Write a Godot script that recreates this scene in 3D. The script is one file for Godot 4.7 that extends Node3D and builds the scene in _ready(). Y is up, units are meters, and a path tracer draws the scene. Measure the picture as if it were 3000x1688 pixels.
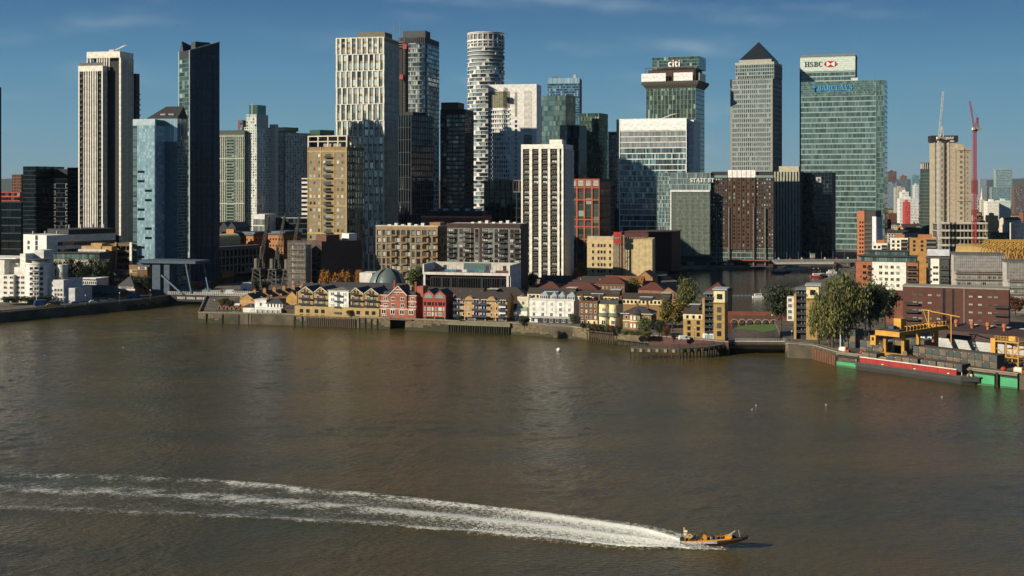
extends Node3D
# Photo pixels (3000 x 1688) are turned into world directions; depths come from the ground, quay or building a thing touches.
const F := 3700.0
const H := 78.0      # camera height above the river
const G := 5.5       # street level above the river
var MT := {}
var UB := {}
var TX := {}
var used := {}
var rng := RandomNumberGenerator.new()

class MB:
	var v := PackedVector3Array()
	var n := PackedVector3Array()
	var c := PackedColorArray()
	var t := PackedVector2Array()
	var i := PackedInt32Array()
	func quad(a: Vector3, b: Vector3, d: Vector3, e: Vector3, col := Color.WHITE, jit := Vector3.ZERO):
		var k := v.size()
		var nn := ((b - a).cross(e - a)).normalized() + jit
		nn = nn.normalized()
		v.append(a); v.append(b); v.append(d); v.append(e)
		for q in 4:
			n.append(nn); c.append(col)
		t.append(Vector2(0, 1)); t.append(Vector2(1, 1)); t.append(Vector2(1, 0)); t.append(Vector2(0, 0))
		i.append(k); i.append(k + 3); i.append(k + 2); i.append(k); i.append(k + 2); i.append(k + 1)
	func tri(a: Vector3, b: Vector3, d: Vector3, col := Color.WHITE):
		var k := v.size()
		var nn := ((b - a).cross(d - a)).normalized()
		v.append(a); v.append(b); v.append(d)
		for q in 3:
			n.append(nn); c.append(col); t.append(Vector2.ZERO)
		i.append(k); i.append(k + 2); i.append(k + 1)
	func box(l: Vector3, h: Vector3, col := Color.WHITE):
		quad(Vector3(l.x, l.y, h.z), Vector3(h.x, l.y, h.z), Vector3(h.x, h.y, h.z), Vector3(l.x, h.y, h.z), col)
		quad(Vector3(h.x, l.y, l.z), Vector3(l.x, l.y, l.z), Vector3(l.x, h.y, l.z), Vector3(h.x, h.y, l.z), col)
		quad(Vector3(h.x, l.y, h.z), Vector3(h.x, l.y, l.z), Vector3(h.x, h.y, l.z), Vector3(h.x, h.y, h.z), col)
		quad(Vector3(l.x, l.y, l.z), Vector3(l.x, l.y, h.z), Vector3(l.x, h.y, h.z), Vector3(l.x, h.y, l.z), col)
		quad(Vector3(l.x, h.y, h.z), Vector3(h.x, h.y, h.z), Vector3(h.x, h.y, l.z), Vector3(l.x, h.y, l.z), col)
		quad(Vector3(l.x, l.y, l.z), Vector3(h.x, l.y, l.z), Vector3(h.x, l.y, h.z), Vector3(l.x, l.y, h.z), col)
	func xbox(x: Transform3D, s: Vector3, col := Color.WHITE):
		var k := v.size()
		box(-s / 2, s / 2, col)
		for q in range(k, v.size()):
			v[q] = x * v[q]
			n[q] = (x.basis * n[q]).normalized()
	func bar(a: Vector3, b: Vector3, w: float, h := -1.0, col := Color.WHITE):
		var z := (b - a).normalized()
		var up := Vector3.UP if absf(z.y) < 0.95 else Vector3.RIGHT
		var x := up.cross(z).normalized()
		xbox(Transform3D(Basis(x, z.cross(x), z), (a + b) / 2), Vector3(w, w if h < 0 else h, a.distance_to(b)), col)
	func tube(a: Vector3, b: Vector3, r0: float, r1: float, m := 8, col := Color.WHITE, cap := true):
		var z := (b - a).normalized()
		var up := Vector3.UP if absf(z.y) < 0.95 else Vector3.RIGHT
		var x := up.cross(z).normalized()
		var y := z.cross(x)
		for q in m:
			var k := v.size()
			for w in 2:
				var an: float = TAU * (q + w) / m
				var o: Vector3 = x * cos(an) + y * sin(an)
				v.append(a + o * r0); v.append(b + o * r1)
				n.append(o); n.append(o)
			for w in 4:
				c.append(col); t.append(Vector2.ZERO)
			i.append(k); i.append(k + 1); i.append(k + 3); i.append(k); i.append(k + 3); i.append(k + 2)
			if cap:
				var a0: float = TAU * q / m
				var a1: float = TAU * (q + 1) / m
				tri(b, b + (x * cos(a0) + y * sin(a0)) * r1, b + (x * cos(a1) + y * sin(a1)) * r1, col)
	func prism(p: PackedVector2Array, y0: float, y1: float, col := Color.WHITE, walls := true):
		var ar := 0.0
		for k in p.size():
			var q := p[(k + 1) % p.size()]
			ar += p[k].x * -q.y - q.x * -p[k].y
		var pp := p
		if ar < 0:
			pp = p.duplicate(); pp.reverse()
		if walls:
			for k in pp.size():
				var a := pp[k]
				var b := pp[(k + 1) % pp.size()]
				quad(Vector3(a.x, y0, a.y), Vector3(b.x, y0, b.y), Vector3(b.x, y1, b.y), Vector3(a.x, y1, a.y), col)
		var tr := Geometry2D.triangulate_polygon(pp)
		for k in range(0, tr.size(), 3):
			var a := Vector3(pp[tr[k]].x, y1, pp[tr[k]].y)
			var b := Vector3(pp[tr[k + 1]].x, y1, pp[tr[k + 1]].y)
			var d := Vector3(pp[tr[k + 2]].x, y1, pp[tr[k + 2]].y)
			if (b - a).cross(d - a).y < 0:
				tri(a, d, b, col)
			else:
				tri(a, b, d, col)
	func lathe(prof: PackedVector2Array, m: int, a0 := 0.0, a1 := TAU, col := Color.WHITE, ctr := Vector3.ZERO):
		# prof: (radius, y) from bottom to top, smooth round the axis
		for k in prof.size() - 1:
			var sl := (prof[k + 1] - prof[k]).normalized()
			for q in m:
				var e := v.size()
				for w in 2:
					var an: float = lerpf(a0, a1, float(q + w) / m)
					var o := Vector3(cos(an), 0, sin(an))
					v.append(ctr + o * prof[k].x + Vector3.UP * prof[k].y)
					v.append(ctr + o * prof[k + 1].x + Vector3.UP * prof[k + 1].y)
					var nn := (o * sl.y - Vector3.UP * sl.x).normalized()
					n.append(nn); n.append(nn)
				for w in 4:
					c.append(col); t.append(Vector2.ZERO)
				i.append(e); i.append(e + 2); i.append(e + 3); i.append(e); i.append(e + 3); i.append(e + 1)
	func mesh(m: Material) -> ArrayMesh:
		var a := []
		a.resize(Mesh.ARRAY_MAX)
		a[Mesh.ARRAY_VERTEX] = v; a[Mesh.ARRAY_NORMAL] = n; a[Mesh.ARRAY_COLOR] = c; a[Mesh.ARRAY_TEX_UV] = t; a[Mesh.ARRAY_INDEX] = i
		var r := ArrayMesh.new()
		r.add_surface_from_arrays(Mesh.PRIMITIVE_TRIANGLES, a)
		r.surface_set_material(0, m)
		return r

func wx(px: float, d: float) -> float: return (px - 1500.0) / F * d
func wy(py: float, d: float) -> float: return H - (py - 530.0) / F * d
func P(px: float, py: float, d: float) -> Vector3: return Vector3(wx(px, d), wy(py, d), -d)
func gd(py: float, y := G) -> float: return (H - y) * F / (py - 530.0)      # depth of a ground point seen in row py
func gp(px: float, py: float, y := G) -> Vector3:
	var d := gd(py, y)
	return Vector3(wx(px, d), y, -d)
func g2(px: float, py: float, y := G) -> Vector2:
	var q := gp(px, py, y)
	return Vector2(q.x, q.z)
func lin(c) -> Color: return Color(c).srgb_to_linear()

func noise_tex(key: String, freq: float, lo: float, hi: float, oct := 4, size := 256) -> ImageTexture:
	if TX.has(key): return TX[key]
	var nz := FastNoiseLite.new()
	nz.seed = key.hash() % 10000
	nz.frequency = freq
	nz.fractal_octaves = oct
	var im := nz.get_seamless_image(size, size)
	var o := Image.create(size, size, false, Image.FORMAT_RGB8)
	for y in size:
		for x in size:
			var q: float = lerpf(lo, hi, im.get_pixel(x, y).r)
			o.set_pixel(x, y, Color(q, q, q))
	TX[key] = ImageTexture.create_from_image(o)
	return TX[key]

func mat(key: String) -> StandardMaterial3D:
	if MT.has(key): return MT[key]
	var m := StandardMaterial3D.new()
	m.resource_name = key.replace("#", "tone_")
	if key.begins_with("#"):          # "#rrggbb" plain matt paint, "#rrggbb!" gloss glass of that tint, "#rrggbb*" metal
		m.albedo_color = Color(key.substr(0, 7))
		if key.ends_with("!"):
			m.roughness = 0.07; m.metallic = 0.3; m.metallic_specular = 0.7
		elif key.ends_with("*"):
			m.roughness = 0.45; m.metallic = 0.4
		else:
			m.roughness = 0.8
			m.albedo_texture = noise_tex("grime", 0.012, 0.8, 1.0, 5)
			m.uv1_triplanar = true; m.uv1_world_triplanar = true
			m.uv1_scale = Vector3.ONE / 11.0
	MT[key] = m
	return m

func mdef(key: String, hex: String, rough: float, metal := 0.0, tex := "", period := 8.0) -> StandardMaterial3D:
	var m := StandardMaterial3D.new()
	m.resource_name = key
	m.albedo_color = Color(hex); m.roughness = rough; m.metallic = metal
	if tex != "":
		m.albedo_texture = TX[tex]
		m.uv1_triplanar = true; m.uv1_world_triplanar = true
		m.uv1_scale = Vector3.ONE / period
	MT[key] = m
	return m

func uname(nm: String) -> String:
	var k: int = used.get(nm, 0)
	used[nm] = k + 1
	return nm if k == 0 else "%s_%03d" % [nm, k]

func tag(o: Node, label: String, cat: String, group := "", kind := ""):
	if label != "": o.set_meta("label", label)
	if cat != "": o.set_meta("category", cat)
	if group != "": o.set_meta("group", group)
	if kind != "": o.set_meta("kind", kind)

func thing(nm: String, label: String, cat: String, at: Vector3, turn := 0.0, group := "") -> Node3D:
	var o := Node3D.new()
	o.name = uname(nm)
	add_child(o)
	o.position = at
	o.rotation.y = turn
	tag(o, label, cat, group)
	return o

func put(mb: MB, nm: String, m: String, parent: Node, kind := "") -> MeshInstance3D:
	var o := MeshInstance3D.new()
	o.name = uname(nm) if parent == self else nm
	o.mesh = mb.mesh(mat(m))
	parent.add_child(o, true)
	if kind != "": o.set_meta("kind", kind)
	return o

func inst(mesh: Mesh, nm: String, parent: Node, x: Transform3D) -> MeshInstance3D:
	var o := MeshInstance3D.new()
	o.name = uname(nm) if parent == self else nm
	o.mesh = mesh
	parent.add_child(o, true)
	o.transform = x
	return o

func ubox(m: String) -> Mesh:
	if not UB.has(m):
		var mb := MB.new()
		mb.box(Vector3(-0.5, -0.5, -0.5), Vector3(0.5, 0.5, 0.5))
		UB[m] = mb.mesh(mat(m))
	return UB[m]

func pc(parent: Node, nm: String, m: String, lo: Vector3, hi: Vector3, x := Transform3D.IDENTITY) -> MeshInstance3D:   # one box piece
	return inst(ubox(m), nm, parent, x * Transform3D(Basis.from_scale(hi - lo), (lo + hi) / 2))

# A building whose front runs from pixel column L to its near corner C (depth d, row top); its flank recedes to column R.
func site(nm: String, label: String, cat: String, L: float, C: float, R: float, top: float, d: float, th: float, s := -1.0, g := G, group := "") -> Dictionary:
	var t := deg_to_rad(th)
	var Xc := wx(C, d)
	var a := (L - 1500.0) / F
	var w := (Xc - a * d) / (cos(t) + a * sin(t))
	if s < 0:
		var b := (R - 1500.0) / F
		s = clampf((b * d - Xc) / maxf(sin(t) - b * cos(t), 0.02), 6.0, 70.0)
	var o := thing(nm, label, cat, Vector3(Xc - w * cos(t), g, -d - w * sin(t)), -t, group)
	return {"n": o, "w": w, "s": s, "h": wy(top, d) - g, "d": d, "t": t, "X": Xc, "g": g}
func ux(b: Dictionary, px: float) -> float:      # local x of a pixel column on the front
	var a := (px - 1500.0) / F
	return b.w - (b.X - a * b.d) / (cos(b.t) + a * sin(b.t))
func uy(b: Dictionary, py: float) -> float: return wy(py, b.d) - b.g
func bx(b: Dictionary, nm: String, m: String, x0: float, x1: float, y0: float, y1: float, z0: float, z1: float) -> MeshInstance3D:
	return pc(b.n, nm, m, Vector3(minf(x0, x1), minf(y0, y1), minf(z0, z1)), Vector3(maxf(x0, x1), maxf(y0, y1), maxf(z0, z1)))
func face(b: Dictionary, side: String, off := 0.0) -> Transform3D:
	match side:
		"R": return Transform3D(Basis(Vector3(0, 0, -1), Vector3.UP, Vector3(1, 0, 0)), Vector3(b.w + off, 0, 0))
		"L": return Transform3D(Basis(Vector3(0, 0, 1), Vector3.UP, Vector3(-1, 0, 0)), Vector3(-off, 0, -b.s))
	return Transform3D(Basis.IDENTITY, Vector3(0, 0, off))

var PAL := {
	"green": [["#3a4f47", 5], ["#465b51", 4], ["#2b3d37", 3], ["#6b8277", 1.5], ["#93a79b", 0.5]],
	"teal": [["#4d6361", 5], ["#5a706d", 5], ["#3c514f", 3], ["#6e8480", 2]],
	"blue": [["#3a5a6e", 5], ["#5d8098", 3], ["#26404f", 3], ["#8fa9b4", 1]],
	"ice": [["#8eabb6", 5], ["#9bb6be", 4], ["#809fac", 3], ["#b0c5ca", 2]],
	"navy": [["#1d2a38", 5], ["#27384a", 3], ["#151f2b", 3]],
	"dark": [["#0e1216", 6], ["#151b21", 4], ["#222b33", 2], ["#3d4a50", 1]],
	"night": [["#0a0e13", 8], ["#11171d", 4], ["#1b242c", 1]],
	"home": [["#20272a", 4], ["#4c5a5c", 3], ["#8d9c98", 3], ["#c9cfc4", 2], ["#101416", 2]],
	"pale": [["#7d8f90", 4], ["#a5b2ad", 4], ["#4f6063", 3], ["#cdd4ca", 2], ["#2a3336", 1]],
	"office": [["#2b3d40", 4], ["#3f5a5e", 4], ["#6d8f90", 3], ["#182326", 3], ["#a3b7b0", 1]],
	"grey": [["#7a7d7a", 3], ["#8d908c", 4], ["#6b6e6b", 2]],
	"brown": [["#17130f", 5], ["#2a241e", 3], ["#57564e", 2], ["#8f9288", 1]],
}
func pick(p: String) -> String:
	var s := 0.0
	for e in PAL[p]: s += e[1]
	var q := rng.randf() * s
	for e in PAL[p]:
		q -= e[1]
		if q <= 0: return e[0]
	return PAL[p][0][0]

# A storeyed front: piers and bands stand proud of the panes. o: pw pier width, sh band height, pd/bd how far proud,
# pm/bm materials, pal tints of the panes, each = panes as parts of their own (else joined), ev = a pier only every ev bays
func fac(b: Dictionary, side: String, x0: float, x1: float, y0: float, y1: float, nx: int, ny: int, o := {}):
	if x1 < 0: x1 = b.s if side != "F" else b.w
	if y1 < 0: y1 = b.h
	var X := face(b, side, o.get("off", 0.0))
	var pw: float = o.get("pw", 0.5)
	var sh: float = o.get("sh", 0.8)
	var pd: float = o.get("pd", 0.35)
	var bd: float = o.get("bd", 0.25)
	var pm: String = o.get("pm", "")
	var bm: String = o.get("bm", pm)
	var pal: String = o.get("pal", "home")
	var ev: int = o.get("ev", 1)
	var cw := (x1 - x0) / nx
	var ch := (y1 - y0) / ny
	if pm != "":
		for k in range(0, nx + 1, ev):
			var cx := x0 + k * cw
			var a := maxf(cx - pw / 2, x0)
			var e := minf(cx + pw / 2, x1)
			pc(b.n, "pier", pm, Vector3(a, y0, 0), Vector3(e, y1, pd), X)
	if bm != "":
		for k in ny + 1:
			var cy := y0 + k * ch
			pc(b.n, "band", bm, Vector3(x0, maxf(cy - sh / 2, y0), 0), Vector3(x1, minf(cy + sh / 2, y1), bd), X)
	var mw: float = o.get("mw", 0.12)
	var gap := mw if (ev > 1 or pm == "") else pw
	var mb := MB.new()
	var each: bool = o.get("each", false)
	var blank: float = o.get("blank", 0.0)
	var wz := 0.04
	for r in ny:
		var row_pal := pal
		if o.has("rows") and o.rows.has(r): row_pal = o.rows[r]
		for k in nx:
			if blank > 0 and rng.randf() < blank: continue
			if o.has("only") and not (k in o.only): continue
			var a := x0 + k * cw + gap / 2
			var e := x0 + (k + 1) * cw - gap / 2
			var lo := y0 + r * ch + sh / 2
			var hi := y0 + (r + 1) * ch - sh / 2
			var tint := pick(row_pal)
			if each:
				pc(b.n, "window", tint + "!", Vector3(a, lo, 0.0), Vector3(e, hi, wz), X)
			else:
				var j := Vector3(rng.randf_range(-1, 1), rng.randf_range(-1, 1), rng.randf_range(-1, 1)) * 0.012
				mb.quad(X * Vector3(a, lo, wz), X * Vector3(e, lo, wz), X * Vector3(e, hi, wz), X * Vector3(a, hi, wz), lin(tint), j)
	if mb.v.size() > 0:
		put(mb, "glazing", "glazing", b.n, "stuff")

func body(b: Dictionary, m: String, top := -1.0):
	bx(b, "wall", m, 0, b.w, 0, b.h if top < 0 else top, -b.s, 0)
func parapet(b: Dictionary, m: String, hh := 1.0, t := 0.5):
	bx(b, "parapet", m, -0.1, b.w + 0.1, b.h - 0.3, b.h + hh, -t, 0.12)
	bx(b, "parapet", m, b.w - t, b.w + 0.12, b.h - 0.3, b.h + hh - 0.02, -b.s, -t)
	bx(b, "parapet", m, -0.12, t, b.h - 0.3, b.h + hh - 0.02, -b.s, -t)
func plant(b: Dictionary, m: String, fx0: float, fx1: float, fz0: float, fz1: float, hh: float):    # a plant room on the roof
	bx(b, "plant_room", m, b.w * fx0, b.w * fx1, b.h, b.h + hh, -b.s * fz1, -b.s * fz0)
func balconies(b: Dictionary, side: String, x: float, w: float, y0: float, dy: float, n: int, slab: String, rail: String, dep := 1.4, off := 0.0):
	var X := face(b, side, off)
	for k in n:
		var y := y0 + k * dy
		pc(b.n, "balcony_slab", slab, Vector3(x, y, 0), Vector3(x + w, y + 0.25, dep), X)
		pc(b.n, "balcony_rail", rail, Vector3(x + 0.02, y + 0.25, dep - 0.12), Vector3(x + w - 0.02, y + 1.25, dep - 0.04), X)
func text(parent: Node, nm: String, s: String, m: String, size: float, at: Vector3, turn := 0.0, serif := false, depth := 0.4, track := 1.0) -> MeshInstance3D:
	var tm := TextMesh.new()
	var sf := SystemFont.new()
	sf.font_names = PackedStringArray(["Droid Serif" if serif else "Droid Sans"])
	sf.font_weight = 700
	tm.font = sf
	tm.text = s
	tm.font_size = 64
	tm.pixel_size = size / 64.0
	tm.depth = depth
	tm.material = mat(m)
	tm.curve_step = 4.0
	var o := inst(tm, nm, parent, Transform3D(Basis(Vector3.UP, turn).scaled(Vector3(track, 1, 1)), at))
	return o
func gable(parent: Node, nm: String, m: String, x0: float, x1: float, z0: float, z1: float, y: float, rise: float, along_x := true, ov := 0.3, wallm := ""):
	var mb := MB.new()
	var th := 0.22
	if along_x:
		var zc := (z0 + z1) / 2
		for sgn in [1.0, -1.0]:
			var ze: float = (z1 + ov) if sgn > 0 else (z0 - ov)
			var a := Vector3((x0 + x1) / 2, y, ze)
			var e := Vector3((x0 + x1) / 2, y + rise + ov * 0.3, zc)
			mb.bar(a + Vector3(0, th / 2, 0), e + Vector3(0, th / 2, 0), x1 - x0 + ov, th)
		if wallm != "":
			var wb := MB.new()
			for xx in [x0, x1]:
				var sx: float = 1.0 if xx == x1 else -1.0
				if sx > 0: wb.tri(Vector3(xx, y, z1), Vector3(xx, y, z0), Vector3(xx, y + rise, zc))
				else: wb.tri(Vector3(xx, y, z0), Vector3(xx, y, z1), Vector3(xx, y + rise, zc))
			put(wb, "gable", wallm, parent)
	else:
		var xc := (x0 + x1) / 2
		for sgn in [1.0, -1.0]:
			var xe: float = (x1 + ov) if sgn > 0 else (x0 - ov)
			var a := Vector3(xe, y, (z0 + z1) / 2)
			var e := Vector3(xc, y + rise + ov * 0.3, (z0 + z1) / 2)
			mb.bar(a + Vector3(0, th / 2, 0), e + Vector3(0, th / 2, 0), z1 - z0 + ov, th)
		if wallm != "":
			var wb := MB.new()
			wb.tri(Vector3(x0, y, z1), Vector3(x1, y, z1), Vector3(xc, y + rise, z1))
			wb.tri(Vector3(x1, y, z0), Vector3(x0, y, z0), Vector3(xc, y + rise, z0))
			put(wb, "gable", wallm, parent)
	put(mb, nm, m, parent)
func hip(parent: Node, nm: String, m: String, x0: float, x1: float, z0: float, z1: float, y: float, rise: float, ov := 0.4, ridge := 0.5):
	var mb := MB.new()
	x0 -= ov; x1 += ov; z0 -= ov; z1 += ov
	var wd := x1 - x0
	var dp := z1 - z0
	var zc := (z0 + z1) / 2
	var xc := (x0 + x1) / 2
	var r := maxf(wd - dp, 0.0) / 2 * ridge * 2
	var q := maxf(dp - wd, 0.0) / 2 * ridge * 2
	var a := Vector3(xc - r, y + rise, zc + q)
	var e := Vector3(xc + r, y + rise, zc + q)
	var a2 := Vector3(xc - r, y + rise, zc - q)
	var e2 := Vector3(xc + r, y + rise, zc - q)
	mb.quad(Vector3(x0, y, z1), Vector3(x1, y, z1), e, a)
	mb.quad(Vector3(x1, y, z0), Vector3(x0, y, z0), a2, e2)
	mb.quad(Vector3(x1, y, z1), Vector3(x1, y, z0), e2, e)
	mb.quad(Vector3(x0, y, z0), Vector3(x0, y, z1), a, a2)
	mb.box(Vector3(x0, y - 0.2, z0), Vector3(x1, y - 0.004, z1))
	put(mb, nm, m, parent)
func setup_light():
	var cam := Camera3D.new()
	cam.name = "camera"
	add_child(cam)
	cam.position = Vector3(0, H, 0)
	cam.projection = Camera3D.PROJECTION_FRUSTUM
	cam.near = 1.0
	cam.far = 20000.0
	cam.size = 1688.0 / F
	cam.frustum_offset = Vector2(0, -(844.0 - 530.0) / F)      # a level camera with the lens shifted down, so uprights stay upright
	var env := Environment.new()
	env.background_mode = Environment.BG_SKY
	env.tonemap_mode = Environment.TONE_MAPPER_LINEAR
	env.tonemap_exposure = 1.6
	env.fog_enabled = true
	env.fog_density = 0.000008
	env.fog_light_color = Color(0.62, 0.72, 0.80)
	env.sdfgi_enabled = true
	env.ssao_enabled = true
	env.ssil_enabled = true
	var sky := Sky.new()
	var pm := PanoramaSkyMaterial.new()
	pm.panorama = sky_image()
	sky.sky_material = pm
	env.sky = sky
	var we := WorldEnvironment.new()
	we.name = "world_environment"
	we.environment = env
	add_child(we)
	var sun := DirectionalLight3D.new()
	sun.name = "sun"
	sun.light_color = Color(1.0, 0.95, 0.86)
	sun.light_energy = 1.6
	sun.light_angular_distance = 0.53
	sun.shadow_enabled = true
	add_child(sun)
	var az := deg_to_rad(62.0)
	var el := deg_to_rad(23.0)
	var to_sun := Vector3(-sin(az) * cos(el), sin(el), cos(az) * cos(el))
	sun.position = to_sun * 100.0
	sun.look_at_from_position(to_sun * 100.0, Vector3.ZERO)

func sky_image() -> ImageTexture:
	var W := 2048
	var HH := 1024
	var im := Image.create(W, HH, false, Image.FORMAT_RGBF)
	var n1 := FastNoiseLite.new()
	n1.seed = 5; n1.frequency = 1.0; n1.fractal_octaves = 5; n1.fractal_gain = 0.55
	var n2 := FastNoiseLite.new()
	n2.seed = 11; n2.frequency = 1.0; n2.fractal_octaves = 3
	# elevation (degrees) -> colour of clear air
	var stops := [[0.0, Color("#8299a3")], [0.8, Color("#7999a6")], [2.5, Color("#6995aa")], [5.0, Color("#5487a7")], [8.0, Color("#3f6c96")], [14.0, Color("#366290")], [30.0, Color("#2e5684")], [90.0, Color("#22426c")]]
	for y in HH:
		var el := 90.0 - (y + 0.5) * 180.0 / HH
		var e := maxf(el, 0.0)
		var col := Color.BLACK
		for k in stops.size() - 1:
			if e >= stops[k][0] and e <= stops[k + 1][0]:
				col = lin(stops[k][1]).lerp(lin(stops[k + 1][1]), (e - stops[k][0]) / (stops[k + 1][0] - stops[k][0]))
		if el < 0:
			col = lin("#5a625f")
		col = Color(col.r / 1.6, col.g / 1.6, col.b / 1.6)      # the exposure is set for the sunlit fronts
		im.fill_rect(Rect2i(0, y, W, 1), col)
		if el > -0.2 and el < 40.0:
			for x in W:
				var a := float(x) / W * TAU
				# wisps of high cloud: stretched noise on a cylinder, so that the seam closes
				var p := Vector3(cos(a) * 6.0, el * 0.8 + sin(a * 5.0) * 0.9, sin(a) * 6.0)
				var q := n1.get_noise_3dv(p) * 0.5 + 0.5
				var band := n2.get_noise_3d(cos(a) * 2.6 + 7.0, el * 0.13, sin(a) * 2.6) * 0.5 + 0.5
				var f := smoothstep(0.46, 0.85, q) * smoothstep(0.40, 0.72, band) * 0.42
				f += smoothstep(0.5, 0.9, q) * 0.05
				im.set_pixel(x, y, col.lerp(lin("#7f929d"), clampf(f, 0, 1)))
	return ImageTexture.create_from_image(im)

func setup_materials():
	noise_tex("grime", 0.012, 0.8, 1.0, 5)
	noise_tex("fine", 0.12, 0.7, 1.0, 4)
	noise_tex("blotch", 0.02, 0.45, 1.0, 5)
	var gz := mdef("glazing", "#ffffff", 0.07, 0.3)
	gz.vertex_color_use_as_albedo = true
	gz.metallic_specular = 0.7
	var fo := mdef("foliage", "#ffffff", 0.75)
	fo.vertex_color_use_as_albedo = true
	fo.backlight = Color(0.25, 0.28, 0.1)
	var cl := mdef("tinted", "#ffffff", 0.8)
	cl.vertex_color_use_as_albedo = true
	var cp := mdef("paint", "#ffffff", 0.4)
	cp.vertex_color_use_as_albedo = true
	var sp := mdef("spray", "#dcdcd6", 0.9)
	sp.backlight = Color(0.8, 0.8, 0.76)
	mdef("bark", "#3c3228", 0.95)
	mdef("ground", "#6b6150", 0.95, 0.0, "blotch", 60.0)
	mdef("asphalt", "#3b3a38", 0.9, 0.0, "blotch", 30.0)
	mdef("quay_stone", "#7d6f54", 0.9, 0.0, "blotch", 9.0)
	mdef("quay_dark", "#5d5646", 0.9, 0.0, "blotch", 9.0)
	mdef("weed", "#3a3d1c", 0.85, 0.0, "blotch", 5.0)
	mdef("timber", "#4d4233", 0.9, 0.0, "fine", 2.0)
	mdef("timber_dark", "#241e16", 0.9, 0.0, "fine", 2.0)
	mdef("slate", "#3b3a3c", 0.8, 0.0, "fine", 3.0)
	mdef("tile_red", "#5e3026", 0.85, 0.0, "fine", 3.0)
	mdef("tile_orange", "#8a5426", 0.85, 0.0, "fine", 4.0)
	mdef("tile_brown", "#3d332c", 0.85, 0.0, "fine", 3.0)
	mdef("stock_brick", "#8d6c3e", 0.85, 0.0, "fine", 3.0)
	mdef("brown_brick", "#6d4c30", 0.85, 0.0, "fine", 3.0)
	mdef("red_brick", "#95462e", 0.85, 0.0, "fine", 3.0)
	mdef("white_wall", "#dcd9cd", 0.75, 0.0, "grime", 9.0)
	mdef("cream", "#d8c99a", 0.75, 0.0, "grime", 7.0)
	mdef("concrete", "#8d8677", 0.9, 0.0, "grime", 6.0)
	mdef("steel_dark", "#26292c", 0.5, 0.5)
	mdef("dark_water", "#1b1d18", 0.12, 0.0)
	var wn := FastNoiseLite.new()
	wn.seed = 3; wn.frequency = 0.02; wn.fractal_octaves = 5; wn.fractal_gain = 0.55
	var hm := wn.get_seamless_image(512, 512)
	hm.convert(Image.FORMAT_RGBA8)
	hm.bump_map_to_normal_map(6.0)
	TX["ripple"] = ImageTexture.create_from_image(hm)
	var wm := mdef("river_water", "#ffffff", 0.12, 0.0)
	wm.normal_enabled = true
	wm.normal_texture = TX["ripple"]
	wm.normal_scale = 0.9
	wm.uv1_triplanar = true; wm.uv1_world_triplanar = true
	wm.uv1_scale = Vector3(1.0 / 26.0, 1.0 / 26.0, 1.0 / 17.0)
	wm.metallic_specular = 0.32
	wm.vertex_color_use_as_albedo = true
	var dw := mdef("dock_water", "#191b17", 0.1, 0.0)
	dw.normal_enabled = true
	dw.normal_texture = TX["ripple"]
	dw.normal_scale = 0.2
	dw.uv1_triplanar = true; dw.uv1_world_triplanar = true
	dw.uv1_scale = Vector3.ONE / 22.0

# boat and the curved line of its wake on the water: (x, depth), from the stern back
var BOAT := Vector3.ZERO
const TRACK := [[62.0, 260.5], [37.0, 269.6], [18.0, 278.5], [0.0, 286.5], [-40.0, 300.5], [-93.0, 313.0], [-130.0, 317.5], [-180.0, 319.5], [-230.0, 320.0]]
func track(x: float) -> Vector2:       # depth of the line at x, and its slope
	var k := 1
	while k < TRACK.size() - 3 and x < TRACK[k + 1][0]: k += 1
	var a: Array = TRACK[k]
	var e: Array = TRACK[k + 1]
	var w: float = e[0] - a[0]
	var m0: float = (e[1] - TRACK[k - 1][1]) / (e[0] - TRACK[k - 1][0]) * w
	var m1: float = (TRACK[k + 2][1] - a[1]) / (TRACK[k + 2][0] - a[0]) * w
	var u: float = (x - a[0]) / w
	var y: float = (2 * u * u * u - 3 * u * u + 1) * a[1] + (u * u * u - 2 * u * u + u) * m0 + (3 * u * u - 2 * u * u * u) * e[1] + (u * u * u - u * u) * m1
	var dy: float = ((6 * u * u - 6 * u) * a[1] + (3 * u * u - 4 * u + 1) * m0 + (6 * u - 6 * u * u) * e[1] + (3 * u * u - 2 * u) * m1) / w
	return Vector2(y, dy)
func wake_uv(x: float, z: float) -> Vector2:       # metres behind the stern, metres across (positive towards the far side)
	var q := track(x)
	var n := sqrt(1.0 + q.y * q.y)
	var s := (-z - q.x) / n
	return Vector2((37.0 - x) * 1.07 - s * q.y, s)
func wake_at(t: float, s: float) -> Vector3:
	var x := 37.0 - t / 1.07
	var q := track(x)
	var n := sqrt(1.0 + q.y * q.y)
	return Vector3(x - s * q.y / n, 0, -(q.x + s / n))
func wake_half(t: float) -> float: return 2.5 + 4.2 * smoothstep(-2.0, 14.0, t) + clampf(t, 0.0, 130.0) * 0.092
func wake_height(t: float, s: float) -> float:
	if t < -2.0: return 0.0
	var hw := wake_half(t)
	var q := s / hw
	var fall := exp(-t / 90.0) * smoothstep(-2.0, 8.0, t)
	var y := 0.0
	y += 0.55 * exp(-pow((absf(q) - 0.93) / 0.10, 2.0)) * (0.35 + 0.65 * fall)
	y += 0.45 * exp(-pow((q - 0.05) / 0.16, 2.0)) * fall
	y -= 0.35 * exp(-pow((absf(q) - 0.5) / 0.22, 2.0)) * fall
	return y

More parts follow.
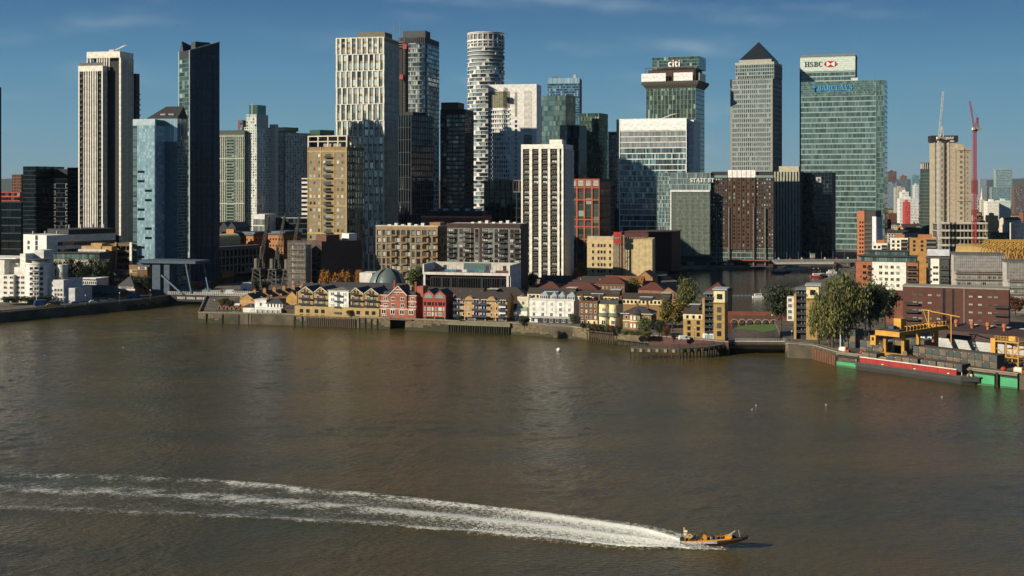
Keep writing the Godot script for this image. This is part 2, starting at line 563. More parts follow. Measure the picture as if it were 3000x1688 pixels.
func build_water():
	BOAT = Vector3(36.6, 0, -269.8)
	var n1 := FastNoiseLite.new()
	n1.seed = 21; n1.frequency = 0.06; n1.fractal_octaves = 3
	var n2 := FastNoiseLite.new()
	n2.seed = 22; n2.frequency = 0.19; n2.fractal_octaves = 2
	var n3 := FastNoiseLite.new()
	n3.seed = 23; n3.frequency = 0.008; n3.fractal_octaves = 2
	# rows closer together near the camera
	var zs := PackedFloat32Array()
	var z := 120.0
	while z < 1010.0:
		zs.append(z)
		z += 1.1 if z > 230 and z < 400 else (1.7 if z < 760 else 8.0) if z > 230 else 6.0
	var nx := 430
	var v := PackedVector3Array()
	var nn := PackedVector3Array()
	var ix := PackedInt32Array()
	var cols := PackedColorArray()
	var silt_a := lin("#4a3f1f")
	var silt_b := lin("#3d381f")
	for r in zs.size():
		var d := zs[r]
		var hw := d * 0.47 + 30.0
		for k in nx + 1:
			var x := lerpf(-hw, hw, float(k) / nx)
			var calm := 0.75 + 0.6 * n3.get_noise_2d(x * 0.6, d * 1.6)
			var mud := n3.get_noise_2d(x * 0.9 + 300.0, d * 2.4) * 0.9 + n1.get_noise_2d(x * 0.12, d * 0.5) * 0.5
			cols.append(silt_b.lerp(silt_a, clampf(0.5 + mud, 0.0, 1.0)))
			var y := (n1.get_noise_2d(x * 0.75, d) * 0.34 + n2.get_noise_2d(x * 0.7, d) * 0.16) * calm
			var q := wake_uv(x, -d)
			if q.x > -4.0 and absf(q.y) < wake_half(maxf(q.x, 0.0)) * 1.5:
				y += wake_height(q.x, q.y)
			v.append(Vector3(x, y, -d))
	for r in zs.size():
		for k in nx + 1:
			var a := v[r * (nx + 1) + maxi(k - 1, 0)]
			var b := v[r * (nx + 1) + mini(k + 1, nx)]
			var c := v[maxi(r - 1, 0) * (nx + 1) + k]
			var e := v[mini(r + 1, zs.size() - 1) * (nx + 1) + k]
			nn.append((c - e).cross(b - a).normalized())
	for r in zs.size() - 1:
		for k in nx:
			var a := r * (nx + 1) + k
			var e := a + nx + 1
			ix.append(a); ix.append(e); ix.append(e + 1); ix.append(a); ix.append(e + 1); ix.append(a + 1)
	var ar := []
	ar.resize(Mesh.ARRAY_MAX)
	ar[Mesh.ARRAY_VERTEX] = v; ar[Mesh.ARRAY_NORMAL] = nn; ar[Mesh.ARRAY_COLOR] = cols; ar[Mesh.ARRAY_INDEX] = ix
	var am := ArrayMesh.new()
	am.add_surface_from_arrays(Mesh.PRIMITIVE_TRIANGLES, ar)
	am.surface_set_material(0, mat("river_water"))
	var o := inst(am, "river", self, Transform3D.IDENTITY)
	tag(o, "wide brown river with small waves", "river", "", "structure")
	var mb := MB.new()
	mb.quad(Vector3(-6000, -0.8, 3000), Vector3(6000, -0.8, 3000), Vector3(6000, -0.8, -1200), Vector3(-6000, -0.8, -1200), lin("#433b1f"))
	var w := put(mb, "river_water", "river_water", self, "structure")
	tag(w, "outer reach of the brown river", "river")

func build_ground():
	# street level with two dock notches, outlined along the quays
	var p := PackedVector2Array()
	p.append(Vector2(-9000, -520)); p.append(Vector2(-420, -520))
	for q in [[0, 915], [420, 878], [500, 866], [520, 838], [560, 806], [600, 796], [880, 790], [880, 806], [640, 834], [606, 862], [581, 917], [880, 924], [1143, 934], [1144, 928.4], [1186, 930.2], [1188, 936], [1240, 938], [1500, 948], [1680, 960], [1880, 982], [2135, 1004], [2128, 960], [2060, 870], [1950, 803], [1960, 788], [2470, 776], [2470, 800], [2300, 850], [2266, 935], [2302, 1003], [2310, 1012], [2385, 1014], [2455, 1034], [2985, 1098]]:
		p.append(g2(q[0], q[1]))
	p.append(Vector2(330, -330)); p.append(Vector2(9000, -330)); p.append(Vector2(9000, -12000)); p.append(Vector2(-9000, -12000))
	var mb := MB.new()
	mb.prism(p, -2.0, G)
	var o := put(mb, "ground", "ground", self, "structure")
	tag(o, "paved and built-up ground behind the quays", "ground")
	# impounded dock water
	var a := MB.new()
	var wp := PackedVector2Array()
	for q in [[2133, 1000], [2110, 950], [2030, 865], [1930, 803], [1945, 784], [2490, 772], [2490, 805], [2310, 855], [2280, 935], [2305, 1001]]:
		wp.append(g2(q[0], q[1]))
	a.prism(wp, 2.0, G - 1.6)
	tag(put(a, "dock_water", "dock_water", self, "structure"), "still dark water of the dock basin", "water")
	var e := MB.new()
	wp = PackedVector2Array()
	for q in [[500, 850], [545, 800], [900, 785], [900, 812], [640, 838], [612, 850]]:
		wp.append(g2(q[0], q[1]))
	e.prism(wp, 2.0, G - 1.7)
	tag(put(e, "dock_water", "dock_water", self, "structure"), "dark water of the dock by the old cranes", "water")
func sub(b: Dictionary, nm: String, x0: float, x1: float, y0: float, y1: float, z1: float, s: float) -> Dictionary:
	var o := Node3D.new()
	o.name = nm
	b.n.add_child(o, true)
	o.position = Vector3(x0, y0, z1)
	return {"n": o, "w": x1 - x0, "s": s, "h": y1 - y0, "d": b.d, "t": b.t, "X": b.X, "g": b.g + y0}

func towers_west():
	var b: Dictionary
	var c: Dictionary
	# --- frame edge
	b = site("apartment_tower", "dark apartment tower of stacked balconies, cut by the picture edge", "tower", -150, -37, 0, 250, 930, 6, 20)
	body(b, "#20242a")
	fac(b, "F", 0, -1, 4, -1, 7, 34, {"pm": "#2b2f36", "pal": "dark", "sh": 1.0})
	balconies(b, "R", 2, 10, 6, (b.h - 6) / 34.0, 34, "#4a4d52", "#2b2f36", 2.2)
	# --- black glass offices
	b = site("glass_office", "black glass office block with two corner towers beside the striped tower", "office", 67, 232, 236, 487, 985, 12, 45)
	var x1: float = ux(b, 105)
	var x2: float = ux(b, 197)
	c = sub(b, "corner_tower", 0, x1, 0, b.h, 0, 40)
	body(c, "#12161b"); fac(c, "F", 0, -1, 0, -1, 6, 24, {"pal": "night", "bm": "#1a2027", "sh": 0.4, "bd": 0.1})
	fac(c, "R", 0, -1, 0, -1, 8, 24, {"pal": "night", "bm": "#1a2027", "sh": 0.4, "bd": 0.1})
	c = sub(b, "corner_tower", x2, b.w, 0, b.h - 1, 0, 40)
	body(c, "#12161b"); fac(c, "F", 0, -1, 0, -1, 6, 24, {"pal": "night", "bm": "#1a2027", "sh": 0.4, "bd": 0.1})
	c = sub(b, "middle_block", x1 + 0.01, x2 - 0.01, 0, uy(b, 524), -9, 36)
	body(c, "#0f1317"); fac(c, "F", 0, -1, 0, -1, 14, 20, {"pal": "dark", "bm": "#191f24", "sh": 0.5, "bd": 0.1})
	bx(b, "rear_block", "#11151a", x1 + 1, x2 - 1, 0, b.h - 2, -44, -24)
	for k in 8:
		for q in [0.38, 0.78]:
			var fx: float = c.w * q
			bx(c, "window_surround", "#aeb0a6", fx - 0.9, fx + 0.9, c.h - 4 - k * 5.4 - 3.4, c.h - 4 - k * 5.4, 0.1, 0.22)
			bx(c, "window", "#20292e!", fx - 0.65, fx + 0.65, c.h - 4 - k * 5.4 - 3.1, c.h - 4.3 - k * 5.4, 0.1, 0.26)
	# --- striped tower
	b = site("residential_tower", "tall residential tower with white vertical fins and dark balconies", "tower", 231, 302, 323, 192, 900, 14)
	body(b, "#191a1b")
	var ny := 40
	var dy: float = (b.h - 4) / ny
	var xa: float = ux(b, 246)
	var xb: float = ux(b, 287)
	fac(b, "F", xa, xb, 0, b.h - 4, 6, ny, {"pm": "#dcd8cb", "bm": "#4d4b46", "pw": 0.85, "pd": 0.8, "bd": 0.1, "sh": 0.7, "pal": "dark"})
	bx(b, "pier", "#dcd8cb", 0, 0.9, 0, b.h - 4, 0, 0.8)
	bx(b, "pier", "#dcd8cb", b.w - 0.9, b.w + 0.1, 0, b.h - 4, 0, 0.8)
	bx(b, "cornice", "#dcd8cb", -0.1, b.w + 0.15, b.h - 4, b.h, -b.s, 0.9)
	bx(b, "terrace_rail", "#5c5a55", 0.2, b.w - 0.2, b.h, b.h + 2.2, -0.3, -0.2)
	balconies(b, "F", 1.0, xa - 1.9, 2, dy, ny, "#6e6455", "#3a3733", 0.6)
	balconies(b, "F", xb + 1.0, b.w - xb - 2.0, 2, dy, ny, "#6e6455", "#3a3733", 0.6)
	fac(b, "F", 1.0, xa - 0.9, 0, b.h - 4, 1, ny, {"pal": "dark", "sh": 0.6})
	fac(b, "F", xb + 0.9, b.w - 1.0, 0, b.h - 4, 1, ny, {"pal": "dark", "sh": 0.6})
	fac(b, "R", 0.5, -1, 0, b.h - 4, 5, ny, {"pal": "dark", "bm": "#4d4b46", "sh": 0.7, "pm": "#dcd8cb", "pw": 0.85, "pd": 0.5, "bd": 0.1})
	c = sub(b, "upper_block", ux(b, 243), ux(b, 341), 0, uy(b, 149), -5, 17)
	body(c, "#16181b", uy(b, 178))
	var yl: float = uy(b, 180)
	bx(c, "crown_beam", "#dcd8cb", 0, c.w, c.h - 4.6, c.h, -1, 0.5)
	bx(c, "crown_beam", "#dcd8cb", c.w - 1, c.w + 0.3, c.h - 4.6, c.h - 0.02, -17, -1)
	bx(c, "crown_beam", "#dcd8cb", 0, 1, c.h - 4.6, c.h - 0.02, -17, -1)
	bx(c, "crown_core", "#7d7568", c.w * 0.12, c.w * 0.9, yl - 6, c.h - 3, -15, -4)
	for k in 9:
		var q: float = [0.0, 0.1, 0.3, 0.37, 0.44, 0.51, 0.58, 0.66, 0.97][k]
		bx(c, "crown_fin", "#dcd8cb", c.w * q, c.w * q + (0.75 if k < 8 else 0.85), yl - 6, c.h - 4.6, -0.9, 0.4)
	for k in 7:
		var zz: float = -1.4 - k * 2.4
		bx(c, "fin", "#dcd8cb", c.w, c.w + 0.7, 0, c.h - 4.6, zz - 1.0, zz)
	fac(c, "R", 0, -1, 0, yl, 7, ny, {"pal": "dark", "bm": "#4d4b46", "sh": 0.8, "bd": 0.1})
	bx(c, "corner_fin", "#dcd8cb", c.w - 0.7, c.w + 0.72, 0, c.h - 4.6, -0.4, 0.5)
	bx(b, "rear_wing", "#2b2a27", ux(b, 336), ux(b, 341) + 2.4, 0, uy(b, 209), -27, -22.1)
	balconies({"n": b.n, "w": ux(b, 341) + 2.4, "s": 30, "h": b.h}, "R", 22.5, 4, 3, dy, 36, "#9a958a", "#44423d", 1.0)
	var mc := MB.new()
	mc.bar(Vector3(0, 0.2, 0), Vector3(10, 4.4, 0), 0.8)
	mc.box(Vector3(-2, -0.2, -1), Vector3(2, 1.6, 1))
	mc.bar(Vector3(9.7, 4.4, 0), Vector3(11.5, 4.6, 0), 0.4)
	var cr := put(mc, "cleaning_crane", "#c8c4b8", c.n)
	cr.position = Vector3(c.w * 0.62, c.h + 0.2, -6)
	# --- pale blue glass tower
	b = site("glass_tower", "pale blue glass tower with slanted dark roof above the lifting bridge", "tower", 389, 454, 482, 350, 850, 13, 13)
	var dk := "#1e2523"
	bx(b, "wall", "#4f6a70", 0, b.w, 0, b.h, -b.s, 0)
	fac(b, "F", 3.2, b.w - 0.5, 8, b.h - 4, 11, 46, {"pal": "ice", "bm": "#6f93a2", "sh": 0.25, "bd": 0.06, "mw": 0.1})
	fac(b, "F", 0, 3.0, 8, b.h - 4, 1, 46, {"pal": "teal", "bm": "#5d7a80", "sh": 0.3, "bd": 0.06})
	bx(b, "coping", "#a9bcc0", 0, b.w, b.h - 4, b.h + 0.3, -2, 0.12)
	for k in 10:
		var yy: float = b.h - 36 - k * (b.h - 50) / 10.0
		var xx: float = b.w * (0.22 if (k % 4) < 2 else 0.55)
		bx(b, "open_vent", "#141b1d!", xx, xx + b.w * 0.3, yy, yy + 1.6, 0.05, 0.16)
	fac(b, "R", 0, -1, 8, b.h - 4, 5, 46, {"pal": "ice", "bm": "#6f93a2", "sh": 0.3, "bd": 0.06})
	c = sub(b, "rear_tower", ux(b, 400), ux(b, 492), 0, uy(b, 344), -13, 15)
	body(c, "#4f6a70")
	fac(c, "F", 0, -1, c.h - 16, c.h - 0.5, 16, 1, {"pal": "ice", "sh": 0.2})
	fac(c, "R", 0, -1, 0, c.h - 12, 9, 46, {"pal": "teal", "bm": "#6f93a2", "sh": 0.4, "bd": 0.06})
	fac(c, "R", 0, -1, c.h - 12, c.h, 9, 1, {"pal": "blue", "sh": 0.2})
	var rf := MB.new()
	var rise := 9.0
	rf.quad(Vector3(0, c.h, 0), Vector3(c.w, c.h, 0), Vector3(c.w - 3, c.h + rise, -c.s), Vector3(7, c.h + rise, -c.s))
	rf.tri(Vector3(c.w, c.h, 0), Vector3(c.w, c.h, -c.s), Vector3(c.w - 3, c.h + rise, -c.s))
	rf.tri(Vector3(0, c.h, -c.s), Vector3(0, c.h, 0), Vector3(7, c.h + rise, -c.s))
	rf.quad(Vector3(c.w, c.h, -c.s), Vector3(0, c.h, -c.s), Vector3(7, c.h + rise, -c.s), Vector3(c.w - 3, c.h + rise, -c.s))
	put(rf, "roof", "#2b2b2b", c.n)
	for q in [0.35, 0.62]:
		bx(c, "roof_hatch", "#8d9390", c.w * q, c.w * q + 4, c.h + 1.5, c.h + 3.4, -7, -4)
	# --- dark finned tower with sloping crown
	b = site("finned_tower", "tall dark blue tower with vertical fins and an upswept crown", "tower", 525, 556, 636, 147, 907, 48, 26)
	b.s = 23.5
	var hr: float = uy(b, 126) - 2.5
	bx(b, "wall", "#18222c", 0, b.w, 0, b.h, -b.s, 0)
	fac(b, "F", 0.5, -1, 0, b.h - 6, 4, 52, {"pal": "green", "bm": "#55625e", "sh": 0.5, "bd": 0.12})
	bx(b, "edge_fin", "#9fb0b4", -0.4, 0.5, 0, b.h, -0.5, 0.4)
	bx(b, "edge_fin", "#a9b6ba", b.w - 0.3, b.w + 0.4, 0, b.h, -0.3, 0.5)
	fac(b, "R", 0.3, -1, 0, b.h - 2, 24, 26, {"pal": "navy", "bm": "#2b3a49", "sh": 0.5, "bd": 0.05})
	var crown := MB.new()
	crown.quad(Vector3(b.w, b.h, -0.2), Vector3(b.w, b.h, -b.s), Vector3(b.w, hr + 5, -b.s), Vector3(b.w, b.h + 0.4, -0.2))
	crown.quad(Vector3(b.w - 0.6, b.h, -b.s), Vector3(b.w - 0.6, b.h, -0.2), Vector3(b.w - 0.6, b.h + 0.4, -0.2), Vector3(b.w - 0.6, hr + 5, -b.s))
	crown.tri(Vector3(0, b.h, -b.s), Vector3(0, b.h, 0), Vector3(0, b.h + 8, -2))
	crown.tri(Vector3(0, b.h, 0), Vector3(6, b.h, 0), Vector3(0, b.h + 8, -2))
	put(crown, "crown", "#2b3846", b.n)
	bx(b, "plant_room", "#343b42", b.w * 0.4, b.w * 0.8, b.h, b.h + 7, -18, -6)
	for k in 24:
		var zz: float = -0.5 - k * (b.s - 0.8) / 23.0
		bx(b, "fin", "#566473", b.w, b.w + 0.5, 0, b.h + (hr + 5 - b.h) * k / 23.0 + 0.6, zz - 0.28, zz)
	bx(b, "service_slot", "#27384a", b.w, b.w + 0.54, 0, b.h - 6, -b.s * 0.8, -b.s * 0.71)
	# --- pale green slab and the stepped tower beside it
	b = site("apartment_slab", "pale green apartment slab behind the stepped white tower", "apartment building", 636, 716, 718, 392, 1400, 10, 30)
	body(b, "#5e6a5c")
	fac(b, "F", 0, ux(b, 664), 0, b.h - 3, 5, 36, {"pm": "#b4b8a4", "bm": "#5d6350", "pw": 0.9, "sh": 0.9, "pal": "green", "pd": 0.5})
	fac(b, "F", ux(b, 686), -1, 0, b.h - 3, 5, 36, {"pm": "#b4b8a4", "bm": "#5d6350", "pw": 0.9, "sh": 0.9, "pal": "green", "pd": 0.5})
	fac(b, "F", ux(b, 664), ux(b, 686), 0, b.h - 6, 3, 36, {"bm": "#7d8b80", "sh": 1.2, "bd": 0.8, "pal": "green"})
	for k in 5:
		bx(b, "cornice", "#bcc0aa", 0, b.w, b.h - 3 - k * b.h / 5.0, b.h - 2.0 - k * b.h / 5.0, 0, 0.8)
	parapet(b, "#46544c", 4.0)
	b = site("stepped_tower", "slender white stepped tower with a green glass top", "tower", 715, 752, 797, 340, 1400, 26, 30)
	bx(b, "wall", "#b9bab0", 0, b.w, 0, uy(b, 372), -24, 0)
	bx(b, "upper_wall", "#b9bab0", 2, b.w - 1, uy(b, 372), uy(b, 335), -22, -1)
	bx(b, "lantern", "#3c564c!", 5, b.w - 1, uy(b, 335), uy(b, 307), -18, -2.5)
	bx(b, "mast", "#b9bab0", b.w * 0.52, b.w * 0.52 + 0.8, uy(b, 335), uy(b, 302), -2.4, -1.8)
	fac(b, "F", 0.5, -1, 0, uy(b, 372), 6, 46, {"pm": "#d4d4c8", "bm": "#c3c4b9", "pw": 0.8, "sh": 1.0, "pal": "pale"})
	fac(b, "R", 0.5, 24, 0, uy(b, 372), 8, 46, {"pm": "#d4d4c8", "bm": "#c3c4b9", "pw": 0.8, "sh": 1.0, "pal": "pale"})
	c = sub(b, "upper_front", 2, b.w - 1, uy(b, 372), uy(b, 335), -1, 20)
	fac(c, "F", 0.2, -1, 0, -1, 5, 4, {"pm": "#d4d4c8", "bm": "#c3c4b9", "pw": 0.7, "sh": 0.9, "pal": "pale"})
	balconies(b, "R", 0.5, 4, 5, 3.6, 34, "#d4d4c8", "#a8aba4", 1.2)
	bx(b, "shoulder", "#b9bab0", b.w - 0.5, b.w + 7, 0, uy(b, 362), -30, -24)
	b = site("brick_block", "small far brick tower top showing behind the pale green slab", "tower", 697, 712, 716, 352, 1650, 10, 20)
	body(b, "#7c4a35"); fac(b, "F", 3, -1, b.h - 22, -1, 2, 7, {"pal": "blue", "sh": 0.6})
	b = site("twin_tower", "dark twin apartment towers with green glass penthouses", "tower", 808, 830, 905, 388, 1430, 40, 40)
	body(b, "#2a3238")
	fac(b, "F", 0, -1, 0, -1, 5, 42, {"pm": "#c8cac0", "bm": "#a4a79f", "pw": 0.9, "sh": 1.1, "pal": "pale"})
	balconies(b, "F", 0.5, 6, 4, 3.7, 32, "#d4d4c8", "#a8aba4", 1.3)
	fac(b, "R", 2, -1, 0, -1, 16, 42, {"pm": "#c8cac0", "bm": "#a4a79f", "pw": 0.7, "sh": 1.0, "pal": "pale"})
	plant(b, "#4d6a5c", 0.0, 0.9, 0.0, 0.5, 1.5)
	bx(b, "penthouse", "#43604f!", 2, b.w, b.h + 1.5, b.h + 6, -b.s * 0.55, -1)
	bx(b, "penthouse", "#3a5548!", b.w - 6, b.w + 12, b.h - 10, b.h + 4, -b.s - 26, -b.s - 4)
	bx(b, "rear_tower", "#27313a", b.w - 10, b.w + 14, 0, b.h - 10, -b.s - 28, -b.s)
	b = site("banded_block", "narrow white block with black window bands behind the tan tower", "apartment building", 884, 912, 915, 522, 1180, 10, 20)
	body(b, "#d6d3c8"); fac(b, "F", 0, -1, 0, -1, 2, 18, {"bm": "#d6d3c8", "sh": 2.0, "bd": 0.6, "pal": "dark"})
	# --- tan brick tower
	b = site("brick_tower", "tan brick apartment tower with an open frame on its roof", "tower", 901, 1017, 1073, 430, 850, 20, 26)
	body(b, "#6f5f45")
	var tan := "#86724f"
	var tan2 := "#a08a5c"
	var cols := [910, 921, 935, 950, 990, 1003]
	ny = 20
	dy = (b.h - 3) / ny
	for px in [901, 940, 979, 1015]:
		bx(b, "pier", tan2, clampf(ux(b, px - 1.6), 0, b.w), clampf(ux(b, px + 1.6), 0, b.w), 0, b.h, 0, 0.35)
	for k in 6:
		bx(b, "band", tan2, 0, b.w, b.h - 3.6 - k * 4 * dy, b.h - 2.4 - k * 4 * dy, 0, 0.3)
	for p in 3:
		var a: float = ux(b, [903, 942, 981][p])
		var e: float = ux(b, [938, 977, 1013][p])
		bx(b, "brick_panel", tan, a, e, 0, b.h - 0.5, 0, 0.12)
	for r in ny:
		for px in cols:
			var a: float = ux(b, px) - 0.7
			if px == 990 or px == 1003 or rng.randf() < 0.93:
				bx(b, "window", pick("pale") + "!", a, a + 1.5, dy * r + 0.9, dy * r + 2.9, 0.1, 0.17)
		var e: float = ux(b, 962)
		bx(b, "balcony_slab", "#2c2823", e - 2.6, e + 2.8, dy * r + 0.2, dy * r + 0.5, 0.1, 1.9)
		bx(b, "balcony_rail", "#3d362d", e - 2.6, e + 2.8, dy * r + 0.5, dy * r + 1.5, 1.78, 1.88)
		bx(b, "window", pick("home") + "!", e - 2.0, e + 2.2, dy * r + 0.6, dy * r + 2.9, 0.1, 0.2)
	fac(b, "R", 0.3, -1, 0, b.h - 2, 7, ny, {"pm": tan, "bm": tan, "pw": 1.6, "sh": 1.2, "pal": "pale", "pd": 0.2})
	balconies(b, "R", 4, 4, 1, dy, ny, "#2c2823", "#3d362d", 1.5)
	var fy: float = uy(b, 397)
	for k in 2:
		bx(b, "roof_beam", "#c9c0ae", 0, b.w, b.h + (fy - b.h) * (0.45 + 0.47 * k), b.h + (fy - b.h) * (0.53 + 0.47 * k), -1, 0.1)
		bx(b, "roof_beam", "#c9c0ae", b.w - 1, b.w + 0.05, b.h + (fy - b.h) * (0.45 + 0.47 * k), b.h + (fy - b.h) * (0.53 + 0.47 * k), -b.s, -1)
	for k in 5:
		bx(b, "roof_post", "#c9c0ae", b.w * k / 4.0 - (0.9 if k == 4 else 0.0), b.w * k / 4.0 + (0.9 if k < 4 else 0.0), b.h, fy, -0.9, 0.05)
		bx(b, "roof_post", "#c9c0ae", b.w - 0.9, b.w, b.h, fy, -b.s * k / 4.5 - 0.9, -b.s * k / 4.5)
	bx(b, "plant_room", "#9a9182", b.w * 0.25, b.w * 0.75, b.h, fy + 0.5, -b.s * 0.8, -b.s * 0.3)
	bx(b, "roof_deck", "#8f8676", 0.2, b.w - 0.2, fy - 0.6, fy + 0.2, -b.s + 0.5, -1.1)

func towers_mid():
	var b: Dictionary
	var c: Dictionary
	# --- white gridded tower
	b = site("gridded_tower", "very tall cream tower of stepped white window grids", "tower", 985, 1126, 1168, 109, 980, 14, 34)
	body(b, "#84775b")
	var rows := 14
	var hh: float = (b.h - 3) / rows
	for r in rows:
		var y0: float = 3 + r * hh
		var sh: float = 0.9 if r % 2 == 0 else -0.9
		var nb := 2 if r < rows - 1 else 3
		for k in 10:
			var x: float = clampf(b.w * k / 9.0 + sh * 0.7, 0.4, b.w - 0.4)
			bx(b, "pier", "#dad5c3", x - 0.65, x + 0.65, y0, y0 + hh - 0.01, 0, 0.75)
			if k < 9:
				for f in nb:
					var a: float = b.w * k / 9.0 + sh * 0.7 + 0.75
					var e: float = b.w * (k + 1) / 9.0 + sh * 0.7 - 1.0
					var q := hh / nb
					bx(b, "window", pick("pale") + "!", clampf(a + 0.3, 0.6, b.w), clampf(e, 1, b.w - 0.6), y0 + f * q + 1.5, y0 + f * q + q - 0.35, 0, 0.1)
		bx(b, "band", "#dad5c3", 0, b.w, y0 - 0.25, y0 + 0.3, 0, 0.85)
	parapet(b, "#dad5c3", 0.4)
	plant(b, "#6f664f", 0.42, 0.98, 0.1, 0.6, 4.5)
	fac(b, "R", 0.4, -1, 0, b.h - 3, 12, 30, {"pm": "#dad5c3", "bm": "#84775b", "pw": 0.7, "sh": 1.0, "pal": "pale", "pd": 0.5})
	# --- rounded grey tower
	b = site("round_cornered_tower", "tall grey tower with a rounded corner and pale floor bands", "tower", 1168, 1246, 1292, 108, 1090, 14, 40)
	var pts := PackedVector2Array()
	pts.append(Vector2(0, 0)); pts.append(Vector2(0, -b.s)); pts.append(Vector2(b.w, -b.s))
	var rad := 9.0
	for k in 9:
		var an := PI / 2 * k / 8.0
		pts.append(Vector2(b.w - rad + cos(an) * rad, -rad + sin(an) * rad))
	var mb := MB.new()
	mb.prism(pts, 0, b.h)
	put(mb, "wall", "#3d4347", b.n)
	var ny := 48
	var dy: float = (b.h - 6) / ny
	var ring := MB.new()
	var big := PackedVector2Array()
	for q in pts: big.append(Vector2(q.x + (0.25 if q.x > b.w * 0.7 else 0.0), q.y + (0.25 if q.y > -rad else 0.0)))
	ring.prism(big, 0, 0.75)
	var rm := ring.mesh(mat("#a3a8a6"))
	for k in ny + 1:
		inst(rm, "band", b.n, Transform3D(Basis.IDENTITY, Vector3(0, k * dy, 0)))
	fac(b, "F", 0, b.w - rad, 0, b.h - 6, 12, ny, {"pal": "pale", "sh": 1.0, "mw": 0.5})
	fac(b, "R", rad, -1, 0, b.h - 6, 9, ny, {"pal": "pale", "sh": 1.0, "mw": 0.8})
	var gl := MB.new()
	for r in ny:
		for k in 8:
			if k % 3 == 2: continue
			var a0 := PI / 2 * k / 8.0
			var a1 := PI / 2 * (k + 0.85) / 8.0
			var ra := rad + 0.1
			var o := Vector3(b.w - rad, 0, -rad)
			gl.quad(o + Vector3(cos(a1) * ra, r * dy + 0.9, sin(a1) * ra), o + Vector3(cos(a0) * ra, r * dy + 0.9, sin(a0) * ra), o + Vector3(cos(a0) * ra, r * dy + dy - 0.3, sin(a0) * ra), o + Vector3(cos(a1) * ra, r * dy + dy - 0.3, sin(a1) * ra), lin(pick("pale")))
	put(gl, "glazing", "glazing", b.n, "stuff")
	for k in 14:
		bx(b, "crown_louvre", "#23282c", b.w * k / 14.0 + 0.3, b.w * (k + 1) / 14.0 - 0.3, b.h - 6, b.h - 0.5, 0, 0.2)
	bx(b, "plant_room", "#41464b", b.w * 0.1, b.w * 0.95, b.h, b.h + 6, -18, -4)
	# core under construction with hoists beside it
	b = site("lift_core", "dark concrete core with hoists between two tall towers", "construction core", 1140, 1178, 1182, 128, 1060, 14, 16)
	body(b, "#26221f")
	for k in 3: bx(b, "scaffold_deck", "#b5aa98", -2, b.w + 2, b.h - 3 + k * 2.0, b.h - 2.7 + k * 2.0, -12, 2)
	for k in 2: bx(b, "scaffold_mast", "#7b7064", b.w * (0.2 + k * 0.5), b.w * (0.2 + k * 0.5) + 0.4, b.h, b.h + 20, -4, -3.6)
	b = site("hoist_mast", "slim lattice hoist mast climbing between the two tallest towers", "hoist", 1181, 1186, 1187, 105, 1052, 14, 1.4)
	var la := MB.new()
	var yy := 0.0
	while yy < b.h:
		la.bar(Vector3(0, yy, 0), Vector3(b.w, yy + 2.4, 0), 0.22)
		la.bar(Vector3(b.w, yy, -1.2), Vector3(0, yy + 2.4, -1.2), 0.22)
		yy += 2.4
	for q in [[0.0, 0.0], [1.0, 0.0], [0.0, -1.2], [1.0, -1.2]]:
		la.bar(Vector3(b.w * q[0], 0, q[1]), Vector3(b.w * q[0], b.h, q[1]), 0.3)
	put(la, "lattice", "#55504a", b.n)
	for q in [[1187, 137, "upper"], [1176, 226, "lower"]]:
		var cb := thing("hoist_cabin", "red hoist cabin, the %s of two on the lattice mast" % q[2], "hoist", P(q[0], q[1], 1050), -0.24, "red hoist cabins")
		pc(cb, "cage", "#7c2a26", Vector3(-1.8, -2.0, -1.2), Vector3(1.8, 2.0, 1.2))
		for k in 4: pc(cb, "panel", "#b8554d", Vector3(-1.5, -1.8 + k, 1.2), Vector3(1.5, -1.2 + k, 1.3))
		pc(cb, "roof_plate", "#932c28", Vector3(-2.2, 2.0, -1.4), Vector3(2.2, 2.3, 1.4))
	# --- black gridded tower
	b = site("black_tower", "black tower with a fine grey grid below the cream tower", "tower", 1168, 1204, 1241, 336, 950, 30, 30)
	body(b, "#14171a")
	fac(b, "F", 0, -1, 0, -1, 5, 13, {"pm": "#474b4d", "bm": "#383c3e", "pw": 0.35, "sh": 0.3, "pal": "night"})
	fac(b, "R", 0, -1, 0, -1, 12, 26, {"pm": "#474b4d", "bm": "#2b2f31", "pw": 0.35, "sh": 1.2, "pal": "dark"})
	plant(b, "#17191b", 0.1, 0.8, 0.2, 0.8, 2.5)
	# --- dark brown tower
	b = site("brown_tower", "dark brown apartment tower with inset balconies", "tower", 1290, 1362, 1386, 320, 1050, 14, 26)
	body(b, "#1c1815")
	fac(b, "F", 0, -1, 0, b.h - 4, 8, 36, {"pm": "#241f1a", "bm": "#3d372f", "pw": 0.5, "sh": 1.3, "pal": "brown", "bd": 0.7, "ev": 2})
	fac(b, "R", 0, -1, 0, b.h - 4, 7, 36, {"pm": "#241f1a", "bm": "#3d372f", "pw": 0.8, "sh": 1.0, "pal": "brown"})
	bx(b, "plant_room", "#4d3a28", 0, b.w * 0.7, b.h, b.h + 6, -20, -2)
	# --- cylinder
	cylinder_tower()
	# --- white slab
	b = site("white_slab_tower", "white slab tower with a balcony slot beside the round tower", "tower", 1430, 1572, 1576, 246, 1092, 12, 22)
	body(b, "#d9d8d2")
	var x1: float = ux(b, 1494)
	ny = 34
	fac(b, "F", 0, x1, 0, b.h - 22, 10, ny, {"bm": "#d9d8d2", "sh": 1.5, "bd": 0.7, "pal": "home", "mw": 0.9})
	bx(b, "louvre_screen", "#8c8a73", 0.5, x1 - 0.3, b.h - 20, b.h - 6, 0, 0.3)
	for k in 12: bx(b, "louvre", "#6f6e5c", 0.7 + k * (x1 - 1.0) / 12, 1.0 + k * (x1 - 1.0) / 12, b.h - 20, b.h - 6, 0.3, 0.5)
	var xs: float = ux(b, 1508)
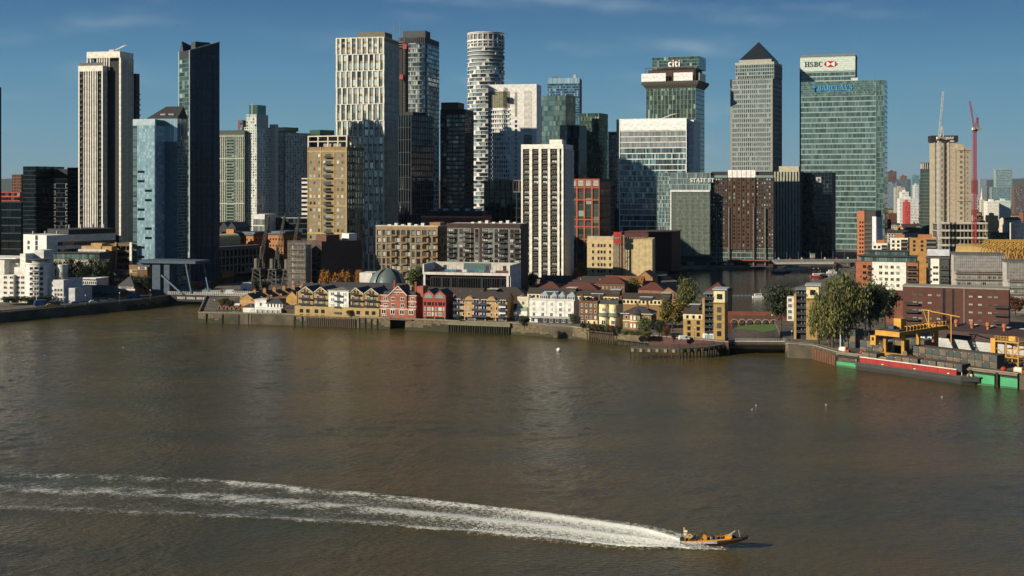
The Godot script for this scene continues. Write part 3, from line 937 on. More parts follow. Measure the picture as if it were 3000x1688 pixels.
	for k in ny - 2:
		bx(b, "window", pick("dark") + "!", xs, xs + 2.2, 4 + k * (b.h - 26) / ny, 4 + (k + 0.62) * (b.h - 26) / ny, -0.1, 0.05)
	bx(b, "louvre", "#8c8a7d", xs, xs + 2.2, b.h - 28, b.h - 7, 0, 0.1)
	var xs2: float = ux(b, 1535)
	var xs3: float = ux(b, 1558)
	bx(b, "balcony_slot", "#22262a", xs2, xs3, 2, b.h - 44, 0, 0.06)
	var sl := {"n": b.n, "w": b.w, "s": b.s, "h": b.h}
	fac(sl, "F", xs2 + 0.2, xs3 - 0.2, 2, b.h - 44, 3, ny - 6, {"bm": "#55585a", "sh": 0.8, "bd": 0.5, "pal": "dark", "off": 0.06})
	bx(b, "vent_panel", "#c3c0b8", xs2, xs3, b.h - 42, b.h - 6, 0, 0.12)
	# --- far glass tower and the dark glass group
	b = site("glass_tower", "far light blue glass tower with a cleaning cradle on its roof", "tower", 1604, 1698, 1700, 228, 1850, 8, 40)
	body(b, "#4c6678")
	fac(b, "F", 0, -1, 0, b.h - 8, 22, 58, {"pal": "blue", "bm": "#6d8697", "sh": 0.7, "bd": 0.1})
	fac(b, "F", 0, -1, b.h - 8, -1, 22, 1, {"pal": "ice", "sh": 0.1})
	bx(b, "roof_cradle", "#6d6a66", b.w * 0.15, b.w * 0.32, b.h + 1, b.h + 3, -6, -4)
	bx(b, "roof_unit", "#b0aea8", b.w * 0.8, b.w * 0.88, b.h, b.h + 5, -10, -4)
	b = site("glass_tower", "dark green glass tower with a slanted white edged roof", "tower", 1587, 1657, 1699, 279, 1370, 24, 30)
	body(b, "#14262a")
	fac(b, "F", 0, -1, 0, -1, 12, 30, {"pal": "teal", "bm": "#1c3135", "sh": 0.4, "bd": 0.1})
	fac(b, "R", 0, -1, 0, -1, 8, 10, {"pal": "teal", "bm": "#1c3135", "sh": 0.3, "bd": 0.05})
	bx(b, "roof_edge", "#c0c5c6", b.w - 0.8, b.w + 0.3, b.h, b.h + 0.8, -b.s, 0)
	b = site("glass_block", "grey blue glass block stepping down beside the slanted glass tower", "office", 1640, 1662, 1714, 366, 1325, 40, 34)
	body(b, "#28323b")
	fac(b, "F", 0, -1, 0, -1, 3, 24, {"pal": "dark", "sh": 0.5})
	fac(b, "R", 0, -1, 0, -1, 6, 10, {"pal": "dark", "bm": "#303b45", "sh": 0.3, "bd": 0.06})
	b = site("dark_slab", "narrow dark banded slab between white slab and green glass tower", "office", 1571, 1588, 1590, 312, 1400, 10, 20)
	body(b, "#1c2324"); fac(b, "F", 0, -1, 0, -1, 3, 30, {"pal": "dark", "bm": "#515a58", "sh": 0.8, "bd": 0.3})
	b = site("glass_tower", "grey green glass tower with a plain dark flank", "tower", 1700, 1755, 1784, 331, 1430, 24, 30)
	body(b, "#3a4a43")
	fac(b, "F", 0, -1, 0, -1, 18, 36, {"pal": "green", "bm": "#43544b", "sh": 0.4, "bd": 0.1})
	fac(b, "R", 0, -1, 0, -1, 12, 36, {"pal": "green", "bm": "#43544b", "sh": 0.6, "bd": 0.1})
	b = site("ribbed_block", "dark ribbed office with a white cornice between glass towers", "office", 1782, 1808, 1810, 387, 1420, 10, 20)
	body(b, "#20282a"); fac(b, "F", 0, -1, 0, b.h - 3, 6, 24, {"pm": "#9aa39f", "pw": 0.35, "bm": "#2b3335", "sh": 1.0, "pal": "dark"})
	parapet(b, "#cfd2cf", 0.5)
	b = site("dark_slab", "black glass slab rising behind the white banded office", "office", 1806, 1818, 1822, 350, 1330, 10, 20)
	body(b, "#141c1f"); fac(b, "F", 0, -1, 0, -1, 3, 40, {"pal": "dark", "bm": "#1f2a2c", "sh": 0.5})
	# --- white banded office
	b = site("banded_office", "white banded glass office with a roof crane arm", "office", 1815, 2012, 2042, 347, 1095, 20, 34)
	body(b, "#c9ccca")
	fac(b, "F", 0.4, b.w - 0.4, 8, b.h - 10.5, 44, 22, {"bm": "#d2d4d1", "sh": 0.75, "bd": 0.4, "pal": "office", "rows": {21: "grey", 20: "grey", 19: "grey", 9: "grey", 8: "grey", 7: "grey"}})
	bx(b, "frame_edge", "#dfe0dc", 0, 0.6, 0, b.h, 0, 0.8)
	bx(b, "frame_edge", "#dfe0dc", b.w - 0.6, b.w, 0, b.h, 0, 0.8)
	bx(b, "parapet_screen", "#dcdedb", 0, b.w, b.h - 10, b.h + 0.4, -1, 0.6)
	bx(b, "flank_core", "#c9ccca", b.w, b.w + 5, 0, b.h - 1, -b.s, -6)
	fac(b, "R", 0, 6, 0, b.h - 4, 3, 22, {"pal": "office", "bm": "#d2d4d1", "sh": 0.8})
	var mc := MB.new()
	mc.bar(Vector3(0, 0, 0), Vector3(9, 3.5, 0), 0.6)
	mc.bar(Vector3(9, 3.5, 0), Vector3(13, 4.2, 0), 0.4)
	var cr := put(mc, "roof_crane", "#d0cec6", b.n)
	cr.position = Vector3(b.w * 0.6, b.h + 0.5, -8)

func cylinder_tower():
	var d := 1260.0
	var R := wx(1478, d) - wx(1367, d)
	R /= 2
	var top := wy(92, d) - G
	var o := thing("round_tower", "tall cylindrical tower wrapped in staggered white balconies", "tower", P(1422.5, 530, d) * Vector3(1, 0, 1) + Vector3(0, G, -R))
	var mb := MB.new()
	mb.tube(Vector3.ZERO, Vector3(0, top - 2, 0), R - 1.2, R - 1.2, 48)
	put(mb, "wall", "#6d7a80", o)
	var n := 54
	var dy := (top - 16) / n
	var sm := MB.new()
	sm.lathe(PackedVector2Array([Vector2(R - 1.3, 0), Vector2(R, 0), Vector2(R, 0.7), Vector2(R - 1.3, 0.7)]), 48)
	var slab := sm.mesh(mat("#c9c6bd"))
	for k in n: inst(slab, "floor_slab", o, Transform3D(Basis.IDENTITY, Vector3(0, 8 + k * dy, 0)))
	# cheek walls: slanting white panels that change sides from floor to floor
	var cm := MB.new()
	cm.quad(Vector3(-1.9, 0.7, 0.05), Vector3(1.7, 0.7, 0.05), Vector3(0.5, dy, -0.1), Vector3(-1.9, dy, -0.1))
	cm.box(Vector3(-1.9, 0.7, -1.2), Vector3(-1.5, dy, 0))
	var cheek := cm.mesh(mat("#cfccc3"))
	var gm := MB.new()
	gm.box(Vector3(-2.6, 0.7, -0.2), Vector3(2.6, dy - 0.1, -0.1))
	var wins := [gm.mesh(mat("#55686f!")), gm.mesh(mat("#2c383d!")), gm.mesh(mat("#93a3a4!"))]
	for k in n - 1:
		for q in 12:
			var an := PI * (q + 0.5) / 12.0
			if k > n - 6 and q % 3 != 0: continue
			var pos := Vector3(cos(an) * (R - 0.05), 8 + k * dy, sin(an) * (R - 0.05))
			var bs := Basis(Vector3.UP, PI / 2 - an)
			if (q + (k / 2) * 2 + k % 2) % 4 == 1:
				inst(cheek, "balcony_cheek", o, Transform3D(bs.scaled_local(Vector3(1.0 if k % 2 == 0 else -1.0, 1, 1)), pos))
			elif (q + k) % 2 == 0 and k * 12 + q < 560:
				inst(wins[rng.randi() % 3], "window", o, Transform3D(bs, pos - Vector3(cos(an), 0, sin(an)) * 0.5))
	var cw := MB.new()
	for k in 3:
		cw.lathe(PackedVector2Array([Vector2(R - 0.6, top - 16 + k * 7), Vector2(R, top - 16 + k * 7), Vector2(R, top - 14.5 + k * 7), Vector2(R - 0.6, top - 14.5 + k * 7)]), 48)
	cw.lathe(PackedVector2Array([Vector2(R, top - 1.6), Vector2(R, top), Vector2(R - 1.2, top)]), 48)
	put(cw, "crown_ring", "#d6d3ca", o)
	for k in 22:
		var an := TAU * k / 22.0
		pc(o, "crown_post", "#c5c2b9" if k % 3 else "#dad7ce", Vector3(-0.5, top - 16, -0.5), Vector3(0.5, top - 1.6, 0), Transform3D(Basis(Vector3.UP, PI / 2 - an), Vector3(cos(an) * R * 0.99, 0, sin(an) * R * 0.99)))

func towers_east():
	var b: Dictionary
	var c: Dictionary
	# --- bank tower with flared crown
	b = site("bank_tower", "green glass bank tower with a flared crown and white lettering", "tower", 1893, 2038, 2073, 250, 1460, 22, 44)
	body(b, "#2f4a44")
	fac(b, "F", 0, -1, 0, -1, 26, 34, {"pal": "green", "bm": "#4d5f57", "sh": 0.5, "bd": 0.2, "pm": "#8b8d80", "pw": 0.5, "ev": 2})
	fac(b, "R", 0, -1, 0, -1, 16, 34, {"pal": "green", "bm": "#4d5f57", "sh": 0.6, "bd": 0.15})
	var y0: float = b.h
	var y1: float = uy(b, 213)
	var fl := MB.new()
	var e := 4.5
	var lo := [Vector3(0, y0 - 3, 0), Vector3(b.w, y0 - 3, 0), Vector3(b.w, y0 - 3, -b.s), Vector3(0, y0 - 3, -b.s)]
	var hi := [Vector3(-e, y0 + 3, e), Vector3(b.w + e, y0 + 3, e), Vector3(b.w + e, y0 + 3, -b.s - e), Vector3(-e, y0 + 3, -b.s - e)]
	for k in 4:
		var k2 := (k + 1) % 4
		fl.quad(lo[k], lo[k2], hi[k2], hi[k])
	put(fl, "flared_soffit", "#5a554c", b.n)
	bx(b, "crown_deck", "#3a3631", -e, b.w + e, y0 + 3, y0 + 5.5, -b.s - e, e)
	for k in 30:
		bx(b, "deck_rib", "#6d675e", -e + k * (b.w + 2 * e) / 30.0, -e + k * (b.w + 2 * e) / 30.0 + 0.35, y0 + 0.5, y0 + 5.6, e, e + 0.3)
	bx(b, "hoarding", "#d3d6d4", -e, b.w * 0.42, y0 + 5.5, y1 + 0.4, e - 0.5, e)
	bx(b, "hoarding", "#d3d6d4", b.w * 0.58, b.w * 0.96, y0 + 5.5, y1 + 0.4, e - 0.5, e)
	bx(b, "hoarding", "#d3d6d4", b.w + e - 0.5, b.w + e, y0 + 5.5, y1, -b.s * 0.7, e - 4)
	bx(b, "steel_frame", "#4a2c22", 2, b.w - 2, y0 + 5.5, uy(b, 202), -b.s + 3, -2)
	for k in 16:
		bx(b, "frame_post", "#3b2a22", k * b.w / 15.0 - 0.25, k * b.w / 15.0 + 0.25, y0 + 5.5, uy(b, 196), 1.5, 2)
	bx(b, "frame_beam", "#5d3526", -1, b.w + 1, uy(b, 197), uy(b, 195), 1.4, 2.1)
	c = sub(b, "lantern_block", ux(b, 1910), ux(b, 2047), uy(b, 202), uy(b, 164), -1.5, 34)
	body(c, "#3d5a52")
	fac(c, "F", 0, -1, 0, -1, 20, 4, {"pal": "green", "bm": "#79948a", "sh": 0.3, "bd": 0.12, "mw": 0.3})
	fac(c, "R", 0, -1, 0, -1, 12, 4, {"pal": "green", "bm": "#79948a", "sh": 0.3, "bd": 0.12})
	text(c.n, "lettering", "citi", "#e8e6df", 10.0, Vector3(c.w * 0.475, 7.0, 0.7), 0.0, false, 0.8)
	var arc := MB.new()
	for k in 12:
		var a0 := PI * (0.15 + 0.7 * k / 12.0)
		var a1 := PI * (0.15 + 0.7 * (k + 1) / 12.0)
		var o := Vector3(c.w * 0.505, 7.2, 0.8)
		arc.bar(o + Vector3(-cos(a0) * 5.6, sin(a0) * 5.2, 0), o + Vector3(-cos(a1) * 5.6, sin(a1) * 5.2, 0), 0.9, 0.5)
	put(arc, "red_arc", "#b5322c", c.n)
	for q in [0.40, 0.56]: bx(c, "letter_support", "#2a2622", c.w * q, c.w * q + 4, 0.5, 3, 0.1, 0.5)
	# --- pyramid tower
	b = site("pyramid_tower", "stone and steel tower with a dark pyramid roof", "tower", 2140, 2264, 2289, 229, 1463, 24, 50)
	var st := "#8c9293"
	body(b, "#5f6157")
	fac(b, "F", 2.2, b.w - 2.2, 0, b.h - 1, 20, 34, {"pm": st, "bm": st, "pw": 1.0, "sh": 1.5, "pd": 0.3, "bd": 0.28, "pal": "green"})
	fac(b, "R", 1, -1, 0, b.h - 1, 18, 34, {"pm": st, "bm": st, "pw": 1.0, "sh": 1.5, "pd": 0.3, "bd": 0.28, "pal": "green"})
	for q in [0.0, b.w - 2.2]: bx(b, "corner_pier", "#84837a", q, q + 2.2, 0, b.h, -2, 0.3)
	c = sub(b, "upper_block", ux(b, 2153), ux(b, 2266), b.h, uy(b, 180), -3.0, 44)
	body(c, "#5f6157")
	fac(c, "F", 0, -1, 0, c.h - 2.5, 17, 4, {"pm": st, "bm": st, "pw": 0.7, "sh": 1.1, "pd": 0.3, "bd": 0.28, "pal": "green"})
	bx(c, "cornice", "#a3a196", -0.3, c.w + 0.3, c.h - 2.5, c.h, -c.s, 0.4)
	fac(c, "R", 0, -1, 0, c.h - 2.5, 15, 4, {"pm": st, "bm": st, "pw": 0.7, "sh": 1.1, "pal": "green"})
	bx(c, "crown_wall", "#96948a", 3.5, c.w - 3.5, c.h, c.h + 3.6, -c.s + 4, -3)
	var py := MB.new()
	var q0 := Vector3(3.6, c.h + 3.6, -3.2)
	var q1 := Vector3(c.w - 3.6, c.h + 3.6, -3.2)
	var q2 := Vector3(c.w - 3.6, c.h + 3.6, -c.s + 4.2)
	var q3 := Vector3(3.6, c.h + 3.6, -c.s + 4.2)
	var ap := Vector3(c.w / 2, uy(b, 119) - b.h + 2.0, -c.s / 2)
	py.tri(q0, q1, ap); py.tri(q1, q2, ap); py.tri(q2, q3, ap); py.tri(q3, q0, ap)
	put(py, "pyramid_roof", "#20262b*", c.n)
	# --- two bank towers on the east side
	b = site("bank_tower", "pale green glass bank tower with red hexagon logo near its top", "tower", 2343, 2506, 2508, 157, 1500, 18, 45)
	body(b, "#5c7068")
	fac(b, "F", 1.5, -1, 0, b.h - 21, 40, 38, {"pal": "teal", "bm": "#9fb0a4", "sh": 1.2, "bd": 0.2})
	bx(b, "sign_panel", "#c2cec6", 0.5, b.w, b.h - 20, b.h - 3, 0, 0.4)
	for k in 7: bx(b, "panel_joint", "#98a8a0", 0.5, b.w, b.h - 18.6 + k * 2.4, b.h - 18.4 + k * 2.4, 0.4, 0.5)
	bx(b, "roof_edge", "#6e726d", -0.3, b.w + 0.3, b.h - 2.6, b.h, -b.s, 0.6)
	bx(b, "corner", "#38433f", 0, 1.5, 0, b.h - 3, -1, 0.2)
	text(b.n, "lettering", "HSBC", "#26292a", 8.4, Vector3(b.w * 0.25, b.h - 11.5, 0.6), 0.0, true, 0.6, 0.92)
	var hx: float = b.w * 0.56
	var hyy: float = b.h - 11.6
	var hr := MB.new()
	var z := 0.7
	hr.quad(Vector3(hx - 4.6, hyy - 3.6, z), Vector3(hx + 4.6, hyy - 3.6, z), Vector3(hx + 4.6, hyy + 3.6, z), Vector3(hx - 4.6, hyy + 3.6, z))
	put(hr, "logo_white", "#e4e2da", b.n)
	hr = MB.new()
	z = 0.78
	hr.tri(Vector3(hx - 4.6, hyy - 3.6, z), Vector3(hx + 4.6, hyy - 3.6, z), Vector3(hx, hyy, z))
	hr.tri(Vector3(hx + 4.6, hyy + 3.6, z), Vector3(hx - 4.6, hyy + 3.6, z), Vector3(hx, hyy, z))
	hr.tri(Vector3(hx + 4.6, hyy - 3.6, z), Vector3(hx + 8.4, hyy, z), Vector3(hx + 4.6, hyy + 3.6, z))
	hr.tri(Vector3(hx - 8.4, hyy, z), Vector3(hx - 4.6, hyy - 3.6, z), Vector3(hx - 4.6, hyy + 3.6, z))
	put(hr, "logo_red", "#a8201c", b.n)
	b = site("bank_tower", "broad green glass bank tower with blue lettering", "tower", 2347, 2592, 2606, 234, 1320, 20, 45)
	body(b, "#3c5750")
	fac(b, "F", 0, ux(b, 2566), 0, b.h - 16, 50, 29, {"pal": "teal", "bm": "#8a9a95", "sh": 1.25, "bd": 0.25})
	fac(b, "F", 0, ux(b, 2566), b.h - 16, -1, 50, 7, {"pal": "teal", "bm": "#6d867c", "sh": 0.3, "bd": 0.1})
	fac(b, "F", ux(b, 2568), -1, 0, -1, 5, 33, {"pal": "teal", "bm": "#5d766d", "sh": 0.7, "bd": 0.2})
	fac(b, "R", 0, -1, 0, -1, 12, 33, {"pal": "teal", "bm": "#8a9a95", "sh": 0.7, "bd": 0.2})
	bx(b, "corner_fin", "#70877e", ux(b, 2566), ux(b, 2568), 0, b.h, 0, 0.9)
	text(b.n, "lettering", "BARCLAYS", "#3a96d0", 7.4, Vector3(ux(b, 2446), uy(b, 254), 0.6), 0.0, true, 0.5, 0.9)
	var eg := MB.new()
	var ex := ux(b, 2386)
	var ey := uy(b, 253)
	for k in 7:
		var an := PI * (k - 3) / 7.5
		eg.bar(Vector3(ex, ey, 0.6), Vector3(ex + sin(an) * 3.0, ey + cos(an) * 3.0, 0.6), 1.5, 0.4)
	eg.bar(Vector3(ex, ey + 0.5, 0.6), Vector3(ex, ey - 3.8, 0.6), 3.0, 0.4)
	put(eg, "blue_emblem", "#3a96d0", b.n)
	bx(b, "roof_cradle", "#b9c0bb", b.w * 0.6, b.w * 0.68, b.h + 0.5, b.h + 3.5, -8, -5)
	# --- lower row in front of them
	b = site("lettered_office", "glass office with a projecting ribbed frame and white lettering", "office", 1925, 2082, 2084, 506, 1084, 14, 30)
	body(b, "#3d5350")
	var xa: float = ux(b, 1964)
	fac(b, "F", 0, xa, 0, -1, 9, 24, {"pal": "office", "bm": "#8ba09c", "pm": "#9eb0ac", "pw": 0.3, "sh": 0.4, "bd": 0.15})
	fac(b, "F", xa, -1, b.h - 15, -1, 32, 3, {"pal": "office", "bm": "#9eb0ac", "pm": "#aebcb8", "pw": 0.25, "sh": 0.3, "bd": 0.15})
	c = sub(b, "framed_block", xa + 0.8, b.w, 8, b.h - 15, 6, 5.9)
	body(c, "#2c3a36")
	fac(c, "F", 1, -1, 0, c.h - 2, 32, 18, {"pal": "green", "bm": "#4a5a52", "sh": 1.0, "bd": 0.15, "pm": "#98a294", "pw": 0.3, "pd": 0.5})
	bx(c, "frame_edge", "#cdd0c8", -0.3, 1.0, 0, c.h, -4, 1)
	bx(c, "frame_edge", "#cdd0c8", 1.0, c.w, c.h - 1.5, c.h + 0.2, -4, 1)
	text(b.n, "lettering", "STATE ST", "#e4e4dc", 4.8, Vector3(ux(b, 2057), b.h - 6.5, 0.8), 0.0, true, 0.4, 0.9)
	b = site("brown_block", "brown panelled hotel block with white panels along its roof", "hotel", 2081, 2266, 2268, 520, 1074, 14, 30)
	body(b, "#2f221b")
	var ny := 19
	var dy: float = (b.h - 16) / ny
	fac(b, "F", 0, ux(b, 2131), 16, -1, 7, ny, {"pm": "#3f2f25", "bm": "#3f2f25", "pw": 0.9, "sh": 1.9, "pal": "home", "pd": 0.3})
	fac(b, "F", ux(b, 2215), -1, 16, -1, 7, ny, {"pm": "#3f2f25", "bm": "#3f2f25", "pw": 0.9, "sh": 1.9, "pal": "home", "pd": 0.3})
	for k in 6:
		var x0: float = ux(b, 2133 + k * 13.6)
		var xb: float = ux(b, 2133 + (k + 1) * 13.6)
		bx(b, "bay", "#42301f" if k % 2 else "#4a3426", x0, xb - 0.5, 14, b.h, 0, 0.9)
		bx(b, "bay_edge", "#5a3a26", xb - 0.9, xb - 0.5, 14, b.h, 0.9, 1.3)
		for r in ny:
			bx(b, "window", pick("brown") + "!", x0 + 0.8, x0 + 2.0, 16.4 + r * dy, 16.4 + r * dy + dy * 0.6, 0.85, 0.97)
		bx(b, "roof_panel", "#e4e2dc", x0, xb - 0.4, b.h, b.h + 6.3, -3, 0.4)
	for q in [[2084, 2131], [2216, 2266]]:
		bx(b, "attic", "#242424", ux(b, q[0]), ux(b, q[1]), b.h, b.h + 5, -20, -2)
		bx(b, "attic_glass", "#7e9690!", ux(b, q[0]), ux(b, q[1]), b.h - 0.2, b.h + 1.8, -1.9, 0.3)
	fac(b, "F", 0, -1, 3, 15, 30, 3, {"pal": "teal", "bm": "#a59a86", "sh": 0.5, "mw": 0.6})
	for q in [2098, 2134, 2206, 2240]:
		var x0: float = ux(b, q)
		bx(b, "hoist_mast", "#6c675e", x0, x0 + 1.0, 0, 50, 1.2, 2.0)
	bx(b, "scaffold_deck", "#8c3f36", ux(b, 2133), ux(b, 2264), 4.4, 5.2, 0.5, 4)
	b = site("stone_finned_office", "office with pale stone fins and a beige rooftop block", "office", 2262, 2342, 2346, 503, 1190, 20, 30)
	body(b, "#22403f")
	fac(b, "F", 0, -1, 0, -1, 9, 16, {"pal": "teal", "bm": "#35504e", "sh": 0.5, "pm": "#b3aa92", "pw": 1.1, "pd": 0.9})
	bx(b, "roof_block", "#b0a58c", b.w * 0.22, b.w * 0.95, b.h, uy(b, 487), -18, -6)
	b = site("dark_glass_office", "dark glass office with a square white logo sign", "office", 2342, 2438, 2442, 505, 1200, 20, 34)
	body(b, "#0f1c1f")
	fac(b, "F", 0, -1, 0, -1, 18, 22, {"pal": "dark", "bm": "#1a2a2c", "sh": 0.5, "pm": "#24383a", "pw": 0.3, "ev": 2})
	bx(b, "sign", "#9da39c", ux(b, 2391), ux(b, 2406), uy(b, 535), uy(b, 519), 0, 0.5)
	var lg := MB.new()
	var lx: float = ux(b, 2398.5)
	var ly: float = uy(b, 527)
	lg.quad(Vector3(lx - 0.9, ly - 1.2, 0.6), Vector3(lx + 1.1, ly - 0.8, 0.6), Vector3(lx + 1.2, ly + 1.0, 0.6), Vector3(lx - 0.6, ly + 1.3, 0.6))
	lg.tri(Vector3(lx - 0.3, ly - 2.4, 0.6), Vector3(lx + 0.4, ly - 2.4, 0.6), Vector3(lx + 0.2, ly - 0.6, 0.6))
	put(lg, "sign_figure", "#15181a", b.n)
	# --- round glass tower, twin concrete cores
	var d := 1300.0
	var rr := (wx(2755, d) - wx(2695, d)) / 2
	var o := thing("round_glass_office", "round dark glass office tower behind the concrete core", "office", Vector3(wx(2728, d), G, -d))
	var th := wy(478, d) - G
	var mb := MB.new()
	mb.tube(Vector3.ZERO, Vector3(0, th - 6, 0), rr, rr, 32)
	put(mb, "wall", "#1c2c2b", o)
	var rg := MB.new()
	rg.lathe(PackedVector2Array([Vector2(rr, 0), Vector2(rr + 0.25, 0), Vector2(rr + 0.25, 0.8), Vector2(rr, 0.8)]), 32)
	var rm := rg.mesh(mat("#43534d"))
	for k in 24: inst(rm, "band", o, Transform3D(Basis.IDENTITY, Vector3(0, k * (th - 8) / 24.0, 0)))
	for k in 28:
		var an := TAU * k / 28.0
		pc(o, "crown_post", "#b9b6aa", Vector3(-0.3, th - 6, -0.3), Vector3(0.3, th, 0.3), Transform3D(Basis.IDENTITY, Vector3(cos(an) * (rr - 0.5), 0, sin(an) * (rr - 0.5))))
	var cp := MB.new()
	cp.tube(Vector3(0, th, 0), Vector3(0, th + 0.6, 0), rr + 0.3, rr + 0.3, 32)
	put(cp, "roof_ring", "#5c625e", o)
	mb = MB.new()
	mb.tube(Vector3(0, th - 6, 0), Vector3(0, th, 0), rr - 4, rr - 4, 20)
	put(mb, "roof_drum", "#2b322f", o)
	b = site("concrete_core", "tall bare concrete core with a black hoarding on top", "construction core", 2733, 2802, 2806, 416, 1180, 8, 16)
	body(b, "#a49a86")
	for k in 3: bx(b, "wall_fin", "#b3a993", b.w * [0.03, 0.28, 0.62][k], b.w * [0.1, 0.31, 0.7][k], 0, b.h, 0, 0.5)
	for r in 18:
		bx(b, "opening", "#665d50", b.w * 0.31, b.w * 0.42, 8 + r * (b.h - 10) / 18.0, 8 + (r + 0.55) * (b.h - 10) / 18.0, 0.02, 0.1)
		bx(b, "opening", "#665d50", b.w * 0.55, b.w * 0.62, 8 + r * (b.h - 10) / 18.0, 8 + (r + 0.55) * (b.h - 10) / 18.0, 0.02, 0.1)
	bx(b, "hoist_shaft", "#4c4840", b.w * 0.46, b.w * 0.51, 0, b.h, 0.3, 1.2)
	bx(b, "hoarding", "#15161a", -1.5, b.w + 1.5, b.h, uy(b, 397), -16, 1.2)
	bx(b, "hoarding_sign", "#d8d8d4", b.w * 0.72, b.w * 0.9, b.h + 0.3, b.h + 1.2, 1.2, 1.4)
	text(b.n, "lettering", "QUAY", "#d8d8d4", 3.2, Vector3(b.w * 0.68, b.h + 3.6, 1.3), 0.0, false, 0.15)
	b = site("concrete_core", "second bare concrete core behind the red crane", "construction core", 2805, 2846, 2850, 421, 1170, 8, 16)
	body(b, "#9c927f", b.h - 4)
	bx(b, "wall_fin", "#ab9f89", 0, b.w * 0.5, 0, b.h - 0.5, -15, 0.4)
	for r in 20:
		bx(b, "opening", "#665d50", b.w * 0.18, b.w * 0.36, 8 + r * (b.h - 12) / 20.0, 8 + (r + 0.55) * (b.h - 12) / 20.0, 0.4, 0.5)
		bx(b, "opening", "#5a5146", b.w * 0.7, b.w * 0.77, 8 + r * (b.h - 12) / 20.0, 8 + (r + 0.3) * (b.h - 12) / 20.0, 0.02, 0.1)
	bx(b, "wall_joint", "#5a5146", b.w * 0.52, b.w * 0.56, 0, b.h - 4, 0.01, 0.1)
	b = site("building_frame", "low concrete floors under construction at the foot of the cores", "construction site", 2748, 2897, 2900, 655, 1150, 6, 30)
	for k in 5:
		bx(b, "floor_slab", "#aaa393", 0, b.w, b.h * (k + 1) / 5.0 - 0.8, b.h * (k + 1) / 5.0, -b.s, 0)
		bx(b, "edge_rail", "#c8c3b5", 0, b.w, b.h * (k + 1) / 5.0 + 0.01, b.h * (k + 1) / 5.0 + 1.0, -0.1, 0.05)
		for q in 14: bx(b, "column", "#8d8677", q * b.w / 13.5, q * b.w / 13.5 + 0.7, b.h * k / 5.0, b.h * (k + 1) / 5.0 - 0.8, -1.6, -0.9)
	bx(b, "core", "#4d483f", 2, b.w - 2, 0, b.h - 1, -b.s + 1, -6)
	tower_crane("tower_crane", "white tower crane with a steep jib in front of the concrete core", 2752, 700, 412, 268, 1145, "#c9c7c0", 2764, 366)
	tower_crane("tower_crane", "red tower crane with a raised jib beside the cores", 2856, 690, 385, 297, 1140, "#a02a30", 2839, 366)
	for q in [441, 591]:
		pc(get_node("tower_crane_001"), "wall_tie", "#a02a30", Vector3(wx(2812, 1140) - wx(2856, 1140), wy(q, 1140) - G - 0.3, -6), Vector3(0, wy(q, 1140) - G + 0.3, -5.4))

func tower_crane(nm: String, label: String, px: float, base: float, cab: float, tip: float, d: float, m: String, tipx: float, _k: float):
	var o := thing(nm, label, "crane", Vector3(wx(px, d), G, -d), 0.2, "tower cranes")
	var yc := wy(cab, d) - G
	var yt := wy(tip, d) - G
	var mb := MB.new()
	var w := 1.1
	var y := 0.0
	while y < yc - 2:
		for q in [[-w, w, w, w], [w, w, w, -w], [w, -w, -w, -w], [-w, -w, -w, w]]:
			mb.bar(Vector3(q[0], y, q[1]), Vector3(q[2], y + 2.6, q[3]), 0.22)
		y += 2.6
	for q in [[-w, -w], [w, -w], [w, w], [-w, w]]: mb.bar(Vector3(q[0], 0, q[1]), Vector3(q[0], yc, q[1]), 0.42)
	put(mb, "mast", m, o)
	pc(o, "slewing_ring", "#4a4640", Vector3(-1.7, yc, -1.7), Vector3(1.7, yc + 1.2, 1.7))
	pc(o, "cabin", "#cfcabb", Vector3(-3.2, yc + 1.2, 0.4), Vector3(-1.0, yc + 3.4, 2.4))
	pc(o, "counterweight", "#b9a88a", Vector3(1.6, yc + 1.2, -1.3), Vector3(5.6, yc + 3.4, 1.3))
	var jb := MB.new()
	var a := Vector3(-0.5, yc + 1.5, 0)
	var e := Vector3(wx(tipx, d) - wx(px, d), yt, 0)
	var n := 18
	for k in n:
		var p := a.lerp(e, float(k) / n)
		var q := a.lerp(e, float(k + 1) / n)
		for s in [-0.7, 0.7]:
			jb.bar(p + Vector3(s, 0, 0.6), q + Vector3(s, 0, 0.6), 0.3)
			jb.bar(p + Vector3(s, 0, 0.6), q + Vector3(-s, 0, 0.6), 0.18)
		jb.bar(p + Vector3(0, 0, -0.7), q + Vector3(0, 0, -0.7), 0.3)
	put(jb, "jib", m, o)
	var af := MB.new()
	var top := Vector3(3.0, yc + 13, 0)
	for s in [-0.8, 0.8]:
		af.bar(Vector3(0, yc + 1, s), top + Vector3(0, 0, s), 0.4)
		af.bar(Vector3(4, yc + 1, s), top + Vector3(0, 0, s), 0.4)
	for k in 5: af.bar(Vector3(0.6 * k, yc + 1 + k * 2.4, -0.8), Vector3(4 - 0.2 * k, yc + 1 + k * 2.4, 0.8), 0.2)
	af.bar(top, a.lerp(e, 0.75), 0.14)
	put(af, "mast_head", m, o)
func win(b: Dictionary, side: String, x: float, y: float, w: float, h: float, frame := "#d9d6cc", pal := "home", off := 0.0):
	var f := pc(b.n, "window", frame, Vector3(x, y, -0.05), Vector3(x + w, y + h, 0.09), face(b, side, off))
	var p := ubox(pick(pal) + "!")
	if w > 1.2:
		for q in [-0.235, 0.235]: inst(p, "pane", f, Transform3D(Basis.from_scale(Vector3(0.37, 0.8, 1.4)), Vector3(q, 0, 0)))
	else:
		inst(p, "pane", f, Transform3D(Basis.from_scale(Vector3(0.72, 0.82, 1.4)), Vector3.ZERO))
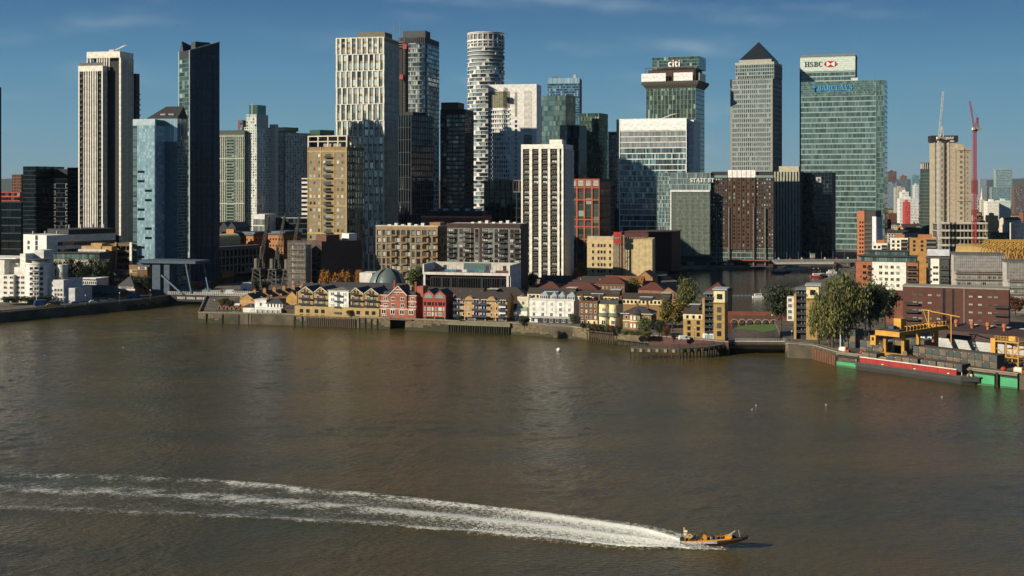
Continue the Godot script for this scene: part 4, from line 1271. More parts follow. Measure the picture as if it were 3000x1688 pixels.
func wins(b: Dictionary, side: String, x0: float, x1: float, y0: float, y1: float, nx: int, ny: int, w := 1.2, h := 1.5, frame := "#d9d6cc", pal := "home", off := 0.0):
	if x1 < 0: x1 = b.s if side != "F" else b.w
	for r in ny:
		for k in nx:
			win(b, side, x0 + (k + 0.5) * (x1 - x0) / nx - w / 2, y0 + (r + 0.5) * (y1 - y0) / ny - h / 2, w, h, frame, pal, off)
func house(nm: String, label: String, L: float, C: float, R: float, eave: float, d: float, th: float, s: float, wall: String, roof: String, rise: float, kind := "x", cat := "house", group := "") -> Dictionary:
	var b := site(nm, label, cat, L, C, R, eave, d, th, s, G, group)
	body(b, wall)
	if kind == "x": gable(b.n, "roof", roof, 0, b.w, -b.s, 0, b.h, rise, true, 0.4, wall)
	elif kind == "z": gable(b.n, "roof", roof, 0, b.w, -b.s, 0, b.h, rise, false, 0.4, wall)
	elif kind == "hip": hip(b.n, "roof", roof, 0, b.w, -b.s, 0, b.h, rise)
	else: parapet(b, wall, 0.6)
	return b

func mid_west():
	var b: Dictionary
	var c: Dictionary
	b = site("brick_tower", "reddish brown tower far behind the black glass offices", "tower", 35, 62, 63, 511, 1500, 8, 20)
	body(b, "#6a4436"); fac(b, "F", 0, -1, 0, -1, 6, 22, {"pm": "#744a3a", "bm": "#744a3a", "pal": "brown", "sh": 1.2, "pw": 1.0})
	b = site("red_block", "bright orange red apartment block at the picture edge", "apartment building", -60, 58, 60, 563, 1150, 8, 20)
	body(b, "#b24a2a"); fac(b, "F", 0, -1, b.h - 8, -1, 14, 2, {"pal": "brown", "bm": "#b24a2a", "sh": 1.2, "bd": 0.3})
	b = site("dark_office", "low dark office below the orange red block", "office", -80, 62, 66, 592, 1000, 8, 30)
	body(b, "#191a1c"); fac(b, "F", 0, -1, 0, -1, 14, 9, {"pal": "night", "bm": "#232427", "sh": 0.9})
	b = site("white_office", "white office with a long dark banded flank below the black glass block", "office", 68, 136, 296, 690, 842, 40, 52)
	body(b, "#cfcfc9")
	for q in [[80, 92, 712], [80, 92, 728]]: win(b, "F", ux(b, q[0]), uy(b, q[2]) - 1.5, 3, 2.4, "#3f5a56", "green")
	for k in 3: win(b, "F", ux(b, 103), uy(b, 736) + k * 3.5, 3.2, 3.2, "#2d4a46", "green")
	fac(b, "R", 8, -1, b.h - 7.4, b.h - 4.6, 22, 1, {"pal": "dark", "sh": 0.3})
	fac(b, "R", 8, -1, b.h - 11.4, b.h - 9.4, 22, 1, {"pal": "dark", "sh": 0.3})
	bx(b, "roof_storey", "#23262a", 3, b.w + 0.2, b.h, b.h + 3.4, -b.s, -16)
	for k in 9: bx(b, "roof_vent", "#9b9a94", b.w * 0.2 + (k % 3) * 5, b.w * 0.2 + (k % 3) * 5 + 0.8, b.h + (3.4 if k > 3 else 0.0), b.h + (6 if k > 3 else 2.2), -4 - k * 6, -3.2 - k * 6)
	# long building with solar roof
	b = site("solar_roofed_block", "long grey block with a solar panel roof behind the poplars", "office", 122, 288, 330, 762, 826, 12, 13)
	body(b, "#a39d8f")
	wins(b, "F", 2, -1, b.h - 6.5, b.h - 2.5, 13, 1, 1.6, 1.8, "#6a665c", "dark")
	wins(b, "F", 2, -1, b.h - 11, b.h - 7, 13, 1, 1.6, 1.8, "#6a665c", "dark")
	c = sub(b, "attic_storey", 1, b.w - 0.5, b.h, b.h + 4.2, -2, 13)
	body(c, "#3c4643")
	fac(c, "F", 0, -1, 0.3, 3.8, 22, 1, {"pal": "teal", "sh": 0.2, "mw": 0.5})
	bx(c, "roof", "#3a3634", -0.8, c.w + 1, c.h, c.h + 0.5, -c.s - 0.5, 1.2)
	for k in 12:
		for r in 3: bx(c, "solar_panel", "#14171c!", 1 + k * (c.w - 1) / 12.0, (k + 1) * (c.w - 1) / 12.0, c.h + 0.5, c.h + 0.7, -4 - r * 3.6, -0.8 - r * 3.6)
	# terracotta drums and car park
	b = site("car_park", "open multi-storey car park with tan parapets beside the blue glass tower", "car park", 318, 386, 390, 715, 850, 14, 28)
	for k in 7:
		bx(b, "deck", "#6d5636", 0, b.w, b.h * (k + 1) / 7.0 - 1.5, b.h * (k + 1) / 7.0, -b.s, 0)
		for q in 5: bx(b, "column", "#3a3128", b.w * q / 4.2, b.w * q / 4.2 + 0.7, b.h * k / 7.0, b.h * (k + 1) / 7.0 - 1.5, -1.5, -0.5)
	bx(b, "rear_wall", "#5a4a38", 0.3, b.w - 0.3, 0, b.h - 2, -b.s + 0.2, -6)
	bx(b, "stair_mast", "#9c8a68", b.w * 0.3, b.w * 0.36, 0, b.h + 1, 0, 1.0)
	bx(b, "stair_mast", "#dcdad2", b.w - 1.2, b.w + 0.4, 0, b.h + 1, 0, 1.0)
	b = site("vaulted_hall", "low hall with pale vaulted roof lights and an orange wall", "hall", 230, 318, 322, 735, 846, 12, 20)
	body(b, "#7c3f31")
	for k in 3:
		bx(b, "tan_fascia", "#b08a56", b.w * 0.1 + k * b.w * 0.32, b.w * 0.1 + k * b.w * 0.32 + 8, b.h, b.h + 3 + (k % 2) * 2, -6, 0.2)
		bx(b, "roof_light", "#b9bab2", b.w * 0.05 + k * b.w * 0.3, b.w * 0.05 + k * b.w * 0.3 + 7, b.h - 1, b.h + 1, 0.2, 2.5)
	# white riverside flats with a round tower
	b = site("white_flats", "white stepped riverside flats with a round stair tower", "apartment building", -120, 128, 132, 800, 745, 14, 26)
	var xr: float = ux(b, 92)
	var rr: float = (ux(b, 124) - ux(b, 62)) / 2
	var ht: float = uy(b, 776)
	var wh := "#d9d7cd"
	bx(b, "wing", wh, ux(b, 32), xr - 2, 0, uy(b, 786), -b.s, -3)
	bx(b, "wing", wh, ux(b, 6), ux(b, 36), 0, uy(b, 808), -b.s, -1)
	bx(b, "wing", wh, 0, ux(b, 6), 0, uy(b, 765), -b.s, -2)
	bx(b, "penthouse", wh, 0, ux(b, 30), uy(b, 808), uy(b, 776), -b.s, -7)
	bx(b, "roof_slab", "#e2e0d6", 0, ux(b, 34), uy(b, 762), uy(b, 759), -b.s, -4)
	bx(b, "shaft", "#e0ded4", ux(b, 46), ux(b, 62), 0, uy(b, 746), -16, -4)
	bx(b, "shaft", "#c9c8c2", ux(b, 62), ux(b, 92), 0, uy(b, 737), -22, -12)
	var mb := MB.new()
	mb.tube(Vector3(xr, 0, -rr), Vector3(xr, ht, -rr), rr, rr, 32)
	mb.lathe(PackedVector2Array([Vector2(rr, ht), Vector2(rr + 0.3, ht), Vector2(rr + 0.3, ht + 0.9), Vector2(rr, ht + 0.9)]), 32, 0, TAU, Color.WHITE, Vector3(xr, 0, -rr))
	put(mb, "round_tower", wh, b.n)
	mb = MB.new()
	mb.tube(Vector3(xr + 0.6, ht, -rr), Vector3(xr + 0.6, ht + 2.6, -rr), rr * 0.62, rr * 0.62, 20)
	put(mb, "lantern_wall", "#8f948f", b.n)
	mb = MB.new()
	mb.tube(Vector3(xr + 0.6, ht + 2.6, -rr), Vector3(xr + 0.6, ht + 3.0, -rr), rr * 0.85, rr * 0.85, 20)
	put(mb, "lantern_roof", "#3b3f42", b.n)
	for k in 6:
		var yy: float = ht - 3.2 - k * 3.05
		for q in 3:
			var an := deg_to_rad(92 - q * 24)
			pc(b.n, "window", pick("dark") + "!", Vector3(-1.0, yy, -0.1), Vector3(1.0, yy + 1.7, 0.08), Transform3D(Basis(Vector3.UP, PI / 2 - an), Vector3(xr + cos(an) * rr, 0, -rr + sin(an) * rr)))
		pc(b.n, "balcony_rail", "#c9c8c0", Vector3(-2.6, yy - 0.5, 0.0), Vector3(2.2, yy + 0.4, 0.5), Transform3D(Basis(Vector3.UP, 0.35), Vector3(xr + cos(1.25) * rr, 0, -rr + sin(1.25) * rr)))
	for k in 5:
		for q in [[8, 0.0], [26, 0.0], [40, -2.0], [53, -2.0]]:
			var wz: float = -0.95 if q[1] == 0.0 else -2.95
			if q[1] == 0.0 and k > 4: continue
			win(b, "F", ux(b, q[0]) - 0.2, 2.0 + k * 3.05, 2.2, 1.6, "#c2c1ba", "dark", wz)
	bx(b, "side_wing", "#c6c6c0", ux(b, 124), ux(b, 168), 0, uy(b, 822), -b.s, -6)
	wins(b, "F", ux(b, 140), ux(b, 166), 1, 9, 3, 3, 1.3, 1.6, "#b0b0aa", "dark", -5.95)
	for q in [[143, 778, 800], [143, 800, 823]]:
		mb = MB.new()
		mb.tube(Vector3(ux(b, q[0] + 4), 0, -12), Vector3(ux(b, q[0] + 4), uy(b, q[1]), -12), 3.2, 3.2, 20)
		put(mb, "stair_drum", "#d3d1c8", b.n)
	bx(b, "side_wing", "#b9babb", ux(b, 166), ux(b, 196), 0, uy(b, 846), -b.s, -8)
	b = site("white_school", "small white modern building with a curved roof beside the poplars", "school", 228, 282, 309, 818, 803, 14, 14)
	body(b, "#d0d0ca")
	wins(b, "F", 0.5, -1, b.h - 4.2, b.h - 0.6, 9, 1, 1.1, 2.2, "#e0dfd8", "dark")
	wins(b, "F", 0.5, -1, b.h - 7.4, b.h - 4.4, 9, 1, 1.1, 1.4, "#e0dfd8", "dark")
	bx(b, "roof", "#e4e3dc", -6, b.w + 0.5, b.h, b.h + 0.5, -b.s, 1.6)
	b = house("dark_lodge", "long low lodge with a black hipped roof behind the quay cars", 205, 338, 350, 860, 787, 14, 12, "brown_brick", "slate", 4.5, "hip", "lodge")
	wins(b, "F", 2, -1, 0.4, 3.2, 12, 1, 1.0, 1.4, "#5a5852", "dark")
	gable(b.n, "porch_roof", "#26282b", b.w * 0.6, b.w * 0.75, -2, 1.6, b.h - 0.5, 2.0, false, 0.2, "#3a3733")
	b = house("pavilion", "octagon pavilion with a grey pyramid roof near the bridge", 346, 392, 402, 838, 800, 12, 14, "#7d6a48", "#3a3d3f", 6.0, "hip", "pavilion")
	bx(b, "gallery_rail", "#c2c0b6", -1.5, b.w + 1.5, b.h * 0.55, b.h * 0.55 + 0.9, 1.2, 1.5)
	bx(b, "gallery", "#6b5a3e", -1.5, b.w + 1.5, b.h * 0.45, b.h * 0.55, -3, 1.5)
	wins(b, "F", 0.2, -1, b.h * 0.58, b.h - 0.3, 6, 1, 1.0, 2.0, "#c9c6ba", "pale")
	for q in [[331, 350, 806, "brown brick cottage with a bay window near the pavilion"], [351, 372, 808, "small brown cottage between its neighbours near the pavilion"]]:
		b = house("cottage", q[3], q[0], q[1], q[1] + 6, q[2], 822, 12, 10, "brown_brick", "tile_brown", 3.0, "x", "house")
		wins(b, "F", 0.4, -1, 0.5, b.h - 0.5, 2, 2, 1.5, 1.6)
	b = house("brick_terrace", "tall tan and brown brick terrace beside the lifting bridge", 378, 432, 446, 780, 820, 14, 12, "stock_brick", "tile_brown", 0.4, "flat", "house")
	bx(b, "brown_house", "brown_brick", b.w * 0.45, b.w, 0, b.h + 2.2, -10, 0.3)
	wins(b, "F", 0.4, b.w * 0.44, b.h * 0.3, b.h - 0.6, 3, 2, 1.3, 1.8)
	wins(b, "F", b.w * 0.46, -1, 1, b.h + 1.6, 3, 3, 1.2, 1.8, "#d9d6cc", "home", 0.3)
	# lifting bridge
	lifting_bridge()
	# arcade and brick blocks behind the dock
	b = site("arcade_building", "grey piered dockside building with a cream glazed vault", "arcade", 552, 622, 690, 725, 960, 34, 50)
	body(b, "#6d6c64")
	fac(b, "R", 1, -1, 1, b.h - 2, 12, 3, {"pm": "#8b897e", "bm": "#7c7a70", "pw": 1.0, "sh": 1.2, "pal": "dark"})
	fac(b, "F", 1, -1, 1, b.h - 2, 5, 3, {"pm": "#c7c4b6", "bm": "#b9b6a8", "pw": 1.4, "sh": 1.5, "pal": "dark"})
	mb = MB.new()
	for k in 10:
		var a0 := PI * k / 10.0
		var a1 := PI * (k + 1) / 10.0
		mb.quad(Vector3(3 + cos(a1) * -6 + 6, b.h + 5 + sin(a1) * 4, 0), Vector3(3 + cos(a0) * -6 + 6, b.h + 5 + sin(a0) * 4, 0), Vector3(3 + cos(a0) * -6 + 6, b.h + 5 + sin(a0) * 4, -40), Vector3(3 + cos(a1) * -6 + 6, b.h + 5 + sin(a1) * 4, -40))
	put(mb, "vault", "#c9bf94", b.n)
	bx(b, "vault_base", "#bdb48c", 3, 15, b.h, b.h + 5, -40, 0)
	for k in 12: bx(b, "vault_rib", "#e0d8b0", 2.8, 15.2, b.h + 4.6, b.h + 5.1, -k * 3.6 - 0.4, -k * 3.6)
	b = house("warehouse", "brown warehouse with grey gables next to the glazed vault", 530, 560, 580, 722, 930, 30, 26, "#5a4a38", "#4a4d4e", 4, "x", "warehouse")
	for q in [[676, 742, 760, 690, "orange brick dock apartments with a curved grey roof, behind the first old crane"], [785, 830, 851, 688, "orange brick dock apartments behind the last old crane"], [640, 690, 700, 690, "orange brick dock apartments with a taller stair tower"]]:
		b = site("brick_apartments", q[4], "apartment building", q[0], q[1], q[2], q[3], 1010, 26, 24)
		body(b, "#a06a3c")
		wins(b, "F", 1, -1, 2, b.h - 1, 5, 5, 1.5, 1.7, "#5f3d24", "dark")
		wins(b, "R", 1, 12, 2, b.h - 1, 2, 5, 1.5, 1.7, "#5f3d24", "dark")
		bx(b, "roof", "#4a5358", -0.8, b.w + 0.8, b.h, b.h + 1.2, -b.s, 1.0)
		bx(b, "roof_crown", "#566067", 1, b.w - 1, b.h + 1.2, b.h + 2.6, -b.s + 2, -3)
	bx(b, "stair_tower", "#a8703f", b.w * 0.55, b.w * 0.98, 0, b.h + 5, 0, 2.0)
	b = site("white_panel_block", "white panelled block standing at the stepped tower's foot", "office", 742, 775, 792, 628, 1150, 20, 20)
	body(b, "#c9cac6"); fac(b, "F", 0, -1, 0, b.h - 4, 5, 6, {"bm": "#c9cac6", "sh": 1.0, "pal": "grey"})
	b = site("dark_office", "dark glazed office with a pale roof edge behind the dock cranes", "office", 790, 900, 905, 640, 1160, 16, 30)
	body(b, "#23282b"); fac(b, "F", 0, -1, 0, -1, 16, 8, {"pal": "dark", "bm": "#2f3538", "sh": 0.7}); parapet(b, "#8d8f8c", 0.8)
	b = site("dark_gabled_hall", "dark gabled hall at the foot of the pale green slab", "hall", 620, 690, 700, 668, 1200, 14, 30)
	body(b, "#272c2e")
	for k in 3: gable(b.n, "roof", "#39454a", b.w * k / 3.0, b.w * (k + 1) / 3.0, -b.s, 0, b.h, 5, false, 0.1, "#272c2e")
	b = site("quay_shed", "long low shed with orange and grey stripes beyond the bridge", "shed", 545, 650, 660, 800, 940, 20, 16)
	body(b, "#8a5a34")
	for k in 3: bx(b, "stripe_course", "#5d4a3c" if k % 2 else "#b3743f", 0, b.w, b.h * (0.15 + k * 0.28), b.h * (0.3 + k * 0.28), 0, 0.1)
	bx(b, "roof", "#6a5d50", -0.5, b.w + 0.5, b.h, b.h + 0.5, -b.s, 0.6)
	# scaffolded building and the dark block beside it
	scaffolding()
	b = site("dark_brick_block", "dark brick block with large openings beside the scaffolding", "building", 896, 942, 1060, 708, 800, 50, 30)
	body(b, "#4a3a30")
	for r in 6:
		for k in 3: bx(b, "window", pick("dark") + "!", b.w * (0.12 + 0.29 * k), b.w * (0.34 + 0.29 * k), 3 + r * 4.4, 6 + r * 4.4, 0, 0.06)
	bx(b, "roof_block", "#5a3a2e", b.w * 0.3, b.w * 0.95, b.h, b.h + 4, -14, -4)
	bx(b, "roof_block", "#d4d2ca", b.w * 0.6, b.w + 0.5, b.h, b.h + 4.5, -26, -20)
	for q in [[757, 655, 672, 905, "old dockside jib crane, the first beyond the bridge ramp"], [803, 650, 655, 895, "old dockside jib crane standing between the other two"], [846, 650, 640, 905, "old dockside jib crane behind the scaffolding"]]:
		old_crane(q[0], q[3], q[4])

func lifting_bridge():
	var d := 800.0
	var o := thing("lifting_bridge", "blue steel lifting bridge with lettering on its dark girder", "bridge", P(470, 866, d) * Vector3(1, 0, 1) + Vector3(0, G, 0), -0.25)
	var k := d / F
	var blue := "#3d4d5d"
	for q in [[-22, 4], [16, 34]]:
		pc(o, "tower_leg", blue, Vector3(q[0] * k, -1, -3), Vector3(q[1] * k, 100 * k, 2))
	# deck of the bascule spans to the right; the counterweight arm stands high on the legs
	var mb := MB.new()
	var y := 98 * k
	mb.prism(PackedVector2Array([Vector2(-74 * k, -4), Vector2(-60 * k, 4), Vector2(120 * k, 3), Vector2(124 * k, -14), Vector2(0, -16), Vector2(-60 * k, -14)]), y - 0.7, y + 1.0)
	put(mb, "balance_deck", "#435260", o)
	pc(o, "ballast_box", blue, Vector3(-70 * k, y - 3.2, -10), Vector3(-30 * k, y - 0.7, 2))
	mb = MB.new()
	for q in [[88, 2.5], [108, -12.0]]:
		mb.bar(Vector3(q[0] * k, y - 1, q[1]), Vector3((q[0] + 18) * k, 2, q[1]), 0.7)
	for q in [[10, 60, 2.6], [30, 70, -9.0]]:
		mb.bar(Vector3(q[0] * k, 60 * k, q[2]), Vector3((q[1] + 20) * k, 1.0, q[2]), 0.9)
	put(mb, "tie_rod", "#5a6a78", o)
	pc(o, "girder", "#171a1d", Vector3(40 * k, -3.2, 1.5), Vector3(228 * k, 0.8, 2.2))
	pc(o, "girder", "#171a1d", Vector3(40 * k, -3.2, -12.2), Vector3(228 * k, 0.8, -11.5))
	pc(o, "deck", "#57544e", Vector3(30 * k, 0.2, -11.5), Vector3(232 * k, 0.7, 1.5))
	text(o, "lettering", "WEST  INDIA  DOCK", "#d6d4c8", 1.9, Vector3(104 * k, -1.1, 2.35), 0.0, true, 0.2, 1.0)
	mb = MB.new()
	for z in [2.0, -12.0]:
		for r in 3: mb.bar(Vector3(30 * k, 1.2 + r * 0.75, z), Vector3(300 * k, 1.2 + r * 0.75, z), 0.16)
		for q in 40: mb.bar(Vector3((30 + q * 6.9) * k, 0.8, z), Vector3((30 + q * 6.9) * k, 2.8, z), 0.16)
	put(mb, "railing", "#d2d0c8", o)
	pc(o, "abutment", "#4a453b", Vector3(225 * k, -6, -13), Vector3(320 * k, 0.7, 2.4))

func scaffolding():
	var b := site("scaffolded_building", "pale building wrapped in scaffolding by the dock", "building", 843, 893, 904, 712, 790, 10, 14)
	bx(b, "wall", "#c4bfb4", 2, b.w - 1, 0, b.h - 1, -b.s, -2.5)
	for r in 10:
		for k in 4: bx(b, "window", pick("home") + "!", 3 + k * (b.w - 5) / 4.0, 5 + k * (b.w - 5) / 4.0, 1 + r * b.h / 10.5, 3 + r * b.h / 10.5, -2.5, -2.4)
		bx(b, "scaffold_deck", "#8c7a64", 0, b.w + 0.5, r * b.h / 9.2 + 0.2, r * b.h / 9.2 + 0.4, -2.4, 0)
	var mb := MB.new()
	for k in 13:
		for z in [0.0, -1.3]: mb.bar(Vector3(k * b.w / 12.0, 0, z), Vector3(k * b.w / 12.0, b.h + 1.5, z), 0.14)
	for k in 8: mb.bar(Vector3(b.w, 0, -2 - k * 1.6), Vector3(b.w, b.h + 1, -2 - k * 1.6), 0.14)
	for r in 32:
		mb.bar(Vector3(-0.4, r * b.h / 31.0, 0.05), Vector3(b.w + 0.4, r * b.h / 31.0, 0.05), 0.12)
		mb.bar(Vector3(b.w + 0.1, r * b.h / 31.0, 0.05), Vector3(b.w + 0.1, r * b.h / 31.0, -b.s), 0.12)
	for k in 12: mb.bar(Vector3(k * b.w / 12.0, (k % 4) * b.h / 4.0, 0.1), Vector3((k + 1) * b.w / 12.0, (k % 4 + 1) * b.h / 4.0, 0.1), 0.12)
	put(mb, "scaffold_tube", "#8b8278", b.n, "stuff")
	bx(b, "sheeting", "#d2cfc6", b.w * 0.66, b.w + 0.3, 0.5, b.h * 0.19, 0.1, 0.2)

func old_crane(px: float, py: float, label: String):
	var d := 880.0 - (px - 757.0) * 0.12
	var o := thing("dock_crane", label, "crane", Vector3(wx(px, d), G, -d), -0.3, "old dock cranes")
	var mb := MB.new()
	var w := 3.6
	var h1 := 11.0
	for q in [[-w, -w], [w, -w], [w, w], [-w, w]]:
		mb.bar(Vector3(q[0], 0, q[1]), Vector3(q[0] * 0.7, h1, q[1] * 0.7), 0.6)
	for r in 4:
		var y := h1 * r / 4.0
		var a := w * (1 - 0.3 * r / 4.0)
		for q in [[-a, -a, a, -a], [a, -a, a, a], [a, a, -a, a], [-a, a, -a, -a]]:
			mb.bar(Vector3(q[0], y + 1, q[1]), Vector3(q[2] * 0.95, y + 4.2, q[3] * 0.95), 0.3)
	mb.box(Vector3(-w, h1, -w), Vector3(w, h1 + 0.6, w))
	put(mb, "portal", "#4b4840", o)
	mb = MB.new()
	mb.tube(Vector3(-1, h1 + 0.6, 0.5), Vector3(-1, h1 + 7.5, 0.5), 1.9, 1.9, 10)
	put(mb, "cabin", "#5c5a52", o)
	mb = MB.new()
	for s in [-1.2, 1.2]:
		mb.bar(Vector3(0.8, h1 + 0.6, s), Vector3(2.0, h1 + 16, s * 0.4), 0.5)
		mb.bar(Vector3(4.4, h1 + 0.6, s), Vector3(2.4, h1 + 16, s * 0.4), 0.5)
	for r in 6: mb.bar(Vector3(1.0, h1 + 1 + r * 2.4, -1), Vector3(4.0 - r * 0.2, h1 + 3.4 + r * 2.4, 1), 0.3)
	put(mb, "gantry_frame", "#45423b", o)
	mb = MB.new()
	var a := Vector3(2.4, h1 + 6, 0)
	var e := Vector3(8.0, h1 + 37, 0)
	for q in 14:
		var p := a.lerp(e, q / 14.0)
		var r := a.lerp(e, (q + 1) / 14.0)
		var s0 := 1.5 * (1 - 0.7 * q / 14.0)
		var s1 := 1.5 * (1 - 0.7 * (q + 1) / 14.0)
		for s in [[-1, 1], [1, 1], [1, -1], [-1, -1]]:
			mb.bar(p + Vector3(s[0], 0, s[1]) * s0, r + Vector3(s[0], 0, s[1]) * s1, 0.3)
		mb.bar(p + Vector3(-1, 0, 1) * s0, r + Vector3(1, 0, 1) * s1, 0.22)
		mb.bar(p + Vector3(1, 0, 1) * s0, r + Vector3(1, 0, -1) * s1, 0.22)
	mb.bar(e, e + Vector3(0.4, 2.2, 0), 0.4)
	mb.bar(Vector3(2.2, h1 + 16, 0), e, 0.15)
	put(mb, "jib", "#3d3a34", o)

func mid_centre():
	var b: Dictionary
	var c: Dictionary
	# beige apartment block
	b = site("beige_apartments", "beige brick apartment block with ochre balconies behind the dome", "apartment building", 1101, 1283, 1309, 664, 810, 14, 22)
	body(b, "#6d5c47")
	var cols := [1112, 1125, 1138, 1152, 1167, 1184, 1197, 1211, 1226, 1244, 1259, 1272]
	var ny := 9
	var dy: float = (b.h - 2.2) / ny
	for k in 13:
		var px: float = [1103, 1119, 1131.5, 1145, 1160, 1174, 1191, 1204, 1218, 1235, 1253, 1266, 1280][k]
		bx(b, "pier", "#8a7659", clampf(ux(b, px) - 0.55, 0, b.w), clampf(ux(b, px) + 0.55, 0, b.w), 0, b.h, 0, 0.45)
	for r in ny:
		bx(b, "band", "#8a7659", 0, b.w, r * dy - 0.3, r * dy + 0.55, 0, 0.4)
		for k in 12:
			var x: float = ux(b, cols[k])
			var bal: bool = k in [3, 5, 9, 11]
			win(b, "F", x - 1.0, r * dy + 0.75, 2.0, dy - 1.25, "#2b241d", "home", 0.03)
			if bal:
				bx(b, "balcony_slab", "#96713a", x - 1.6, x + 2.0, r * dy + 0.3, r * dy + 0.65, 0.4, 2.0)
				bx(b, "balcony_rail", "#6b5230", x - 1.6, x + 2.0, r * dy + 0.65, r * dy + 1.5, 1.92, 2.0)
	bx(b, "band", "#8a7659", 0, b.w, b.h - 2.4, b.h, 0, 0.42)
	parapet(b, "#c9c4b6", 0.5)
	bx(b, "roof_unit", "#96713a", b.w * 0.82, b.w * 0.99, b.h + 0.2, b.h + 2.4, -16, -6)
	for k in 6: bx(b, "roof_unit", "#d6d3c8", b.w * (0.15 + 0.1 * k), b.w * (0.2 + 0.1 * k), b.h, b.h + 1.0 + (k % 2) * 0.8, -8 - k, -5 - k)
	fac(b, "R", 1, -1, 0, b.h - 3, 4, ny, {"pm": "#8a7659", "bm": "#8a7659", "pw": 1.8, "sh": 1.4, "pal": "home"})
	balconies(b, "L", 2, 4, 3, dy, ny - 1, "#96713a", "#6b5230", 1.5)
	# dark brown apartments
	b = site("dark_apartments", "dark brown brick apartments with white window surrounds", "apartment building", 1309, 1524, 1546, 658, 790, 14, 22)
	body(b, "#33241d")
	cols = [[1321, 1], [1336, 0], [1351, 0], [1369, 1], [1397, 0], [1423, 1], [1440, 0], [1454, 0], [1470, 1], [1484, 0], [1500, 0], [1515, 1]]
	for r in 3:
		for q in cols:
			var x: float = ux(b, q[0])
			var y0: float = b.h - 2.2 - (r + 1) * 9.6
			var ww: float = 1.5 if q[1] == 0 else 2.1
			var fr := pc(b.n, "window_surround", "#c2beb4", Vector3(x - ww, y0, -0.1), Vector3(x + ww, y0 + 9.1, 0.14))
			inst(ubox("#33241d"), "surround_back", fr, Transform3D(Basis.from_scale(Vector3(0.88, 0.965, 1.12)), Vector3.ZERO))
			for f in 3:
				win(b, "F", x - ww * 0.78, y0 + 0.5 + f * 3.0, ww * 1.5, 2.1, "#3a342f", "home", 0.1)
				if q[1] == 1:
					bx(b, "balcony_slab", "#3a3029", x - 2.2, x + 2.2, y0 + 0.1 + f * 3.0, y0 + 0.35 + f * 3.0, 0.1, 1.7)
					bx(b, "balcony_rail", "#2c2723", x - 2.2, x + 2.2, y0 + 0.35 + f * 3.0, y0 + 1.3 + f * 3.0, 1.62, 1.7)
	bx(b, "roof_edge", "#3b2b22", -0.1, b.w + 0.1, b.h - 0.5, b.h + 0.5, -0.4, 0.2)
	bx(b, "roof_deck", "#b4b0a6", 0.4, b.w - 0.4, b.h - 0.1, b.h + 0.3, -b.s + 0.5, -0.5)
	for k in 7: bx(b, "roof_unit", "#d3d0c6", b.w * (0.3 + 0.09 * k), b.w * (0.34 + 0.09 * k), b.h + 0.3, b.h + 1.1 + (k % 3) * 0.5, -9 - k, -6 - k)
	# red brick range behind
	b = site("red_brick_range", "red brick range with a black rooftop behind the dark apartments", "building", 1234, 1415, 1440, 634, 900, 14, 24)
	body(b, "#8d4a33")
	wins(b, "F", 1, -1, b.h - 6.5, b.h - 2.2, 17, 1, 1.7, 2.6, "#4a2a20", "dark")
	wins(b, "F", 1, -1, b.h - 11.5, b.h - 7.2, 17, 1, 1.7, 2.6, "#4a2a20", "dark")
	bx(b, "cornice", "#bd8068", -0.2, b.w + 0.2, b.h - 1.2, b.h, 0, 0.4)
	bx(b, "roof_storey", "#1b1b1c", 2, b.w - 2, b.h, b.h + 3.6, -20, -4)
	for k in 8: bx(b, "roof_unit", "#b9b8b2" if k % 2 else "#3a3a3a", b.w * (0.2 + 0.09 * k), b.w * (0.26 + 0.09 * k), b.h + 3.6, b.h + 5.2, -14, -10)
	# dark glass with framed top
	b = site("dark_glass_block", "dark glass block with a pale framed top beside the white balcony tower", "office", 1418, 1530, 1534, 528, 990, 12, 26)
	body(b, "#10151a")
	fac(b, "F", 0, -1, 0, -1, 7, 10, {"pm": "#1d252b", "bm": "#1a2127", "pw": 0.7, "sh": 0.5, "pal": "night"})
	for q in [1450, 1460, 1485, 1503, 1521]: bx(b, "frame", "#6f6a5c", ux(b, q) - 0.5, ux(b, q) + 0.5, b.h - 9.5, b.h - 0.4, 0.3, 0.9)
	bx(b, "frame", "#6f6a5c", ux(b, 1450), b.w, b.h - 0.6, b.h + 0.2, 0.3, 0.92)
	bx(b, "frame", "#6f6a5c", ux(b, 1450), b.w, b.h - 9.6, b.h - 8.8, 0.3, 0.88)
	# white tower with balcony columns
	b = site("white_balcony_tower", "white tower with four columns of bronze balconies", "tower", 1528, 1651, 1671, 425, 880, 17, 26)
	bx(b, "wall", "#4a3c2f", 0, b.w, 5, b.h, -b.s, 0)
	bx(b, "undercroft", "#6a6052", 2, b.w - 1, 0, 5, -b.s + 1, -2)
	var wh := "#dedbd0"
	ny = 25
	dy = (b.h - 8) / ny
	var edges := [[1527, 1533], [1552, 1560], [1579, 1587], [1606, 1613], [1634, 1640], [1646, 1652]]
	for q in edges: bx(b, "pier", wh, clampf(ux(b, q[0]), 0, b.w), clampf(ux(b, q[1]), 0, b.w + 0.2), 5, b.h - 2, 0, 1.1)
	bx(b, "cornice", wh, 0, b.w, b.h - 2.6, b.h + 0.6, -1.5, 1.15)
	bx(b, "cornice", wh, b.w - 1, b.w + 0.3, b.h - 2.6, b.h + 0.58, -b.s, -1.5)
	plant(b, wh, 0.62, 0.92, 0.2, 0.6, 4.0)
